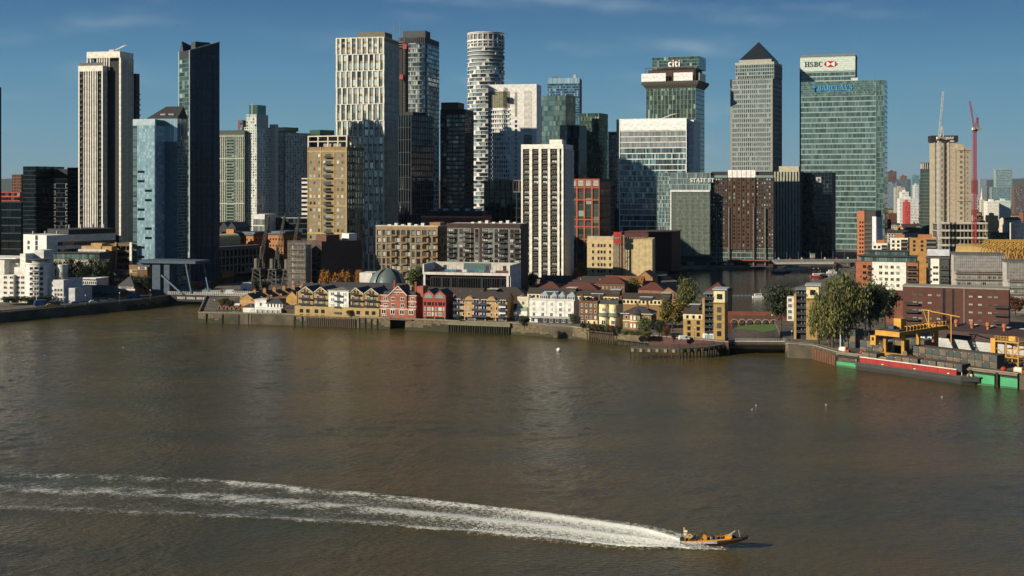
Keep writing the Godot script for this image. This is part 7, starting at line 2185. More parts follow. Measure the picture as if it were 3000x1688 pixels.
	body(b, "#3a3a38")
	bx(b, "white_front", "#dedacc", b.w * 0.2, b.w * 0.58, 0, b.h, -2, 0.5)
	bx(b, "tan_pier", "#96713f", 0, b.w * 0.08, 0, b.h - 3, -2, 0.4)
	for r in 6:
		win(b, "F", b.w * 0.3, 1.0 + r * dy, b.w * 0.24, 1.5, "#8a877c", "dark", 0.5)
		for q in [[0.08, 0.2], [0.6, 1.0]]:
			bx(b, "balcony_slab", "#4a463e", b.w * q[0], b.w * q[1], 0.4 + r * dy, 0.65 + r * dy, 0, 1.5)
			bx(b, "balcony_rail", "#2a2c2c", b.w * q[0], b.w * q[1], 0.65 + r * dy, 1.6 + r * dy, 1.4, 1.48)
			win(b, "F", b.w * q[0] + 0.2, 0.7 + r * dy, b.w * (q[1] - q[0]) - 0.4, 2.0, "#4a4d4a", "green")
	bx(b, "roof_screen", "#b9bcc2", 0, b.w, b.h + 1.2, b.h + 5, -14, -8)
	bx(b, "roof", "#4a4d4e", -0.5, b.w + 0.5, b.h, b.h + 0.5, -16, 0.8)
	for q in [[2795, 2945, 748, 740, "scaffolded white block with sheeted floors"], [2950, 3060, 770, 690, "scaffolded block at the picture edge"]]:
		b = site("scaffolded_block", q[4], "building", q[0], q[1], q[1] + 6, q[2], q[3], 10, 16)
		bx(b, "wall", "#a8a49a", 1, b.w - 1, 0, b.h, -b.s, -1.5)
		bx(b, "roof", "#4d4f50", 0, b.w, b.h, b.h + 0.8, -b.s, -0.5)
		bx(b, "sheeting", "#9a9a98", 0, b.w, b.h * 0.66, b.h - 0.4, -0.2, -0.1)
		for r in 8:
			bx(b, "scaffold_deck", "#9a7f66", 0, b.w, b.h * r / 8.0, b.h * r / 8.0 + 0.25, -1.4, 0)
			for k in 9: bx(b, "window", pick("pale") + "!", 2 + k * (b.w - 3) / 9.0, 4 + k * (b.w - 3) / 9.0, b.h * r / 8.0 + 0.5, b.h * r / 8.0 + 2.0, -1.5, -1.4)
		mb = MB.new()
		for k in 26: mb.bar(Vector3(b.w * k / 25.0, 0, 0.1), Vector3(b.w * k / 25.0, b.h + 1, 0.1), 0.13)
		for r in 17: mb.bar(Vector3(0, b.h * r / 16.0, 0.12), Vector3(b.w, b.h * r / 16.0, 0.12), 0.11)
		put(mb, "scaffold_tube", "#9a958c", b.n, "stuff")
	# market sheds with a yellow space frame
	b = site("vaulted_market", "long market shed with a yellow ridged roof and red brick walls", "market", 2800, 2960, 3100, 745, 860, 36, 60)
	body(b, "#7c3a26")
	wins(b, "F", 1, -1, b.h - 4, b.h - 1, 16, 1, 1.4, 1.6, "#5a2a1c", "dark")
	var arr := MB.new()
	for k in 8: arr.quad(Vector3(0, b.h + sin(PI * k / 8.0) * 6, -8 + cos(PI * k / 8.0) * 8.6), Vector3(b.w, b.h + sin(PI * k / 8.0) * 6, -8 + cos(PI * k / 8.0) * 8.6), Vector3(b.w, b.h + sin(PI * (k + 1) / 8.0) * 6, -8 + cos(PI * (k + 1) / 8.0) * 8.6), Vector3(0, b.h + sin(PI * (k + 1) / 8.0) * 6, -8 + cos(PI * (k + 1) / 8.0) * 8.6))
	put(arr, "vault", "#9c8350", b.n)
	for k in 12: bx(b, "vault_rib", "#c9a04a", b.w * k / 11.5, b.w * k / 11.5 + 0.5, b.h, b.h + 6.2, -8.3, -7.7)
	b = site("framed_hall", "hall under a bright yellow tubular space frame", "hall", 2905, 3050, 3060, 762, 800, 10, 40)
	body(b, "#3a3630"); bx(b, "eaves", "#b08a44", -0.6, b.w + 0.6, b.h - 1.6, b.h + 0.2, -b.s, 0.6)
	mb = MB.new()
	for k in 7:
		for r in 4:
			var p := Vector3(k * b.w / 6.0, b.h + 0.2, -r * 10.0)
			var q := p + Vector3(b.w / 12.0, 11, -4)
			for s in [Vector3.ZERO, Vector3(b.w / 6.0, 0, 0), Vector3(0, 0, -10), Vector3(b.w / 6.0, 0, -10)]: mb.bar(p + s, q, 0.4)
			mb.bar(q, q + Vector3(b.w / 6.0, 0, 0), 0.4)
			mb.bar(q, q + Vector3(-9, -4, 6), 0.35)
	put(mb, "space_frame", "#a8823a", b.n)
	# brown brick apartments behind the yard
	b = site("brown_brick_flats", "long brown brick flats with scattered small windows behind the yard", "apartment building", 2645, 2956, 2960, 850, 600, 24, 14)
	body(b, "#4f2b1e")
	bx(b, "roof", "#8d8a7c", -0.3, b.w + 0.3, b.h, b.h + 0.6, -b.s, 0.2)
	bx(b, "recess", "#2b2f30!", ux(b, 2762), ux(b, 2770), 0, b.h, 0, 0.05)
	for r in 5:
		for px in [2680, 2697, 2724, 2750, 2844, 2871, 2900, 2918]:
			if rng.randf() < 0.9: win(b, "F", ux(b, px) - 0.9, 1.2 + r * (b.h - 1.6) / 5.0, 1.9, 1.0, "#6a4a38", "pale")
		for q in [[2651, 2692], [2913, 2955]]:
			if r < 4:
				bx(b, "balcony_slab", "#3a3632", ux(b, q[0]), ux(b, q[1]), 0.6 + r * (b.h - 1.6) / 5.0, 0.9 + r * (b.h - 1.6) / 5.0, 0, 1.7)
				bx(b, "balcony_rail", "#23272a", ux(b, q[0]), ux(b, q[1]), 0.9 + r * (b.h - 1.6) / 5.0, 1.8 + r * (b.h - 1.6) / 5.0, 1.6, 1.68)
	bx(b, "window", "#2b3438!", ux(b, 2790), ux(b, 2796), 1, b.h - 0.5, 0, 0.08)
	bx(b, "downpipe", "#8d8a84", ux(b, 2824), ux(b, 2824) + 0.3, 0, b.h, 0, 0.3)
	b = house("red_gabled_house", "small red tiled houses beside the brown brick flats", 2590, 2650, 2660, 880, 640, 30, 14, "#6a3d2a", "tile_red", 4.0, "x")
	yard()

func boat(px: float, py: float, L: float, hull: String, label: String):
	var d := gd(py, G - 1.6)
	var o := thing("moored_boat", label, "boat", Vector3(wx(px, d), G - 1.6, -d), 0.1, "boats moored in the dock")
	var mb := MB.new()
	var w := L * 0.2
	mb.prism(PackedVector2Array([Vector2(-L / 2, -w / 2), Vector2(L * 0.3, -w / 2), Vector2(L / 2, 0), Vector2(L * 0.3, w / 2), Vector2(-L / 2, w / 2)]), -0.4, L * 0.07 + 0.4)
	put(mb, "hull", hull, o)
	pc(o, "cabin", "#d3d1c8", Vector3(-L * 0.35, L * 0.07 + 0.4, -w * 0.35), Vector3(L * 0.15, L * 0.07 + 1.9, w * 0.35))
	for k in 4: pc(o, "window", "#2a3034!", Vector3(-L * 0.3 + k * L * 0.11, L * 0.07 + 0.9, w * 0.35), Vector3(-L * 0.23 + k * L * 0.11, L * 0.07 + 1.5, w * 0.37))
	pc(o, "mast", "#b9b8b0", Vector3(L * 0.05, L * 0.07 + 1.9, -0.06), Vector3(L * 0.05 + 0.12, L * 0.07 + 4.5, 0.06))

func container(parent_label: String, at: Vector3, turn: float, tone: String, group: String) -> Node3D:
	var o := thing("waste_container", parent_label, "container", at, turn, group)
	var w := 2.55
	var h := 2.7
	var l := 6.0
	pc(o, "box", tone, Vector3(0, 0.05, -l), Vector3(w, h, 0))
	for k in 5: pc(o, "rib", tone, Vector3(0.06, 0.3 + k * 0.5, 0), Vector3(w - 0.06, 0.5 + k * 0.5, 0.06))
	for x in [0.0, w - 0.14]: pc(o, "corner_post", "#2d2f2c", Vector3(x - 0.01, 0, -0.2), Vector3(x + 0.15, h + 0.02, 0.08))
	pc(o, "lid", ["#5d4a34", "#4a4438", "#54412e"][rng.randi() % 3], Vector3(-0.02, h, -l), Vector3(w + 0.02, h + 0.12, 0.03))
	pc(o, "plate", "#b9b8b0", Vector3(0.15, h - 0.5, 0.06), Vector3(0.5, h - 0.35, 0.1))
	return o

func yard():
	var A := gp(2455, 1034)
	var E := gp(2985, 1098)
	var v := (E - A)
	var turn := -atan2(v.z, v.x)
	var ex := v.normalized()
	var ez := Vector3(ex.z, 0, -ex.x)          # inland
	if ez.z > 0: ez = -ez
	var at := func(x: float, inland: float, y := G) -> Vector3: return Vector3(A.x, y, A.z) + ex * x + ez * inland
	var Lq := v.length()
	var tones := ["#5f5648", "#3d4444", "#6a5a44", "#414846", "#57503f", "#3a4140"]
	# stacks: [first front corner pixel, last front corner pixel, columns, tiers, label, group]
	for q in [[2672, 1051, 2922, 1082, 12, 2, "container on the %s tier of the long quay stack", "containers in the long quay stack"], [2520, 1033, 2594, 1042, 4, 2, "container on the %s tier behind the gantry's cabin", "containers behind the gantry cabin"], [2468, 1016, 2506, 1021, 2, 3, "container on the %s tier of the pair under the willow", "containers in the tall pair"], [2602, 1031, 2642, 1036, 2, 2, "dark container on the %s tier inside the gantry legs", "containers inside the gantry"], [2652, 1008, 2706, 1016, 3, 1, "container on the %s tier beside the coloured bales", "containers at the rear of the yard"]]:
		var p := gp(q[0], q[1])
		var e := gp(q[2], q[3])
		var step: Vector3 = (e - p) / q[4]
		for k in q[4]:
			for r in q[5]:
				var c := container((q[6] + ", column %d") % [["lower", "second" if q[5] > 2 else "upper", "topmost"][r], k + 1], p + step * k + Vector3(0, 0.02 + r * 2.86 * 0.93, 0), turn, tones[(k * 5 + r * 3 + k / 3) % 6], q[7])
				c.scale = Vector3(step.length() / 2.62, 0.93, 1)
	# gantry crane
	var yel := "#a87a24"
	var o := thing("gantry_crane", "yellow travelling gantry crane straddling the container quay", "crane", gp(2590, 1046), turn)
	var mb: MB
	for q in [[0.0, 0.0], [8.4, 0.0], [0.0, -25.0], [8.4, -25.0]]:
		pc(o, "leg", yel, Vector3(q[0], 1.2, q[1] - 0.6), Vector3(q[0] + 1.3, 9.6, q[1] + 0.6))
	for z in [0.0, -25.0]:
		pc(o, "sill_beam", yel, Vector3(-1.2, 0.6, z - 0.75), Vector3(11, 2.0, z + 0.75))
		for x in [-0.8, 3.0, 6.4, 9.6]: pc(o, "bogie", "#8a6420", Vector3(x, 0.0, z - 0.6), Vector3(x + 1.3, 0.6, z + 0.6))
	for x in [0.2, 8.2]: pc(o, "main_girder", yel, Vector3(x - 0.3, 9.6, -34), Vector3(x + 1.0, 11.2, 4.5))
	pc(o, "end_girder", "#b98b30", Vector3(-1, 9.4, 3.9), Vector3(10.2, 11.4, 4.9))
	pc(o, "end_girder", yel, Vector3(-1, 9.5, -34.6), Vector3(10.2, 11.2, -33.6))
	pc(o, "trolley_deck", "#2c2a26", Vector3(1.4, 11.2, -14), Vector3(8, 11.8, 2))
	pc(o, "machine_house", "#b98b30", Vector3(2, 11.8, -8), Vector3(5.4, 15.8, -4))
	pc(o, "trolley_winch", "#3b4650", Vector3(2, 11.8, -2.6), Vector3(4.4, 13, 0))
	pc(o, "walkway", "#3a352c", Vector3(-1.6, 11.2, -33), Vector3(-0.6, 11.4, 4.4))
	for k in 13:
		pc(o, "walkway_post", "#b98b30", Vector3(9.4, 11.2, -32 + k * 2.5), Vector3(9.65, 13.3, -31.7 + k * 2.5))
		pc(o, "walkway_arm", "#b98b30", Vector3(8.4, 13.05, -32 + k * 2.5), Vector3(9.4, 13.3, -31.7 + k * 2.5))
	pc(o, "driver_cabin", "#b98b30", Vector3(-4.2, 5.0, 1.2), Vector3(-1.6, 8.8, 3.6))
	pc(o, "cabin_window", "#33302a!", Vector3(-3.4, 6.8, 3.6), Vector3(-2.4, 8.2, 3.68))
	mb = MB.new()
	mb.bar(Vector3(-3, 8.8, 2.4), Vector3(-1, 10, 2.4), 0.3)
	mb.bar(Vector3(8.6, 18.5, -20), Vector3(8.6, 11.4, -20), 0.4); mb.bar(Vector3(6.0, 18.5, -20), Vector3(8.6, 11.4, -20), 0.25); mb.bar(Vector3(5.4, 18.5, -20), Vector3(9.4, 18.5, -20), 0.35)
	mb.bar(Vector3(9.4, 18.2, -20), Vector3(26, 17.6, -14), 0.35); mb.bar(Vector3(21, 17.8, -16), Vector3(21, 6, -16), 0.35)
	for k in 6: mb.bar(Vector3(7.6, 11.6 + k * 1.15, -20.3), Vector3(8.8, 11.9 + k * 1.15, -20.3), 0.14)
	put(mb, "service_jib", "#b98b30", o)
	for q in [[-0.8, 3.2], [10.4, 2.6]]:
		mb = MB.new(); mb.tube(Vector3(q[0], q[1], 0.8), Vector3(q[0], q[1], 1.3), 1.1, 1.1, 14); put(mb, "cable_reel", "#6a5a40", o)
	mb = MB.new()
	for x in [2.6, 6.6]:
		for z in [2.2, 3.6]: mb.bar(Vector3(x, 9.6, z), Vector3(x, 1.0, z + 1.4), 0.07)
	put(mb, "hoist_rope", "#26241f", o)
	o = thing("lifting_spreader", "orange grab frame hanging over the barge from the gantry", "spreader", gp(2597, 1058, 3.6), turn)
	pc(o, "frame", "#b56a22", Vector3(-2.0, 0, -1.4), Vector3(2.0, 0.45, 1.4)); pc(o, "block", "#8a6a3a", Vector3(-1.8, 1.3, -1.2), Vector3(1.8, 1.8, 1.2))
	mb = MB.new()
	for x in [-1.7, 1.7]:
		for z in [-1.1, 1.1]:
			mb.bar(Vector3(x, 0.45, z), Vector3(x * 0.9, 1.3, z), 0.18); mb.bar(Vector3(x, 1.8, z), Vector3(x * 0.9, 6.0, z), 0.1)
	put(mb, "hanger", "#a8803a", o)
	# second small gantry
	o = thing("service_tower", "small yellow service tower with stairs at the quay end", "service tower", gp(2948, 1072), turn)
	mb = MB.new()
	for x in [0.0, 5.0]:
		for z in [0.0, -5.0]: mb.bar(Vector3(x, 0, z), Vector3(x, 9.5, z), 0.42)
	for y in [3.4, 6.6, 9.3]:
		mb.bar(Vector3(0, y, 0), Vector3(5, y, 0), 0.34); mb.bar(Vector3(0, y, -5), Vector3(5, y, -5), 0.34)
		mb.bar(Vector3(5, y, 0), Vector3(5, y, -5), 0.34); mb.bar(Vector3(0, y, 0), Vector3(0, y, -5), 0.34)
	mb.bar(Vector3(0, 0.5, 0), Vector3(5, 6.6, 0), 0.3); mb.bar(Vector3(5, 0.5, 0.1), Vector3(0, 6.6, 0.1), 0.3); mb.bar(Vector3(-4, 6.6, 0), Vector3(0, 3.6, 0), 0.3)
	put(mb, "frame", "#b8821e", o)
	pc(o, "platform", "#b08a3a", Vector3(-4.5, 9.2, -5.5), Vector3(5.5, 9.6, 0.5))
	mb = MB.new()
	for k in 9: mb.bar(Vector3(-4.4 + k * 1.22, 9.6, 0.4), Vector3(-4.4 + k * 1.22, 11.6, 0.4), 0.12)
	for k in 2: mb.bar(Vector3(-4.4, 10.6 + k * 0.8, 0.4), Vector3(5.4, 10.6 + k * 0.8, 0.4), 0.1)
	put(mb, "railing", "#c08f36", o)
	pc(o, "stair_tower", "#c08f36", Vector3(-7.6, 3, -4), Vector3(-5.6, 10, -2)); pc(o, "roof_unit", "#c9a24a", Vector3(0, 9.6, -4), Vector3(2.6, 11.4, -2))
	# warehouse with vent cowls
	var b := {"n": thing("yard_warehouse", "grey walled warehouse with a dark brown roof and four vent cowls", "warehouse", gp(2743, 1015), turn), "w": 46.0, "s": 24.0, "h": 4.4}
	pc(b.n, "wall", "#a4a5a2", Vector3(0, 0, -24), Vector3(46, 4.4, 0))
	for k in 6: pc(b.n, "cladding_rib", "#b5b6b3", Vector3(0, 0.3 + k * 0.7, 0), Vector3(46, 0.55 + k * 0.7, 0.08))
	mb = MB.new()
	mb.quad(Vector3(-1, 4.3, 1), Vector3(47, 4.3, 1), Vector3(47, 7.4, -1), Vector3(-1, 7.4, -1))
	mb.quad(Vector3(-1, 7.4, -1), Vector3(47, 7.4, -1), Vector3(47, 9.4, -13), Vector3(-1, 9.4, -13))
	mb.quad(Vector3(47, 7.4, -25), Vector3(-1, 7.4, -25), Vector3(-1, 9.4, -13), Vector3(47, 9.4, -13))
	mb.quad(Vector3(47, 4.3, 1), Vector3(47, 4.3, -25), Vector3(47, 7.4, -25), Vector3(47, 7.4, -1))
	mb.tri(Vector3(47, 7.4, -1), Vector3(47, 7.4, -25), Vector3(47, 9.4, -13)); mb.tri(Vector3(-1, 7.4, -25), Vector3(-1, 7.4, -1), Vector3(-1, 9.4, -13))
	mb.quad(Vector3(-1, 4.3, -25), Vector3(-1, 4.3, 1), Vector3(-1, 7.4, -1), Vector3(-1, 7.4, -25))
	put(mb, "roof", "#3a2622", b.n)
	for k in 4:
		mb = MB.new()
		mb.lathe(PackedVector2Array([Vector2(0.6, 0), Vector2(0.6, 1.3), Vector2(0.95, 1.7), Vector2(0.95, 2.7), Vector2(0.65, 3.2), Vector2(0.0, 3.2)]), 14, 0, TAU, Color.WHITE, Vector3(5 + k * 7.4, 8.4, -8))
		put(mb, "vent_cowl", "#a0603c", b.n)
	for k in 5: pc(b.n, "roof_light", "#b9bab2", Vector3(9 + k * 7.4, 8.7, -16), Vector3(11.6 + k * 7.4, 9.5, -13.4))
	for q in [0.05, 0.6]: pc(b.n, "wall_lamp", "#d9d8d0", Vector3(46 * q, 3.8, 0.1), Vector3(46 * q + 0.5, 4.2, 0.4))
	# barge
	barge()
	# masts, bollards, small quay clutter
	for q in [[2463, 1020, 695, "tall grey lighting mast on the quay edge by the willow"], [2536, 995, 850 - 168, "tall grey lighting mast behind the yellow gantry"]]:
		var d := gd(q[1])
		var m := thing("lighting_mast", q[3], "lighting mast", Vector3(wx(q[0], d), G, -d))
		mb = MB.new(); var hh: float = wy(868 if q[0] < 2500 else 852, d) - G
		mb.tube(Vector3.ZERO, Vector3(0, hh, 0), 0.38, 0.2, 8); put(mb, "pole", "#a9abaa", m)
		pc(m, "crossarm", "#8d8f8e", Vector3(-1.8, hh, -0.2), Vector3(1.8, hh + 0.3, 0.2))
		for k in 4: pc(m, "lamp_head", "#b9bab6", Vector3(-1.9 + k * 1.05, hh + 0.3, -0.3), Vector3(-1.3 + k * 1.05, hh + 0.8, 0.3))
	for q in [[0.45, "#a02418", "red round buoy at the foot of the long container stack"], [0.86, "#a02418", "red round buoy near the small service tower"], [0.08, "#a02418", "red round buoy by the winch"]]:
		var m := thing("quay_buoy", q[2], "buoy", at.call(Lq * q[0] + 4, 2.2))
		mb = MB.new(); mb.lathe(PackedVector2Array([Vector2(0.1, 0), Vector2(0.9, 0.3), Vector2(1.15, 1.0), Vector2(0.9, 1.7), Vector2(0.1, 2.0)]), 12); put(mb, "float", q[1], m)
		pc(m, "ring", "#3a3632", Vector3(-0.15, 2.0, -0.15), Vector3(0.15, 2.3, 0.15))
	for k in 2:
		var m := thing("mooring_winch", ["white and yellow mooring winch near the lighting mast", "white mooring winch at the quay end"][k], "winch", at.call([1.0, Lq * 0.985][k], 2.5), turn)
		mb = MB.new(); mb.tube(Vector3(-1.4, 1.3, 0), Vector3(1.4, 1.3, 0), 1.2, 1.2, 12); put(mb, "drum", "#c9c8c2", m)
		for x in [-1.6, 1.6]: pc(m, "side_frame", "#b8962e", Vector3(x - 0.15, 0, -1), Vector3(x + 0.15, 2.2, 1))
		pc(m, "motor", "#a8322a", Vector3(1.8, 0.3, -0.6), Vector3(3.0, 1.5, 0.6))
	# heap of coloured bales behind
	for k in 14:
		var m := thing("refuse_bale", "coloured refuse bale in the heap behind the gantry", "bale", gp(2690 + (k % 7) * 7, 1003 + (k / 7) * 5), turn + k, "refuse bales")
		pc(m, "bundle", ["#c9d2d4", "#3a8aa0", "#dcdcd8", "#a03030", "#6aa0b0"][k % 5], Vector3(-1.0, 0, -0.9), Vector3(1.0, 1.6 + (k % 3) * 0.5, 0.9))
		pc(m, "strap", "#5a5a56", Vector3(-1.02, 0, -0.1), Vector3(1.02, 1.65 + (k % 3) * 0.5, 0.1))

func barge():
	var a := gp(2489, 1080, 0.0)
	var e := gp(2850, 1131, 0.0)
	var v := e - a
	var L := v.length()
	var turn := -atan2(v.z, v.x)
	var o := thing("barge", "long black barge with a red coaming loaded with containers", "barge", a, turn)
	o.scale.y = 1.22
	var W := 9.0
	var ring := func(y: float, sh: float, off: float) -> PackedVector2Array:
		return PackedVector2Array([Vector2(off * 3.0, -W * 0.5), Vector2(3.0, -W + off), Vector2(L - 5.0, -W + off), Vector2(L - off * 4.0 + sh, -W * 0.55), Vector2(L - off * 4.0 + sh, -W * 0.4), Vector2(L - 5.0, -off), Vector2(3.0, -off), Vector2(off * 3.0, -W * 0.42)])
	var mb := MB.new()
	mb.prism(ring.call(0, 0, 0.3), -0.6, 0.9)
	put(mb, "lower_hull", "#1f2020", o)
	mb = MB.new()
	mb.prism(ring.call(0, 1.0, 0.1), 0.9, 2.3)
	put(mb, "hull", "#2c2e2d", o)
	mb = MB.new()
	mb.prism(ring.call(0, 1.2, 0.0), 2.3, 2.5)
	put(mb, "deck", "#4a4438", o)
	pc(o, "rubbing_strake", "#3d4038", Vector3(2.5, 1.5, -0.15), Vector3(L - 5, 1.75, 0.08))
	pc(o, "coaming", "#8e201b", Vector3(4.5, 2.5, -1.2), Vector3(L - 7.5, 4.2, -0.9))
	pc(o, "coaming", "#8a1a16", Vector3(4.5, 2.5, -W + 0.9), Vector3(L - 7.5, 4.0, -W + 1.2))
	pc(o, "coaming", "#8e201b", Vector3(L - 7.8, 2.5, -W + 1.2), Vector3(L - 7.5, 4.1, -1.2))
	pc(o, "coaming_rail", "#d2d0c8", Vector3(4.4, 4.2, -1.3), Vector3(L - 7.4, 4.45, -0.8))
	for k in 8: pc(o, "frame_line", "#6a1512", Vector3(4.5 + (k + 0.5) * (L - 12) / 8.0, 2.5, -0.9), Vector3(4.7 + (k + 0.5) * (L - 12) / 8.0, 4.2, -0.84))
	for k in 6:
		mb = MB.new(); var x := 8.0 + k * (L - 19) / 5.0
		if k % 2 == 0: mb.tri(Vector3(x - 0.6, 2.55, -0.8), Vector3(x + 0.6, 2.55, -0.8), Vector3(x, 2.9, -0.8))
		else: mb.tri(Vector3(x, 2.55, -0.8), Vector3(x + 0.6, 2.9, -0.8), Vector3(x - 0.6, 2.9, -0.8)); put(mb, "load_mark", "#dcdad2", o)
	for k in 3: pc(o, "hatch_fitting", ["#b09a70", "#8d8474", "#c2bba8"][k], Vector3(L - 5.5 + k * 1.2, 2.5, -6 + k), Vector3(L - 4.6 + k * 1.2, 3.1, -5 + k))
	for x in [1.6, L - 3.6]:
		for z in [-6.2, -2.4]: pc(o, "bollard", "#8d8370", Vector3(x, 2.5, z), Vector3(x + 0.5, 3.2, z + 0.5))
	mb = MB.new(); mb.tube(Vector3(L - 6, 2.5, -2.2), Vector3(L - 6, 5.2, -2.2), 0.12, 0.08, 6); put(mb, "staff", "#d9d8d0", o)
	pc(o, "hold_end", "#8d938c", Vector3(L - 13, 2.5, -W + 1.3), Vector3(L - 7.9, 3.2, -1.3))
	var ex := v.normalized()
	var ez := Vector3(ex.z, 0, -ex.x)
	if ez.z > 0: ez = -ez
	var tones := ["#6a5f4c", "#57503f", "#3d4444", "#5f5648"]
	var spots := [0.09, 0.155, 0.30, 0.365, 0.43, 0.495, 0.58, 0.64, 0.71, 0.775, 0.84]
	for k in spots.size():
		var c := container("%s waste container in the barge hold, number %d from the stern end" % ["dark grey" if k % 4 == 2 else "brown", k + 1], a + ex * (L * spots[k]) + ez * 1.5 + Vector3(0, 4.5, 0), turn, tones[k % 4], "containers in the barge hold")
		c.scale = Vector3(1.4, 1.0, 0.98)
var CROWN := {}
func crown_mesh(kind: String) -> Mesh:
	if CROWN.has(kind): return CROWN[kind]
	var r := RandomNumberGenerator.new()
	r.seed = kind.hash()
	var tones: Array = {"green": ["#3a4520", "#2d3819", "#4b5526", "#56602c"], "dark": ["#222b16", "#1b2312", "#2f381c", "#38421f"], "willow": ["#4c4f22", "#3b4119", "#5a5b28", "#66642d"], "gold": ["#6b5a24", "#57501f", "#7d6a2a", "#4a4a1e"], "orange": ["#8a5a14", "#6f4a12", "#a06a18", "#59430f"], "rust": ["#5f331a", "#4a2a16", "#6f4220", "#3a2414"], "poplar": ["#2b361a", "#212b14", "#374222", "#414c28"]}[kind]
	var mb := MB.new()
	var nc := 34
	var tall := kind == "poplar"
	for k in nc:
		var dir := Vector3(r.randfn(), r.randfn(), r.randfn()).normalized()
		var rad := pow(r.randf(), 0.45)
		var c := Vector3(dir.x * 0.36, dir.y * 0.33, dir.z * 0.36) * rad + Vector3(0, 0.6, 0)
		if tall: c = Vector3(dir.x * 0.3 * (1.0 - 0.5 * absf(dir.y)), dir.y * 0.4, dir.z * 0.3) * rad + Vector3(0, 0.56, 0)
		var cr := r.randf_range(0.09, 0.19)
		var tone: Color = lin(tones[r.randi() % 4])
		for q in 120:
			var o := Vector3(r.randfn(), r.randfn() * 0.8, r.randfn()) * cr * 0.55
			if kind == "willow": o.y *= 1.5
			var p := c + o
			if p.y < 0.12: continue
			var s := r.randf_range(0.009, 0.021)
			var nx := Vector3(r.randfn(), r.randfn(), r.randfn()).normalized()
			var ny := nx.cross(Vector3(r.randfn(), r.randfn(), r.randfn())).normalized()
			if kind == "willow": ny = (ny * 0.4 + Vector3.DOWN).normalized()
			var v := tone * r.randf_range(0.6, 1.12)
			mb.quad(p - nx * s - ny * s, p + nx * s - ny * s, p + nx * s + ny * s * 1.2, p - nx * s + ny * s * 1.2, v)
	CROWN[kind] = mb.mesh(mat("foliage"))
	return CROWN[kind]
func tree(px: float, base: float, top: float, wpx: float, kind: String, label: String, group := "", nm := "tree"):
	var d := gd(base)
	var h := wy(top, d) - G
	var w := wpx / F * d
	var o := thing(nm, label, "tree" if nm != "bush" else "bush", Vector3(wx(px, d), G, -d), rng.randf() * TAU, group)
	inst(crown_mesh(kind), "crown", o, Transform3D(Basis.from_scale(Vector3(w * 1.15, h * 1.05, w * 1.15)), Vector3.ZERO))
	var mb := MB.new()
	mb.tube(Vector3.ZERO, Vector3(0, h * 0.45, 0), h * 0.025 + 0.06, h * 0.014 + 0.03, 7)
	for k in 4:
		var an := TAU * k / 4.0 + 0.4
		mb.tube(Vector3(0, h * (0.28 + 0.05 * k), 0), Vector3(cos(an) * w * 0.28, h * (0.55 + 0.07 * k), sin(an) * w * 0.28), h * 0.012 + 0.02, h * 0.005 + 0.01, 5)
	put(mb, "trunk", "bark", o)

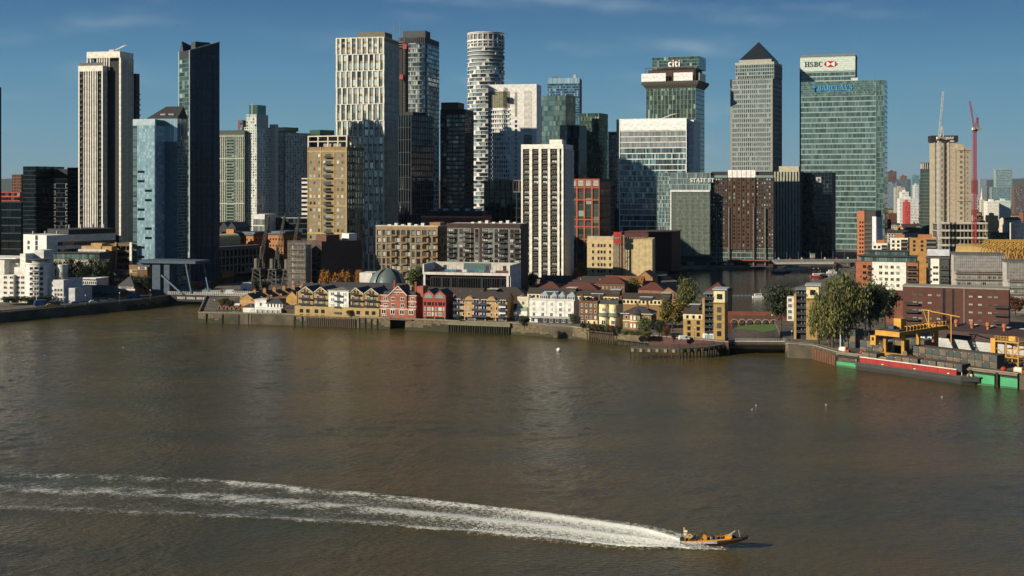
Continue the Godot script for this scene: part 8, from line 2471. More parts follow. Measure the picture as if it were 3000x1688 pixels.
func trees():
	for k in 5: tree(166 + k * 36, 861 - k, 766 - (k % 2) * 8, 66, "poplar", "dark poplar, number %d along the row from the white flats" % (k + 1), "poplars in a row")
	tree(216, 872, 812, 42, "dark", "dark tree before the small white modern building")
	tree(405, 862, 806, 44, "dark", "dark tree beside the tall brick terrace near the pavilion")
	tree(428, 862, 806, 32, "dark", "dark tree against the bridge's blue leg")
	tree(613, 805, 762, 38, "green", "round green tree between the bridge and the piered arcade")
	tree(100, 890, 866, 120, "dark", "dark hedge under the white riverside flats", "", "bush")
	tree(30, 893, 868, 60, "dark", "low dark shrub at the foot of the white flats", "", "bush")
	tree(748, 868, 818, 26, "dark", "slim dark tree at the foot of the first old crane")
	tree(778, 866, 822, 24, "dark", "slim dark tree at the foot of the second old crane")
	tree(656, 902, 872, 40, "gold", "yellowing garden tree behind the arched pods")
	tree(676, 905, 880, 30, "dark", "dark garden bush behind the arched pods", "", "bush")
	for k in 3: tree(955 + k * 30, 882, 790 + (k % 2) * 8, 46, "orange", "orange autumn tree between dark brick block and dome", "orange autumn trees")
	tree(1052, 872, 788, 28, "orange", "single slim orange tree beside the dome's white annexe")
	tree(1222, 862, 778, 62, "green", "green tree between the steel dome and the school")
	tree(1557, 852, 799, 38, "green", "round green tree below the white balcony tower")
	tree(1712, 830, 764, 34, "gold", "yellow tree at the foot of the orange framed office")
	tree(1690, 830, 782, 24, "orange", "small orange tree beside the cream block")
	tree(1785, 872, 828, 52, "dark", "dark tree among the red roofs")
	tree(1850, 876, 818, 62, "willow", "willow among the red roofs behind the villa")
	tree(1900, 842, 803, 34, "green", "green tree before the orange gabled house")
	tree(1925, 840, 806, 28, "green", "smaller green tree beside the orange gabled house")
	tree(2015, 925, 822, 76, "willow", "large round willow beside the basin")
	tree(1970, 972, 876, 84, "gold", "large golden green tree beside the villa")
	tree(1890, 985, 930, 46, "green", "bushy green tree in the villa garden")
	tree(1932, 988, 938, 36, "dark", "round dark clipped tree beside the villa", "", "bush")
	tree(1952, 992, 955, 24, "rust", "small russet tree beside the garage")
	tree(1536, 965, 925, 34, "dark", "round dark bush hanging over the wall by the cream house", "", "bush")
	tree(1680, 952, 918, 24, "green", "bright climbing shrub at the end of the white row", "", "bush")
	for k in 7: tree(1710 + k * 17, 968 + k * 1.6, 945 + k * 1.5, 24, ["dark", "green", "rust"][k % 3], "small garden shrub along the river wall of the cream houses", "garden shrubs on the wall", "bush")
	for k in 5: tree(1835 + k * 16, 985 + k, 968 + k, 26, "gold" if k % 2 else "green", "small golden shrub on the villa garden wall", "shrubs on the villa wall", "bush")
	tree(1345, 943, 925, 20, "dark", "small dark shrub between the red house and the balcony block", "", "bush")
	tree(1025, 930, 908, 22, "gold", "wild shrub growing out of the piled wall", "", "bush")
	tree(2288, 955, 838, 96, "dark", "dark spreading tree beside the dock bridge")
	tree(2318, 930, 850, 60, "dark", "dark tree behind the lock-side tower's white bay")
	tree(2440, 1018, 838, 96, "willow", "large drooping willow beside the lock-side tower")
	tree(2490, 1000, 815, 104, "willow", "tallest willow on the quay, next to the lighting mast")
	tree(2548, 988, 822, 108, "green", "broad dark green tree behind the gantry crane")
	tree(2592, 960, 842, 84, "dark", "dark tree between the willow and the brown brick flats")
	tree(2450, 905, 812, 70, "green", "green tree behind the willows by the marina")
	tree(2630, 930, 878, 46, "dark", "small dark tree before the red tiled houses")
	tree(2520, 872, 826, 50, "green", "green tree at the corner of the long white flats")
	tree(2735, 1000, 965, 26, "dark", "small dark tree beside the grey warehouse")
	tree(2862, 842, 818, 22, "green", "small street tree before the scaffolded white block")
	tree(2918, 842, 815, 22, "green", "second street tree before the scaffolded white block")
	tree(2975, 928, 868, 60, "rust", "russet tree at the end of the brown brick flats")
	tree(2398, 1012, 868, 64, "willow", "willow leaning over the lock-side tower's foot")
	tree(485, 862, 836, 26, "dark", "small dark bush beside the bridge's blue leg", "", "bush")
	tree(520, 815, 775, 40, "dark", "dark tree behind the bridge canopy's tip")
	tree(1440, 880, 850, 34, "dark", "dark tree behind the balcony block's roof")
	tree(1625, 880, 848, 30, "green", "green tree between the red roofs and the cream range")
	tree(1745, 878, 846, 36, "green", "green tree behind the brown brick house")
	tree(2035, 985, 950, 26, "green", "small green tree in the tower courtyard")
	tree(2360, 905, 850, 44, "green", "green tree behind the lock-side tower by the marina")
	tree(2430, 1015, 905, 70, "willow", "lower willow curtain at the quay rail")

func car(px: float, py: float, col: String, label: String, turn: float, van := false, sc := 1.0, y := G):
	var d := gd(py, y)
	var o := thing("parked_van" if van else "parked_car", label, "van" if van else "car", Vector3(wx(px, d), y, -d), turn)
	o.scale = Vector3.ONE * sc
	var mb := MB.new()
	var L := 5.4 if van else 4.4
	var w := 0.95
	var pr: Array = [[-L / 2, 0.35], [-L / 2, 1.0], [-L * 0.42, 2.2], [L * 0.28, 2.25], [L * 0.4, 1.25], [L / 2, 1.0], [L / 2, 0.35]] if van else [[-L / 2, 0.3], [-L / 2, 0.85], [-L * 0.4, 0.95], [-L * 0.28, 1.45], [L * 0.12, 1.48], [L * 0.27, 0.95], [L / 2, 0.78], [L / 2, 0.3]]
	for k in pr.size():
		var a: Array = pr[k]
		var e: Array = pr[(k + 1) % pr.size()]
		mb.quad(Vector3(a[0], a[1], -w), Vector3(a[0], a[1], w), Vector3(e[0], e[1], w), Vector3(e[0], e[1], -w))
		mb.tri(Vector3(0, 0.6, w), Vector3(e[0], e[1], w), Vector3(a[0], a[1], w))
		mb.tri(Vector3(0, 0.6, -w), Vector3(a[0], a[1], -w), Vector3(e[0], e[1], -w))
	put(mb, "body", col, o)
	for z in [w, -w]:
		pc(o, "side_window", "#15181a!", Vector3(-L * 0.26 if not van else L * 0.1, 0.98, z - 0.02), Vector3(L * 0.14 if not van else L * 0.3, 1.38 if not van else 1.9, z + 0.02))
		for x in [-L * 0.31, L * 0.31]:
			mb = MB.new(); mb.tube(Vector3(x, 0.34, z - 0.12), Vector3(x, 0.34, z + 0.06), 0.34, 0.34, 10); mb.tube(Vector3(x, 0.34, z + 0.06), Vector3(x, 0.34, z - 0.12), 0.34, 0.34, 10)
			put(mb, "wheel", "#141414", o)
	mb = MB.new()
	if van: mb.quad(Vector3(L * 0.41, 1.27, 0.85), Vector3(L * 0.41, 1.27, -0.85), Vector3(L * 0.3, 2.15, -0.8), Vector3(L * 0.3, 2.15, 0.8))
	else: mb.quad(Vector3(L * 0.275, 0.98, 0.85), Vector3(L * 0.275, 0.98, -0.85), Vector3(L * 0.135, 1.46, -0.75), Vector3(L * 0.135, 1.46, 0.75))
	put(mb, "windscreen", "#15181a!", o)
	for z in [-0.7, 0.7]: pc(o, "headlight", "#d9d8d0", Vector3(L / 2 - 0.02, 0.6, z - 0.16), Vector3(L / 2 + 0.03, 0.78, z + 0.16))

func street_life():
	var t := 0.45
	car(219, 890, "#1f5a9a", "blue car parked on the quay before the dark lodge", t)
	car(272, 887, "#d2d2ce", "white car with a low body parked below the lodge porch", t)
	car(302, 884, "#cfcfcc", "white car parked between the porch and the pavilion", t)
	car(326, 881, "#d4d4d0", "white car parked nearest to the pavilion", t)
	car(394, 874, "#22508a", "blue van parked beside the bridge approach", t, true, 1.4)
	car(380, 872, "#c2a23a", "yellow striped car behind the blue van", t)
	car(122, 897, "#274f86", "blue skip lorry parked below the white flats", t, true, 1.6)
	car(160, 895, "#5a6266", "grey van beside the blue skip lorry", t, true, 1.2)
	car(146, 897, "#b89a3a", "small yellow car between the lorry and the grey van", t)
	car(676, 862, "#d6d6d2", "white van on the ramp beyond the lifting bridge", 0.1, true, 1.3)
	car(735, 852, "#dadad6", "large white lorry on the dock road behind the terrace", 0.1, true, 2.4)
	car(608, 850, "#3f8a94", "teal car crossing the lifting bridge", 0.1)
	car(2004, 996, "#d9d9d6", "white van parked beside the brown garage", 0.1, true, 0.9)
	car(2052, 990, "#8d8f90", "silver car beside the lock-side tower", 1.2)
	car(2050, 978, "#2b2d30", "black car in the courtyard behind the silver car", 1.2)
	car(585, 838, "#b03028", "red van on the dockside beyond the bridge", 0.3, true, 1.2)
	car(600, 834, "#2a55a0", "blue van on the dockside beyond the bridge", 0.3, true, 1.3)
	# flag mast by the white flats
	var d := gd(896)
	var o := thing("signal_mast", "tall white signal mast with crossed yards on the west quay", "mast", Vector3(wx(107, d), G, -d))
	var mb := MB.new(); mb.tube(Vector3.ZERO, Vector3(0, 18, 0), 0.25, 0.1, 8); mb.bar(Vector3(-2, 11, 0), Vector3(2, 11.6, 0), 0.15); put(mb, "pole", "#cfcfca", o)
	# riverside lamps and rails
	for q in [[30, 917, "on the west quay below the white flats"], [190, 903, "on the west quay by the blue car"], [250, 897, "on the west quay between the parked cars"], [350, 889, "on the west quay by the pavilion"], [440, 880, "on the west quay at the bridge"], [628, 912, "on the stone pier by the pub garden"], [1512, 954, "beside the cream house"], [2035, 1000, "in the courtyard by the lock-side tower"], [2290, 985, "on the lock side"], [2262, 960, "by the dock bridge"], [2320, 1012, "on the lock abutment"]]:
		d = gd(q[1])
		o = thing("street_lamp", "slim grey street lamp " + q[2], "street lamp", Vector3(wx(q[0], d), G, -d), 0.0, "street lamps")
		mb = MB.new(); mb.tube(Vector3.ZERO, Vector3(0, 6.0, 0), 0.12, 0.07, 6); put(mb, "post", "#5c5e5e", o)
		pc(o, "lantern", "#d3d4ce", Vector3(-0.25, 6.0, -0.25), Vector3(0.25, 6.5, 0.25))
	for q in [[[10, 916], [415, 880], "along the west quay edge"], [[1510, 950], [1668, 960], "before the white house row"], [[1900, 985], [2060, 998], "above the red brick river wall"], [[2305, 1010], [2384, 1015], "round the lock abutment"], [[2386, 1016], [2452, 1034], "on the ribbed wall by the willows"]]:
		var a := gp(q[0][0], q[0][1])
		var e := gp(q[1][0], q[1][1])
		o = thing("railing", "thin metal railing " + q[2], "railing", a, -atan2((e - a).z, (e - a).x))
		var n := int(a.distance_to(e) / 2.0)
		mb = MB.new()
		for k in n + 1: mb.bar(Vector3(a.distance_to(e) * k / n, 0, -0.8), Vector3(a.distance_to(e) * k / n, 1.2, -0.8), 0.08)
		put(mb, "post", "#7d7f7c", o, "stuff")
		for r in 2: pc(o, "rail", "#8d8f8c", Vector3(0, 0.6 + r * 0.55, -0.84), Vector3(a.distance_to(e), 0.68 + r * 0.55, -0.76))
	# far airliner
	o = thing("airliner", "tiny airliner crossing the blue sky", "aeroplane", P(516, 74, 9000), 0.3)
	mb = MB.new(); mb.tube(Vector3(-19, 0, 0), Vector3(17, 0, 0), 2.2, 1.8, 10); mb.tube(Vector3(-19, 0, 0), Vector3(-23, 0, 0), 2.2, 0.4, 10); put(mb, "fuselage", "#9fa6ac", o)
	mb = MB.new(); mb.bar(Vector3(-2, -0.5, 0), Vector3(7, 1.0, 17), 4.5, 0.5); mb.bar(Vector3(-2, -0.5, 0), Vector3(7, 1.0, -17), 4.5, 0.5); put(mb, "wing", "#8d949a", o)
	mb = MB.new(); mb.bar(Vector3(14, 1, 0), Vector3(19, 8, 0), 0.6, 4.0); put(mb, "tail_fin", "#77828c", o)
	# buoy and gulls on the water
	o = thing("mooring_buoy", "round white mooring buoy alone on the river", "buoy", gp(1637, 1028, 0.0))
	mb = MB.new(); mb.lathe(PackedVector2Array([Vector2(0.1, -0.4), Vector2(0.8, -0.1), Vector2(1.1, 0.5), Vector2(0.7, 1.2), Vector2(0.1, 1.4)]), 14); put(mb, "float", "#d9d8d2", o)
	pc(o, "mooring_ring", "#5a5852", Vector3(-0.15, 1.3, -0.1), Vector3(0.15, 1.7, 0.1))
	for q in [[2203, 1201], [2215, 1190], [2420, 1188], [2760, 1165], [360, 1020], [130, 1042]]:
		o = thing("gull", "small white gull resting on the open river", "bird", gp(q[0], q[1], 0.05), q[0] * 0.1, "gulls on the river")
		mb = MB.new(); mb.lathe(PackedVector2Array([Vector2(0.02, 0), Vector2(0.16, 0.06), Vector2(0.14, 0.2), Vector2(0.02, 0.26)]), 8)
		mb.bar(Vector3(-0.1, 0.18, 0), Vector3(-0.45, 0.24, 0), 0.1, 0.06); mb.tube(Vector3(0.1, 0.2, 0), Vector3(0.2, 0.42, 0), 0.08, 0.08, 6)
		put(mb, "body", "#e0e0dc", o)

func smin(a: float, b: float, k: float) -> float:
	var h := clampf(0.5 + 0.5 * (b - a) / k, 0.0, 1.0)
	return lerpf(b, a, h) - k * h * (1.0 - h)
# surface nets over tapered capsules: bones = [from, to, r0, r1, region]
func figure(bones: Array, lo: Vector3, hi: Vector3, cs: float) -> Dictionary:
	var n := Vector3i(((hi - lo) / cs).ceil()) + Vector3i.ONE
	var f := PackedFloat32Array()
	f.resize(n.x * n.y * n.z)
	f.fill(1.0)
	var reg := PackedByteArray()
	reg.resize(f.size())
	var best := PackedFloat32Array()
	best.resize(f.size())
	best.fill(9.0)
	for bo in bones:
		var a: Vector3 = bo[0]
		var e: Vector3 = bo[1]
		var ra: float = bo[2]
		var rb: float = bo[3]
		var m := maxf(ra, rb) + 0.12
		var l := Vector3i(((a.min(e) - Vector3.ONE * m - lo) / cs).floor()).clamp(Vector3i.ZERO, n - Vector3i.ONE)
		var h := Vector3i(((a.max(e) + Vector3.ONE * m - lo) / cs).ceil()).clamp(Vector3i.ZERO, n - Vector3i.ONE)
		var v := e - a
		var vv := maxf(v.length_squared(), 1e-6)
		for z in range(l.z, h.z + 1):
			for y in range(l.y, h.y + 1):
				for x in range(l.x, h.x + 1):
					var p := lo + Vector3(x, y, z) * cs
					var t := clampf((p - a).dot(v) / vv, 0.0, 1.0)
					var dd := p.distance_to(a + v * t) - lerpf(ra, rb, t)
					var id := x + n.x * (y + n.y * z)
					f[id] = smin(f[id], dd, 0.04)
					if dd < best[id]:
						best[id] = dd
						reg[id] = bo[4]
	var vid := {}
	var V := PackedVector3Array()
	var R := PackedByteArray()
	var I := PackedInt32Array()
	for z in n.z - 1:
		for y in n.y - 1:
			for x in n.x - 1:
				var id := x + n.x * (y + n.y * z)
				var mask := 0
				var sum := Vector3.ZERO
				var cnt := 0
				for k in 8:
					if f[id + (k & 1) + n.x * ((k >> 1 & 1) + n.y * (k >> 2))] < 0: mask |= 1 << k
				if mask == 0 or mask == 255: continue
				for q in [[0, 1], [2, 3], [4, 5], [6, 7], [0, 2], [1, 3], [4, 6], [5, 7], [0, 4], [1, 5], [2, 6], [3, 7]]:
					if (mask >> q[0] & 1) != (mask >> q[1] & 1):
						var fa := f[id + (q[0] & 1) + n.x * ((q[0] >> 1 & 1) + n.y * (q[0] >> 2))]
						var fb := f[id + (q[1] & 1) + n.x * ((q[1] >> 1 & 1) + n.y * (q[1] >> 2))]
						var pa := Vector3(q[0] & 1, q[0] >> 1 & 1, q[0] >> 2)
						var pb := Vector3(q[1] & 1, q[1] >> 1 & 1, q[1] >> 2)
						sum += pa.lerp(pb, fa / (fa - fb))
						cnt += 1
				vid[id] = V.size()
				V.append(lo + (Vector3(x, y, z) + sum / cnt) * cs)
				R.append(reg[id])
	var st := [1, n.x, n.x * n.y]
	for id in vid:
		for ax in 3:
			var b1: int = st[(ax + 1) % 3]
			var b2: int = st[(ax + 2) % 3]
			var inside := f[id] < 0
			if inside == (f[id + st[ax]] < 0): continue
			if not (vid.has(id - b1) and vid.has(id - b2) and vid.has(id - b1 - b2)): continue
			var q := [vid[id], vid[id - b1], vid[id - b1 - b2], vid[id - b2]]
			if inside: q = [q[0], q[3], q[2], q[1]]
			for k in [0, 1, 2, 0, 2, 3]: I.append(q[k])
	return {"v": V, "r": R, "i": I}
func person(fig: Dictionary, label: String, at: Transform3D, tones: Array, hair: String, parent_group: String):
	var o := thing("person", label, "person", Vector3.ZERO, 0.0, parent_group)
	o.transform = at
	var st := SurfaceTool.new()
	st.begin(Mesh.PRIMITIVE_TRIANGLES)
	for k in fig.v.size():
		st.set_color(lin(tones[fig.r[k]]))
		st.add_vertex(fig.v[k])
	for k in fig.i: st.add_index(k)
	st.generate_normals()
	var me := st.commit()
	me.surface_set_material(0, mat("tinted"))
	inst(me, "body", o, Transform3D.IDENTITY)
	var mb := MB.new()
	mb.lathe(PackedVector2Array([Vector2(0.118, 0.02), Vector2(0.122, 0.08), Vector2(0.09, 0.15), Vector2(0.01, 0.18)]), 10, 0, TAU, Color.WHITE, fig.head - Vector3(0.015, 0.03, 0))
	put(mb, "hair", hair, o)

func speedboat():
	var turn := -deg_to_rad(11.0)
	var o := thing("speedboat", "orange and black inflatable speedboat throwing a white wake", "boat", BOAT + Vector3(0, 0.55, 0), turn)
	o.rotation.z = deg_to_rad(5.0)
	var X := o.transform
	var L := 13.6
	var mb := MB.new()
	# hull: stations along x
	var sec := []
	for k in 13:
		var t := k / 12.0
		var x := L * t
		var bw := 1.25 * sqrt(clampf(1.0 - pow(maxf(t - 0.45, 0.0) / 0.55, 2.2), 0.0, 1.0)) + 0.04
		var kl := -0.75 + 1.25 * pow(maxf(t - 0.55, 0.0) / 0.45, 2.0)
		sec.append([x, bw, kl, 0.25 + 0.65 * pow(t, 2.2)])
	for k in 12:
		var a: Array = sec[k]
		var e: Array = sec[k + 1]
		for s in [1.0, -1.0]:
			var p := [Vector3(a[0], a[2], 0), Vector3(e[0], e[2], 0), Vector3(e[0], e[3], e[1] * s), Vector3(a[0], a[3], a[1] * s)]
			if s > 0: mb.quad(p[0], p[1], p[2], p[3])
			else: mb.quad(p[1], p[0], p[3], p[2])
		mb.quad(Vector3(a[0], a[3] - 0.12, a[1]), Vector3(e[0], e[3] - 0.12, e[1]), Vector3(e[0], e[3] - 0.12, -e[1]), Vector3(a[0], a[3] - 0.12, -a[1]))
	mb.quad(Vector3(0, -0.75, 0), Vector3(0, 0.3, 1.25), Vector3(0, 0.5, 0), Vector3(0, 0.3, -1.25))
	put(mb, "hull", "#b5650f", o)
	for s in [1.0, -1.0]:
		mb = MB.new()
		for k in 12:
			var a: Array = sec[k]
			var e: Array = sec[k + 1]
			mb.tube(Vector3(a[0], a[3] + 0.05, (a[1] + 0.12) * s), Vector3(e[0], e[3] + 0.05, (e[1] + 0.12) * s), 0.34, 0.34, 10)
		put(mb, "inflatable_tube", "#191a1a", o)
		mb = MB.new()
		for k in 9:
			var a: Array = sec[k]
			var e: Array = sec[k + 1]
			mb.bar(Vector3(a[0], a[3] + 0.4, (a[1] + 0.08) * s), Vector3(e[0], e[3] + 0.4, (e[1] + 0.08) * s), 0.5, 0.16)
		put(mb, "tube_cover", "#d08a14", o)
	var tx := text(o, "lettering", "THAMES RIB EXPERIENCE", "#e2dfd4", 0.62, Vector3(4.1, 0.42, 1.74), 0.0, false, 0.02, 0.85)
	pc(o, "deck", "#4a3a22", Vector3(0.3, 0.18, -1.1), Vector3(9.2, 0.24, 1.1))
	pc(o, "console", "#c27f12", Vector3(4.3, 0.2, -0.45), Vector3(5.1, 1.7, 0.45))
	pc(o, "console_screen", "#20242a!", Vector3(4.9, 1.7, -0.5), Vector3(5.0, 2.3, 0.5))
	pc(o, "console_seat", "#c27f12", Vector3(3.2, 0.2, -0.5), Vector3(4.0, 0.9, 0.5))
	pc(o, "bow_locker", "#c98a16", Vector3(8.9, 0.3, -0.9), Vector3(10.4, 1.35, 0.9))
	pc(o, "engine_box", "#2a2824", Vector3(1.0, 0.2, -0.8), Vector3(2.9, 0.95, 0.8))
	for z in [-0.55, 0.55]: pc(o, "outboard_engine", "#1a1a1a", Vector3(-0.6, 0.1, z - 0.3), Vector3(0.2, 1.2, z + 0.3))
	mb = MB.new()
	for z in [-0.9, 0.9]:
		mb.bar(Vector3(0.3, 0.3, z), Vector3(0.9, 2.4, z * 0.7), 0.14); mb.bar(Vector3(1.5, 0.3, z), Vector3(0.9, 2.4, z * 0.7), 0.12)
	mb.bar(Vector3(0.9, 2.4, -0.65), Vector3(0.9, 2.4, 0.65), 0.2); mb.bar(Vector3(0.5, 2.4, 0), Vector3(0.5, 3.0, 0), 0.08)
	put(mb, "roll_frame", "#c98a16", o)
	for q in [[2.5, 2.75, "#dcdad2"], [1.8, 2.1, "#dcdad2"]]: pc(o, "life_raft", q[2], Vector3(0.3, q[0], -0.5), Vector3(1.1, q[1], 0.5))
	mb = MB.new(); mb.lathe(PackedVector2Array([Vector2(0.05, 2.9), Vector2(0.2, 3.0), Vector2(0.18, 3.35), Vector2(0.05, 3.4)]), 10, 0, TAU, Color.WHITE, Vector3(0.5, 0, 0)); put(mb, "beacon", "#d29a1c", o)
	mb = MB.new()
	for k in 10:
		var a0 := TAU * k / 10.0
		var a1 := TAU * (k + 1) / 10.0
		mb.bar(Vector3(1.6, 1.7 + sin(a0) * 0.42, 0.75 + cos(a0) * 0.1) + Vector3(cos(a0) * 0.4, 0, 0), Vector3(1.6, 1.7 + sin(a1) * 0.42, 0.75 + cos(a1) * 0.1) + Vector3(cos(a1) * 0.4, 0, 0), 0.16)
	put(mb, "lifebuoy", "#d2a22a", o)
	mb = MB.new()
	for z in [-0.5, 0.5]: mb.bar(Vector3(9.6, 1.3, z), Vector3(11.2, 2.3, z * 0.3), 0.06)
	mb.bar(Vector3(12.0, 1.0, 0), Vector3(11.9, 2.5, 0), 0.07)
	mb.bar(Vector3(8.4, 0.5, 0.9), Vector3(9.6, 1.4, 0.8), 0.06)
	put(mb, "bow_rail", "#b9b9b4", o)
	for k in 3:
		for z in [-0.55, 0.55]:
			var s := pc(o, "jockey_seat", "#1c1c1e", Vector3(5.7 + k * 1.05, 0.2, z - 0.25), Vector3(6.4 + k * 1.05, 0.68, z + 0.25))
	# people
	var sit := [[Vector3(0, 0.08, 0.09), Vector3(0, 0.08, -0.09), 0.15, 0.15, 0], [Vector3(0, 0.1, 0), Vector3(0.02, 0.45, 0), 0.15, 0.18, 1], [Vector3(0.02, 0.5, 0.14), Vector3(0.02, 0.5, -0.14), 0.1, 0.1, 1], [Vector3(0.02, 0.55, 0), Vector3(0.05, 0.66, 0), 0.06, 0.055, 2], [Vector3(0.05, 0.74, 0), Vector3(0.07, 0.82, 0), 0.095, 0.1, 2], [Vector3(0.15, 0.76, 0), Vector3(0.17, 0.75, 0), 0.025, 0.02, 2]]
	for s in [1.0, -1.0]:
		sit.append_array([[Vector3(0, 0.08, 0.1 * s), Vector3(0.42, 0.1, 0.16 * s), 0.09, 0.07, 0], [Vector3(0.42, 0.1, 0.16 * s), Vector3(0.38, -0.34, 0.16 * s), 0.065, 0.045, 0], [Vector3(0.38, -0.36, 0.16 * s), Vector3(0.54, -0.38, 0.17 * s), 0.045, 0.035, 0], [Vector3(0.02, 0.5, 0.2 * s), Vector3(0.08, 0.24, 0.27 * s), 0.06, 0.048, 1], [Vector3(0.08, 0.24, 0.27 * s), Vector3(0.32, 0.22, 0.2 * s), 0.045, 0.036, 1], [Vector3(0.32, 0.22, 0.2 * s), Vector3(0.42, 0.22, 0.18 * s), 0.035, 0.025, 2]])
	var fs := figure(sit, Vector3(-0.3, -0.5, -0.45), Vector3(0.75, 1.0, 0.45), 0.032)
	fs["head"] = Vector3(0.05, 0.8, 0)
	var stand := [[Vector3(0, 0.92, 0.08), Vector3(0, 0.92, -0.08), 0.14, 0.14, 0], [Vector3(0, 0.95, 0), Vector3(0.0, 1.3, 0), 0.14, 0.17, 1], [Vector3(0, 1.38, 0.14), Vector3(0, 1.38, -0.14), 0.09, 0.09, 1], [Vector3(0, 1.42, 0), Vector3(0.02, 1.53, 0), 0.06, 0.055, 2], [Vector3(0.02, 1.6, 0), Vector3(0.03, 1.68, 0), 0.095, 0.1, 2], [Vector3(0.12, 1.62, 0), Vector3(0.14, 1.61, 0), 0.025, 0.02, 2]]
	for s in [1.0, -1.0]:
		stand.append_array([[Vector3(0, 0.9, 0.1 * s), Vector3(0.03, 0.48, 0.12 * s), 0.095, 0.065, 0], [Vector3(0.03, 0.48, 0.12 * s), Vector3(0, 0.06, 0.13 * s), 0.062, 0.042, 0], [Vector3(0, 0.05, 0.13 * s), Vector3(0.17, 0.04, 0.15 * s), 0.045, 0.035, 0]])
	stand.append_array([[Vector3(0, 1.38, 0.2), Vector3(0.28, 1.42, 0.26), 0.06, 0.048, 1], [Vector3(0.28, 1.42, 0.26), Vector3(0.54, 1.46, 0.26), 0.045, 0.036, 1], [Vector3(0.54, 1.46, 0.26), Vector3(0.66, 1.47, 0.25), 0.036, 0.025, 2], [Vector3(0, 1.38, -0.2), Vector3(0.06, 1.1, -0.28), 0.06, 0.048, 1], [Vector3(0.06, 1.1, -0.28), Vector3(0.3, 1.12, -0.2), 0.045, 0.036, 1], [Vector3(0.3, 1.12, -0.2), Vector3(0.4, 1.13, -0.18), 0.035, 0.025, 2]])
	var ft := figure(stand, Vector3(-0.3, -0.05, -0.45), Vector3(0.8, 1.85, 0.45), 0.034)
	ft["head"] = Vector3(0.02, 1.66, 0)
	var sk := "#a87858"
	var cast := [["person in a pale grey jacket on a speedboat seat", "#8d8a84", "#2a2a2c", "#5a4630"], ["person in a white shirt on a speedboat seat", "#c9d2d8", "#22262c", "#7a3a5a"], ["person in a teal jacket on a speedboat seat", "#2c5f64", "#1c2024", "#5a4630"], ["person in a black coat on a speedboat seat", "#16181a", "#16181a", "#14120f"], ["person in a navy jacket holding a bag on a speedboat seat", "#26344a", "#1c2024", "#2a1f16"], ["person in a green jacket on the front speedboat seat", "#3f6a5a", "#2a2622", "#7a5a34"]]
	for k in 6:
		var q: Array = cast[k]
		person(fs, q[0], X * Transform3D(Basis(Vector3.UP, 0.1 * (k % 3 - 1)), Vector3(5.95 + (k / 2) * 1.05, 0.66, 0.55 if k % 2 == 0 else -0.55)), [q[2], q[1], sk], q[3], "people on the speedboat")
	person(ft, "person in black standing at the speedboat console with one arm out", X * Transform3D(Basis.IDENTITY, Vector3(4.02, 0.88, 0.1)), ["#121212", "#171718", sk], "#14120f", "people on the speedboat")
	for k in 2: person(fs, ["person in dark waterproofs seated behind the standing skipper", "person in a black helmet seated beside the engine box"][k], X * Transform3D(Basis.IDENTITY, Vector3(3.05 - k * 0.5, 0.98, 0.5 - k)), ["#1a1c1e", "#202428", sk], "#1a1a1c", "people on the speedboat")

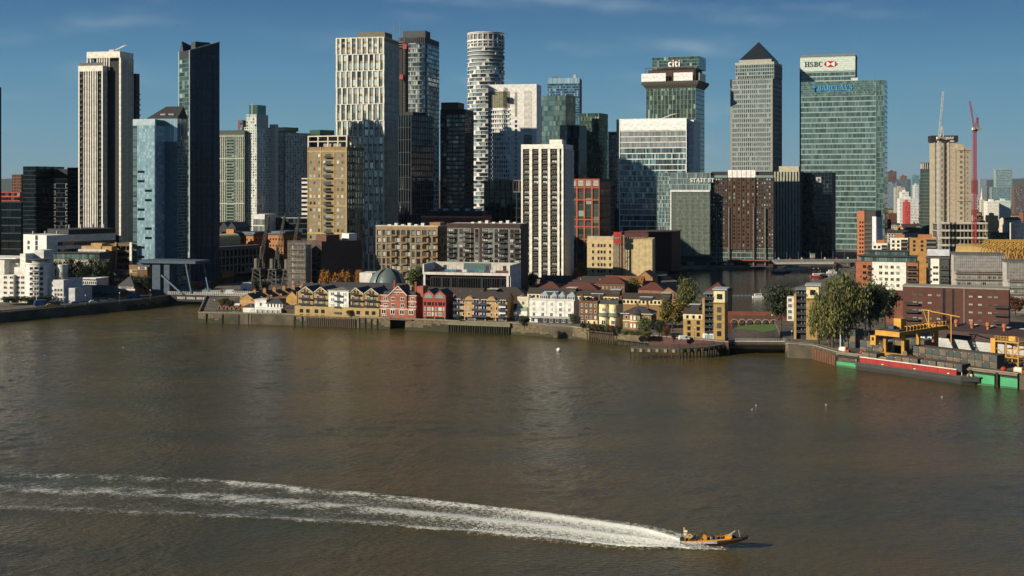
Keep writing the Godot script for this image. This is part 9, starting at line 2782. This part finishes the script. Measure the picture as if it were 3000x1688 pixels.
func wake():
	var nz := FastNoiseLite.new()
	nz.seed = 31; nz.frequency = 1.0; nz.fractal_octaves = 4; nz.fractal_gain = 0.6
	var W := 2048
	var HH := 448
	var LEN := 240.0
	var im := Image.create(W, HH, false, Image.FORMAT_RGBA8)
	for x in W:
		var t := LEN * x / W - 4.0
		var hw := wake_half(maxf(t, 0.0))
		var mean := nz.get_noise_2d(t * 0.04, 91.0) * 0.08
		var fade := exp(-maxf(t, 0.0) / 95.0)
		var near := exp(-maxf(t, 0.0) / 34.0)
		for y in HH:
			var q := -1.15 + 2.3 * y / (HH - 1.0)
			var s := q * hw
			var aq := absf(q)
			var edge := 0.94 + mean + nz.get_noise_2d(t * 0.11, 40.0 if q > 0 else 80.0) * 0.07
			var I := 0.0
			I += exp(-pow((q - 0.06 - mean) / 0.19, 2.0)) * (0.5 + 0.4 * fade)
			I += exp(-pow((aq - edge + 0.1) / 0.13, 2.0)) * ((0.3 if q > 0 else 0.2) + 0.75 * fade) * (0.75 + 0.9 * nz.get_noise_2d(t * 0.045, 7.0 if q > 0 else 17.0))
			I += 0.4 * exp(-maxf(t, 0.0) / 75.0) * (1.0 - 0.35 * aq)
			I += near * (1.0 - 0.45 * exp(-pow((aq - 0.42) / 0.14, 2.0))) * 0.85
			I += 0.1 * fade + 0.14
			if aq > edge + 0.03: I *= maxf(0.0, 1.0 - (aq - edge - 0.03) / 0.06)
			I *= smoothstep(-4.0, 1.0, t)
			I *= 1.0 + smoothstep(30.0, 110.0, t) * (nz.get_noise_2d(t * 0.07, q * 2.2 + 60.0) * 1.3 - 0.12)
			var n := nz.get_noise_2d(t * 0.55 + s * 0.25, s * 1.5) * 0.6 + nz.get_noise_2d(t * 1.7, s * 3.6 + 50.0) * 0.5
			var a := clampf((I * 1.05 + n * 1.5 - 0.5) * 1.7, 0.0, 1.0) * clampf(I * 1.9, 0.0, 0.52 + 0.34 * exp(-maxf(t, 0.0) / 50.0))
			im.set_pixel(x, y, Color(0.84, 0.85, 0.81, a))
	var m := StandardMaterial3D.new()
	m.albedo_texture = ImageTexture.create_from_image(im)
	m.transparency = BaseMaterial3D.TRANSPARENCY_ALPHA
	m.roughness = 0.9
	m.resource_name = "foam"
	MT["foam"] = m
	var nl := 520
	var na := 64
	var v := PackedVector3Array()
	var uv := PackedVector2Array()
	var nn := PackedVector3Array()
	var ix := PackedInt32Array()
	for k in nl + 1:
		var t := LEN * k / nl - 4.0
		var hw := wake_half(maxf(t, 0.0))
		for j in na + 1:
			var q := -1.15 + 2.3 * j / na
			var p := wake_at(t, q * hw)
			var lump := nz.get_noise_2d(t * 0.9, q * hw * 0.9) * 0.16 * exp(-maxf(t, 0.0) / 120.0)
			p.y = 0.30 + wake_height(t, q * hw) * 1.05 + maxf(lump, -0.05)
			v.append(p)
			uv.append(Vector2((k + 0.5) / (nl + 1.0), 1.0 - (HH - 1.0 - j * (HH - 1.0) / na) / HH))
	for k in nl + 1:
		for j in na + 1:
			var a := v[maxi(k - 1, 0) * (na + 1) + j]
			var b := v[mini(k + 1, nl) * (na + 1) + j]
			var c := v[k * (na + 1) + maxi(j - 1, 0)]
			var e := v[k * (na + 1) + mini(j + 1, na)]
			var nv := (b - a).cross(e - c).normalized()
			nn.append(nv if nv.y > 0 else -nv)
	for k in nl:
		for j in na:
			var a := k * (na + 1) + j
			var b := a + na + 1
			ix.append(a); ix.append(b); ix.append(b + 1); ix.append(a); ix.append(b + 1); ix.append(a + 1)
	var ar := []
	ar.resize(Mesh.ARRAY_MAX)
	ar[Mesh.ARRAY_VERTEX] = v; ar[Mesh.ARRAY_NORMAL] = nn; ar[Mesh.ARRAY_TEX_UV] = uv; ar[Mesh.ARRAY_INDEX] = ix
	var am := ArrayMesh.new()
	am.add_surface_from_arrays(Mesh.PRIMITIVE_TRIANGLES, ar)
	am.surface_set_material(0, m)
	var o := inst(am, "wake_foam", self, Transform3D.IDENTITY)
	tag(o, "long white foam wake trailing behind the speedboat", "foam", "", "stuff")
	# thrown spray: small clots of white water
	var r := RandomNumberGenerator.new()
	r.seed = 77
	var mb := MB.new()
	for k in 15000:
		var t := -9.0 + 55.0 * pow(r.randf(), 1.15)
		if r.randf() > smoothstep(-9.0, -1.0, t) + 0.05: continue
		var side := 1.0 if r.randf() < 0.5 else -1.0
		var hw := wake_half(maxf(t, 0.0)) * smoothstep(-9.0, 6.0, t)
		var s := side * (1.2 + (hw - 1.0) * pow(r.randf(), 0.6) + absf(r.randfn()) * 0.7 * smoothstep(-9.0, -3.0, t)) if t < 3 or r.randf() < 0.7 else r.randf_range(-1, 1) * hw * 0.4
		var hmax := 1.2 * exp(-maxf(t - 2.0, 0.0) / 18.0) * smoothstep(-8.0, -2.0, t) + 0.15
		var p := wake_at(t, s) + Vector3(0, 0.25 + maxf(wake_height(t, s), 0.0) + hmax * pow(r.randf(), 1.6), 0)
		var z := r.randf_range(0.03, 0.1)
		var a := Vector3(r.randfn(), r.randfn(), r.randfn()).normalized() * z
		var b := a.cross(Vector3(r.randfn(), r.randfn(), r.randfn())).normalized() * z
		var c := a.cross(b).normalized() * z
		mb.tri(p + a, p + b, p + c); mb.tri(p + a, p - b, p + c); mb.tri(p - a, p + b, p + c)
	tag(put(mb, "spray", "spray", self, "stuff"), "white spray thrown up round the speedboat", "spray")

func far_city():
	var r := RandomNumberGenerator.new()
	r.seed = 15
	var named := [[2587, 2596, 497, 3600, "#2b3644", "dark slim far tower beside the broad green bank tower", 8], [2604, 2627, 502, 3300, "#5a4038", "far brown and glass tower pair on the skyline", 10], [2640, 2658, 515, 3500, "#6a5448", "far brown residential tower on the skyline", 8], [2628, 2660, 532, 3000, "#56606c", "far grey blue slab below the brown tower", 10], [2673, 2694, 513, 3400, "#5d8088", "far pale teal glass tower on the skyline", 8], [2600, 2625, 538, 2700, "#6d7f8c", "far blue grey stepped flats", 8], [2624, 2652, 550, 2400, "#a09c90", "far pale concrete flats", 8], [2642, 2663, 562, 2200, "#cfcdc4", "far white flats with dark windows", 6], [2680, 2692, 542, 2500, "#b4b8b8", "far narrow white tower", 6], [2871, 2891, 524, 4200, "#7f8a94", "far misty grey tower on the skyline", 8], [2918, 2966, 496, 3200, "#7d9494", "far pale green glass office with diagonal bracing", 14], [2906, 2960, 548, 3000, "#6f8486", "far low glass wing beside the braced office", 14], [2972, 3010, 546, 2600, "#5d4a44", "far brown office with blue glass at the picture edge", 10], [2893, 2927, 590, 1900, "#d4d1c6", "far white seven-storey flats with rows of windows", 10], [2927, 2961, 588, 1920, "#b9c4bf", "far white and green glazed flats", 10], [2838, 2880, 572, 2600, "#8d98a0", "far pale grey roofs of a long hall", 8], [2636, 2692, 582, 1900, "#c9c9c6", "far long white stepped offices", 14], [2653, 2668, 592, 1800, "#a83a34", "small red far block among tan roofs", 4], [2900, 2925, 632, 1500, "#c8a860", "yellow rendered far houses", 5], [2975, 3010, 655, 1350, "#cfcdbd", "pale curved roof pavilion at the picture edge", 6]]
	for q in named:
		var b := site("far_building", q[5], "building", q[0], q[1], q[1] + 2, q[2], q[3], 8, 24)
		body(b, q[4])
		var n := maxi(int(b.h / 4.2), 2)
		fac(b, "F", 0.5, -1, 1, b.h - 1, q[6], n, {"pal": "pale" if q[4] > "#8" else "blue", "bm": q[4], "sh": 1.6, "bd": 0.2, "mw": 1.4})
		plant(b, q[4], 0.3, 0.6, 0.2, 0.7, 3.0)
	# church spire
	var o := thing("church_spire", "small far white church spire among trees", "church", P(2877, 530, 2600) * Vector3(1, 0, 1) + Vector3(0, G, 0))
	var mb := MB.new()
	mb.box(Vector3(-4, 0, -4), Vector3(4, 34, 4)); put(mb, "tower", "#c2bda8", o)
	mb = MB.new()
	mb.tube(Vector3(0, 34, 0), Vector3(0, 70 - 10, 0), 3.2, 0.2, 8); put(mb, "spire", "#c9c4b2", o)
	# low housing out to the horizon
	var wall := ["#8a6a40", "#75583a", "#9a8a70", "#b9b3a2", "#6a4436", "#a08458", "#c6c2b6"]
	var names := ["tan brick", "brown brick", "grey brown", "pale stone", "dark red brick", "sandy brick", "white rendered"]
	for k in 170:
		var d := 1450.0 + pow(r.randf(), 1.3) * 3200.0
		var zone := r.randf()
		var px := r.randf_range(2560, 3060) if zone < 0.72 else (r.randf_range(-60, 70) if zone < 0.86 else r.randf_range(560, 2560))
		var w := r.randf_range(14, 44)
		var h := r.randf_range(7, 13) + (r.randf() * 14 if r.randf() < 0.2 else 0.0)
		var c := r.randi() % 7
		var b := {"n": thing("far_house_block", "far low %s housing block towards the horizon" % names[c], "building", Vector3(wx(px, d), G, -d), r.randf_range(-0.6, 0.3), "far %s housing" % names[c]), "w": w, "s": 11.0, "h": h}
		pc(b.n, "wall", wall[c], Vector3(0, 0, -11), Vector3(w, h, 0))
		fac(b, "F", 0.5, -1, 0.5, h - 0.3, int(w / 3), maxi(int(h / 3), 2), {"pal": "brown", "sh": 1.5, "mw": 1.6})
		if c < 6: gable(b.n, "roof", "tile_brown" if c % 2 else "tile_red", 0, w, -11, 0, h, 3.0, true, 0.3, wall[c])
	# tree belts
	var lf := MB.new()
	for k in 240:
		var d := 1400.0 + pow(r.randf(), 1.2) * 5600.0
		var px := r.randf_range(2540, 3080) if r.randf() < 0.6 else r.randf_range(-80, 2540)
		var c0 := Vector3(wx(px, d), G, -d)
		var ww := r.randf_range(8, 26)
		var hh := r.randf_range(7, 13)
		for q in 70:
			var p := c0 + Vector3(r.randfn() * ww * 0.5, absf(r.randfn()) * hh * 0.45 + 2.5, r.randfn() * 6)
			var s := r.randf_range(1.0, 2.2)
			var a := Vector3(r.randfn(), r.randfn(), r.randfn()).normalized() * s
			var e := a.cross(Vector3(r.randfn(), r.randfn(), r.randfn())).normalized() * s
			lf.quad(p - a - e, p + a - e, p + a + e, p - a + e, lin(["#2b351a", "#37401f", "#454a22", "#5a4a1e"][r.randi() % 4]))
	tag(put(lf, "treeline", "foliage", self, "stuff"), "far dark belts of trees towards the horizon", "trees")
	var hm := MB.new()
	for k in 40:
		var x0 := -8500.0 + k * 425.0
		var h0 := 35.0 + 22.0 * sin(k * 0.7) + 14.0 * sin(k * 1.9)
		var h1 := 35.0 + 22.0 * sin((k + 1) * 0.7) + 14.0 * sin((k + 1) * 1.9)
		hm.quad(Vector3(x0, G, -9000), Vector3(x0 + 425, G, -9000), Vector3(x0 + 425, h1 + 40, -10400), Vector3(x0, h0 + 40, -10400))
	tag(put(hm, "hills", "#4a5240", self, "structure"), "low far hills along the horizon", "hills")
func _ready():
	rng.seed = 7
	setup_light()
	setup_materials()
	build_water()
	build_ground()
	towers_west()
	towers_mid()
	towers_east()
	mid_west()
	mid_centre()
	quays()
	river_row()
	east_bank()
	far_city()
	trees()
	street_life()
	wake()
	speedboat()
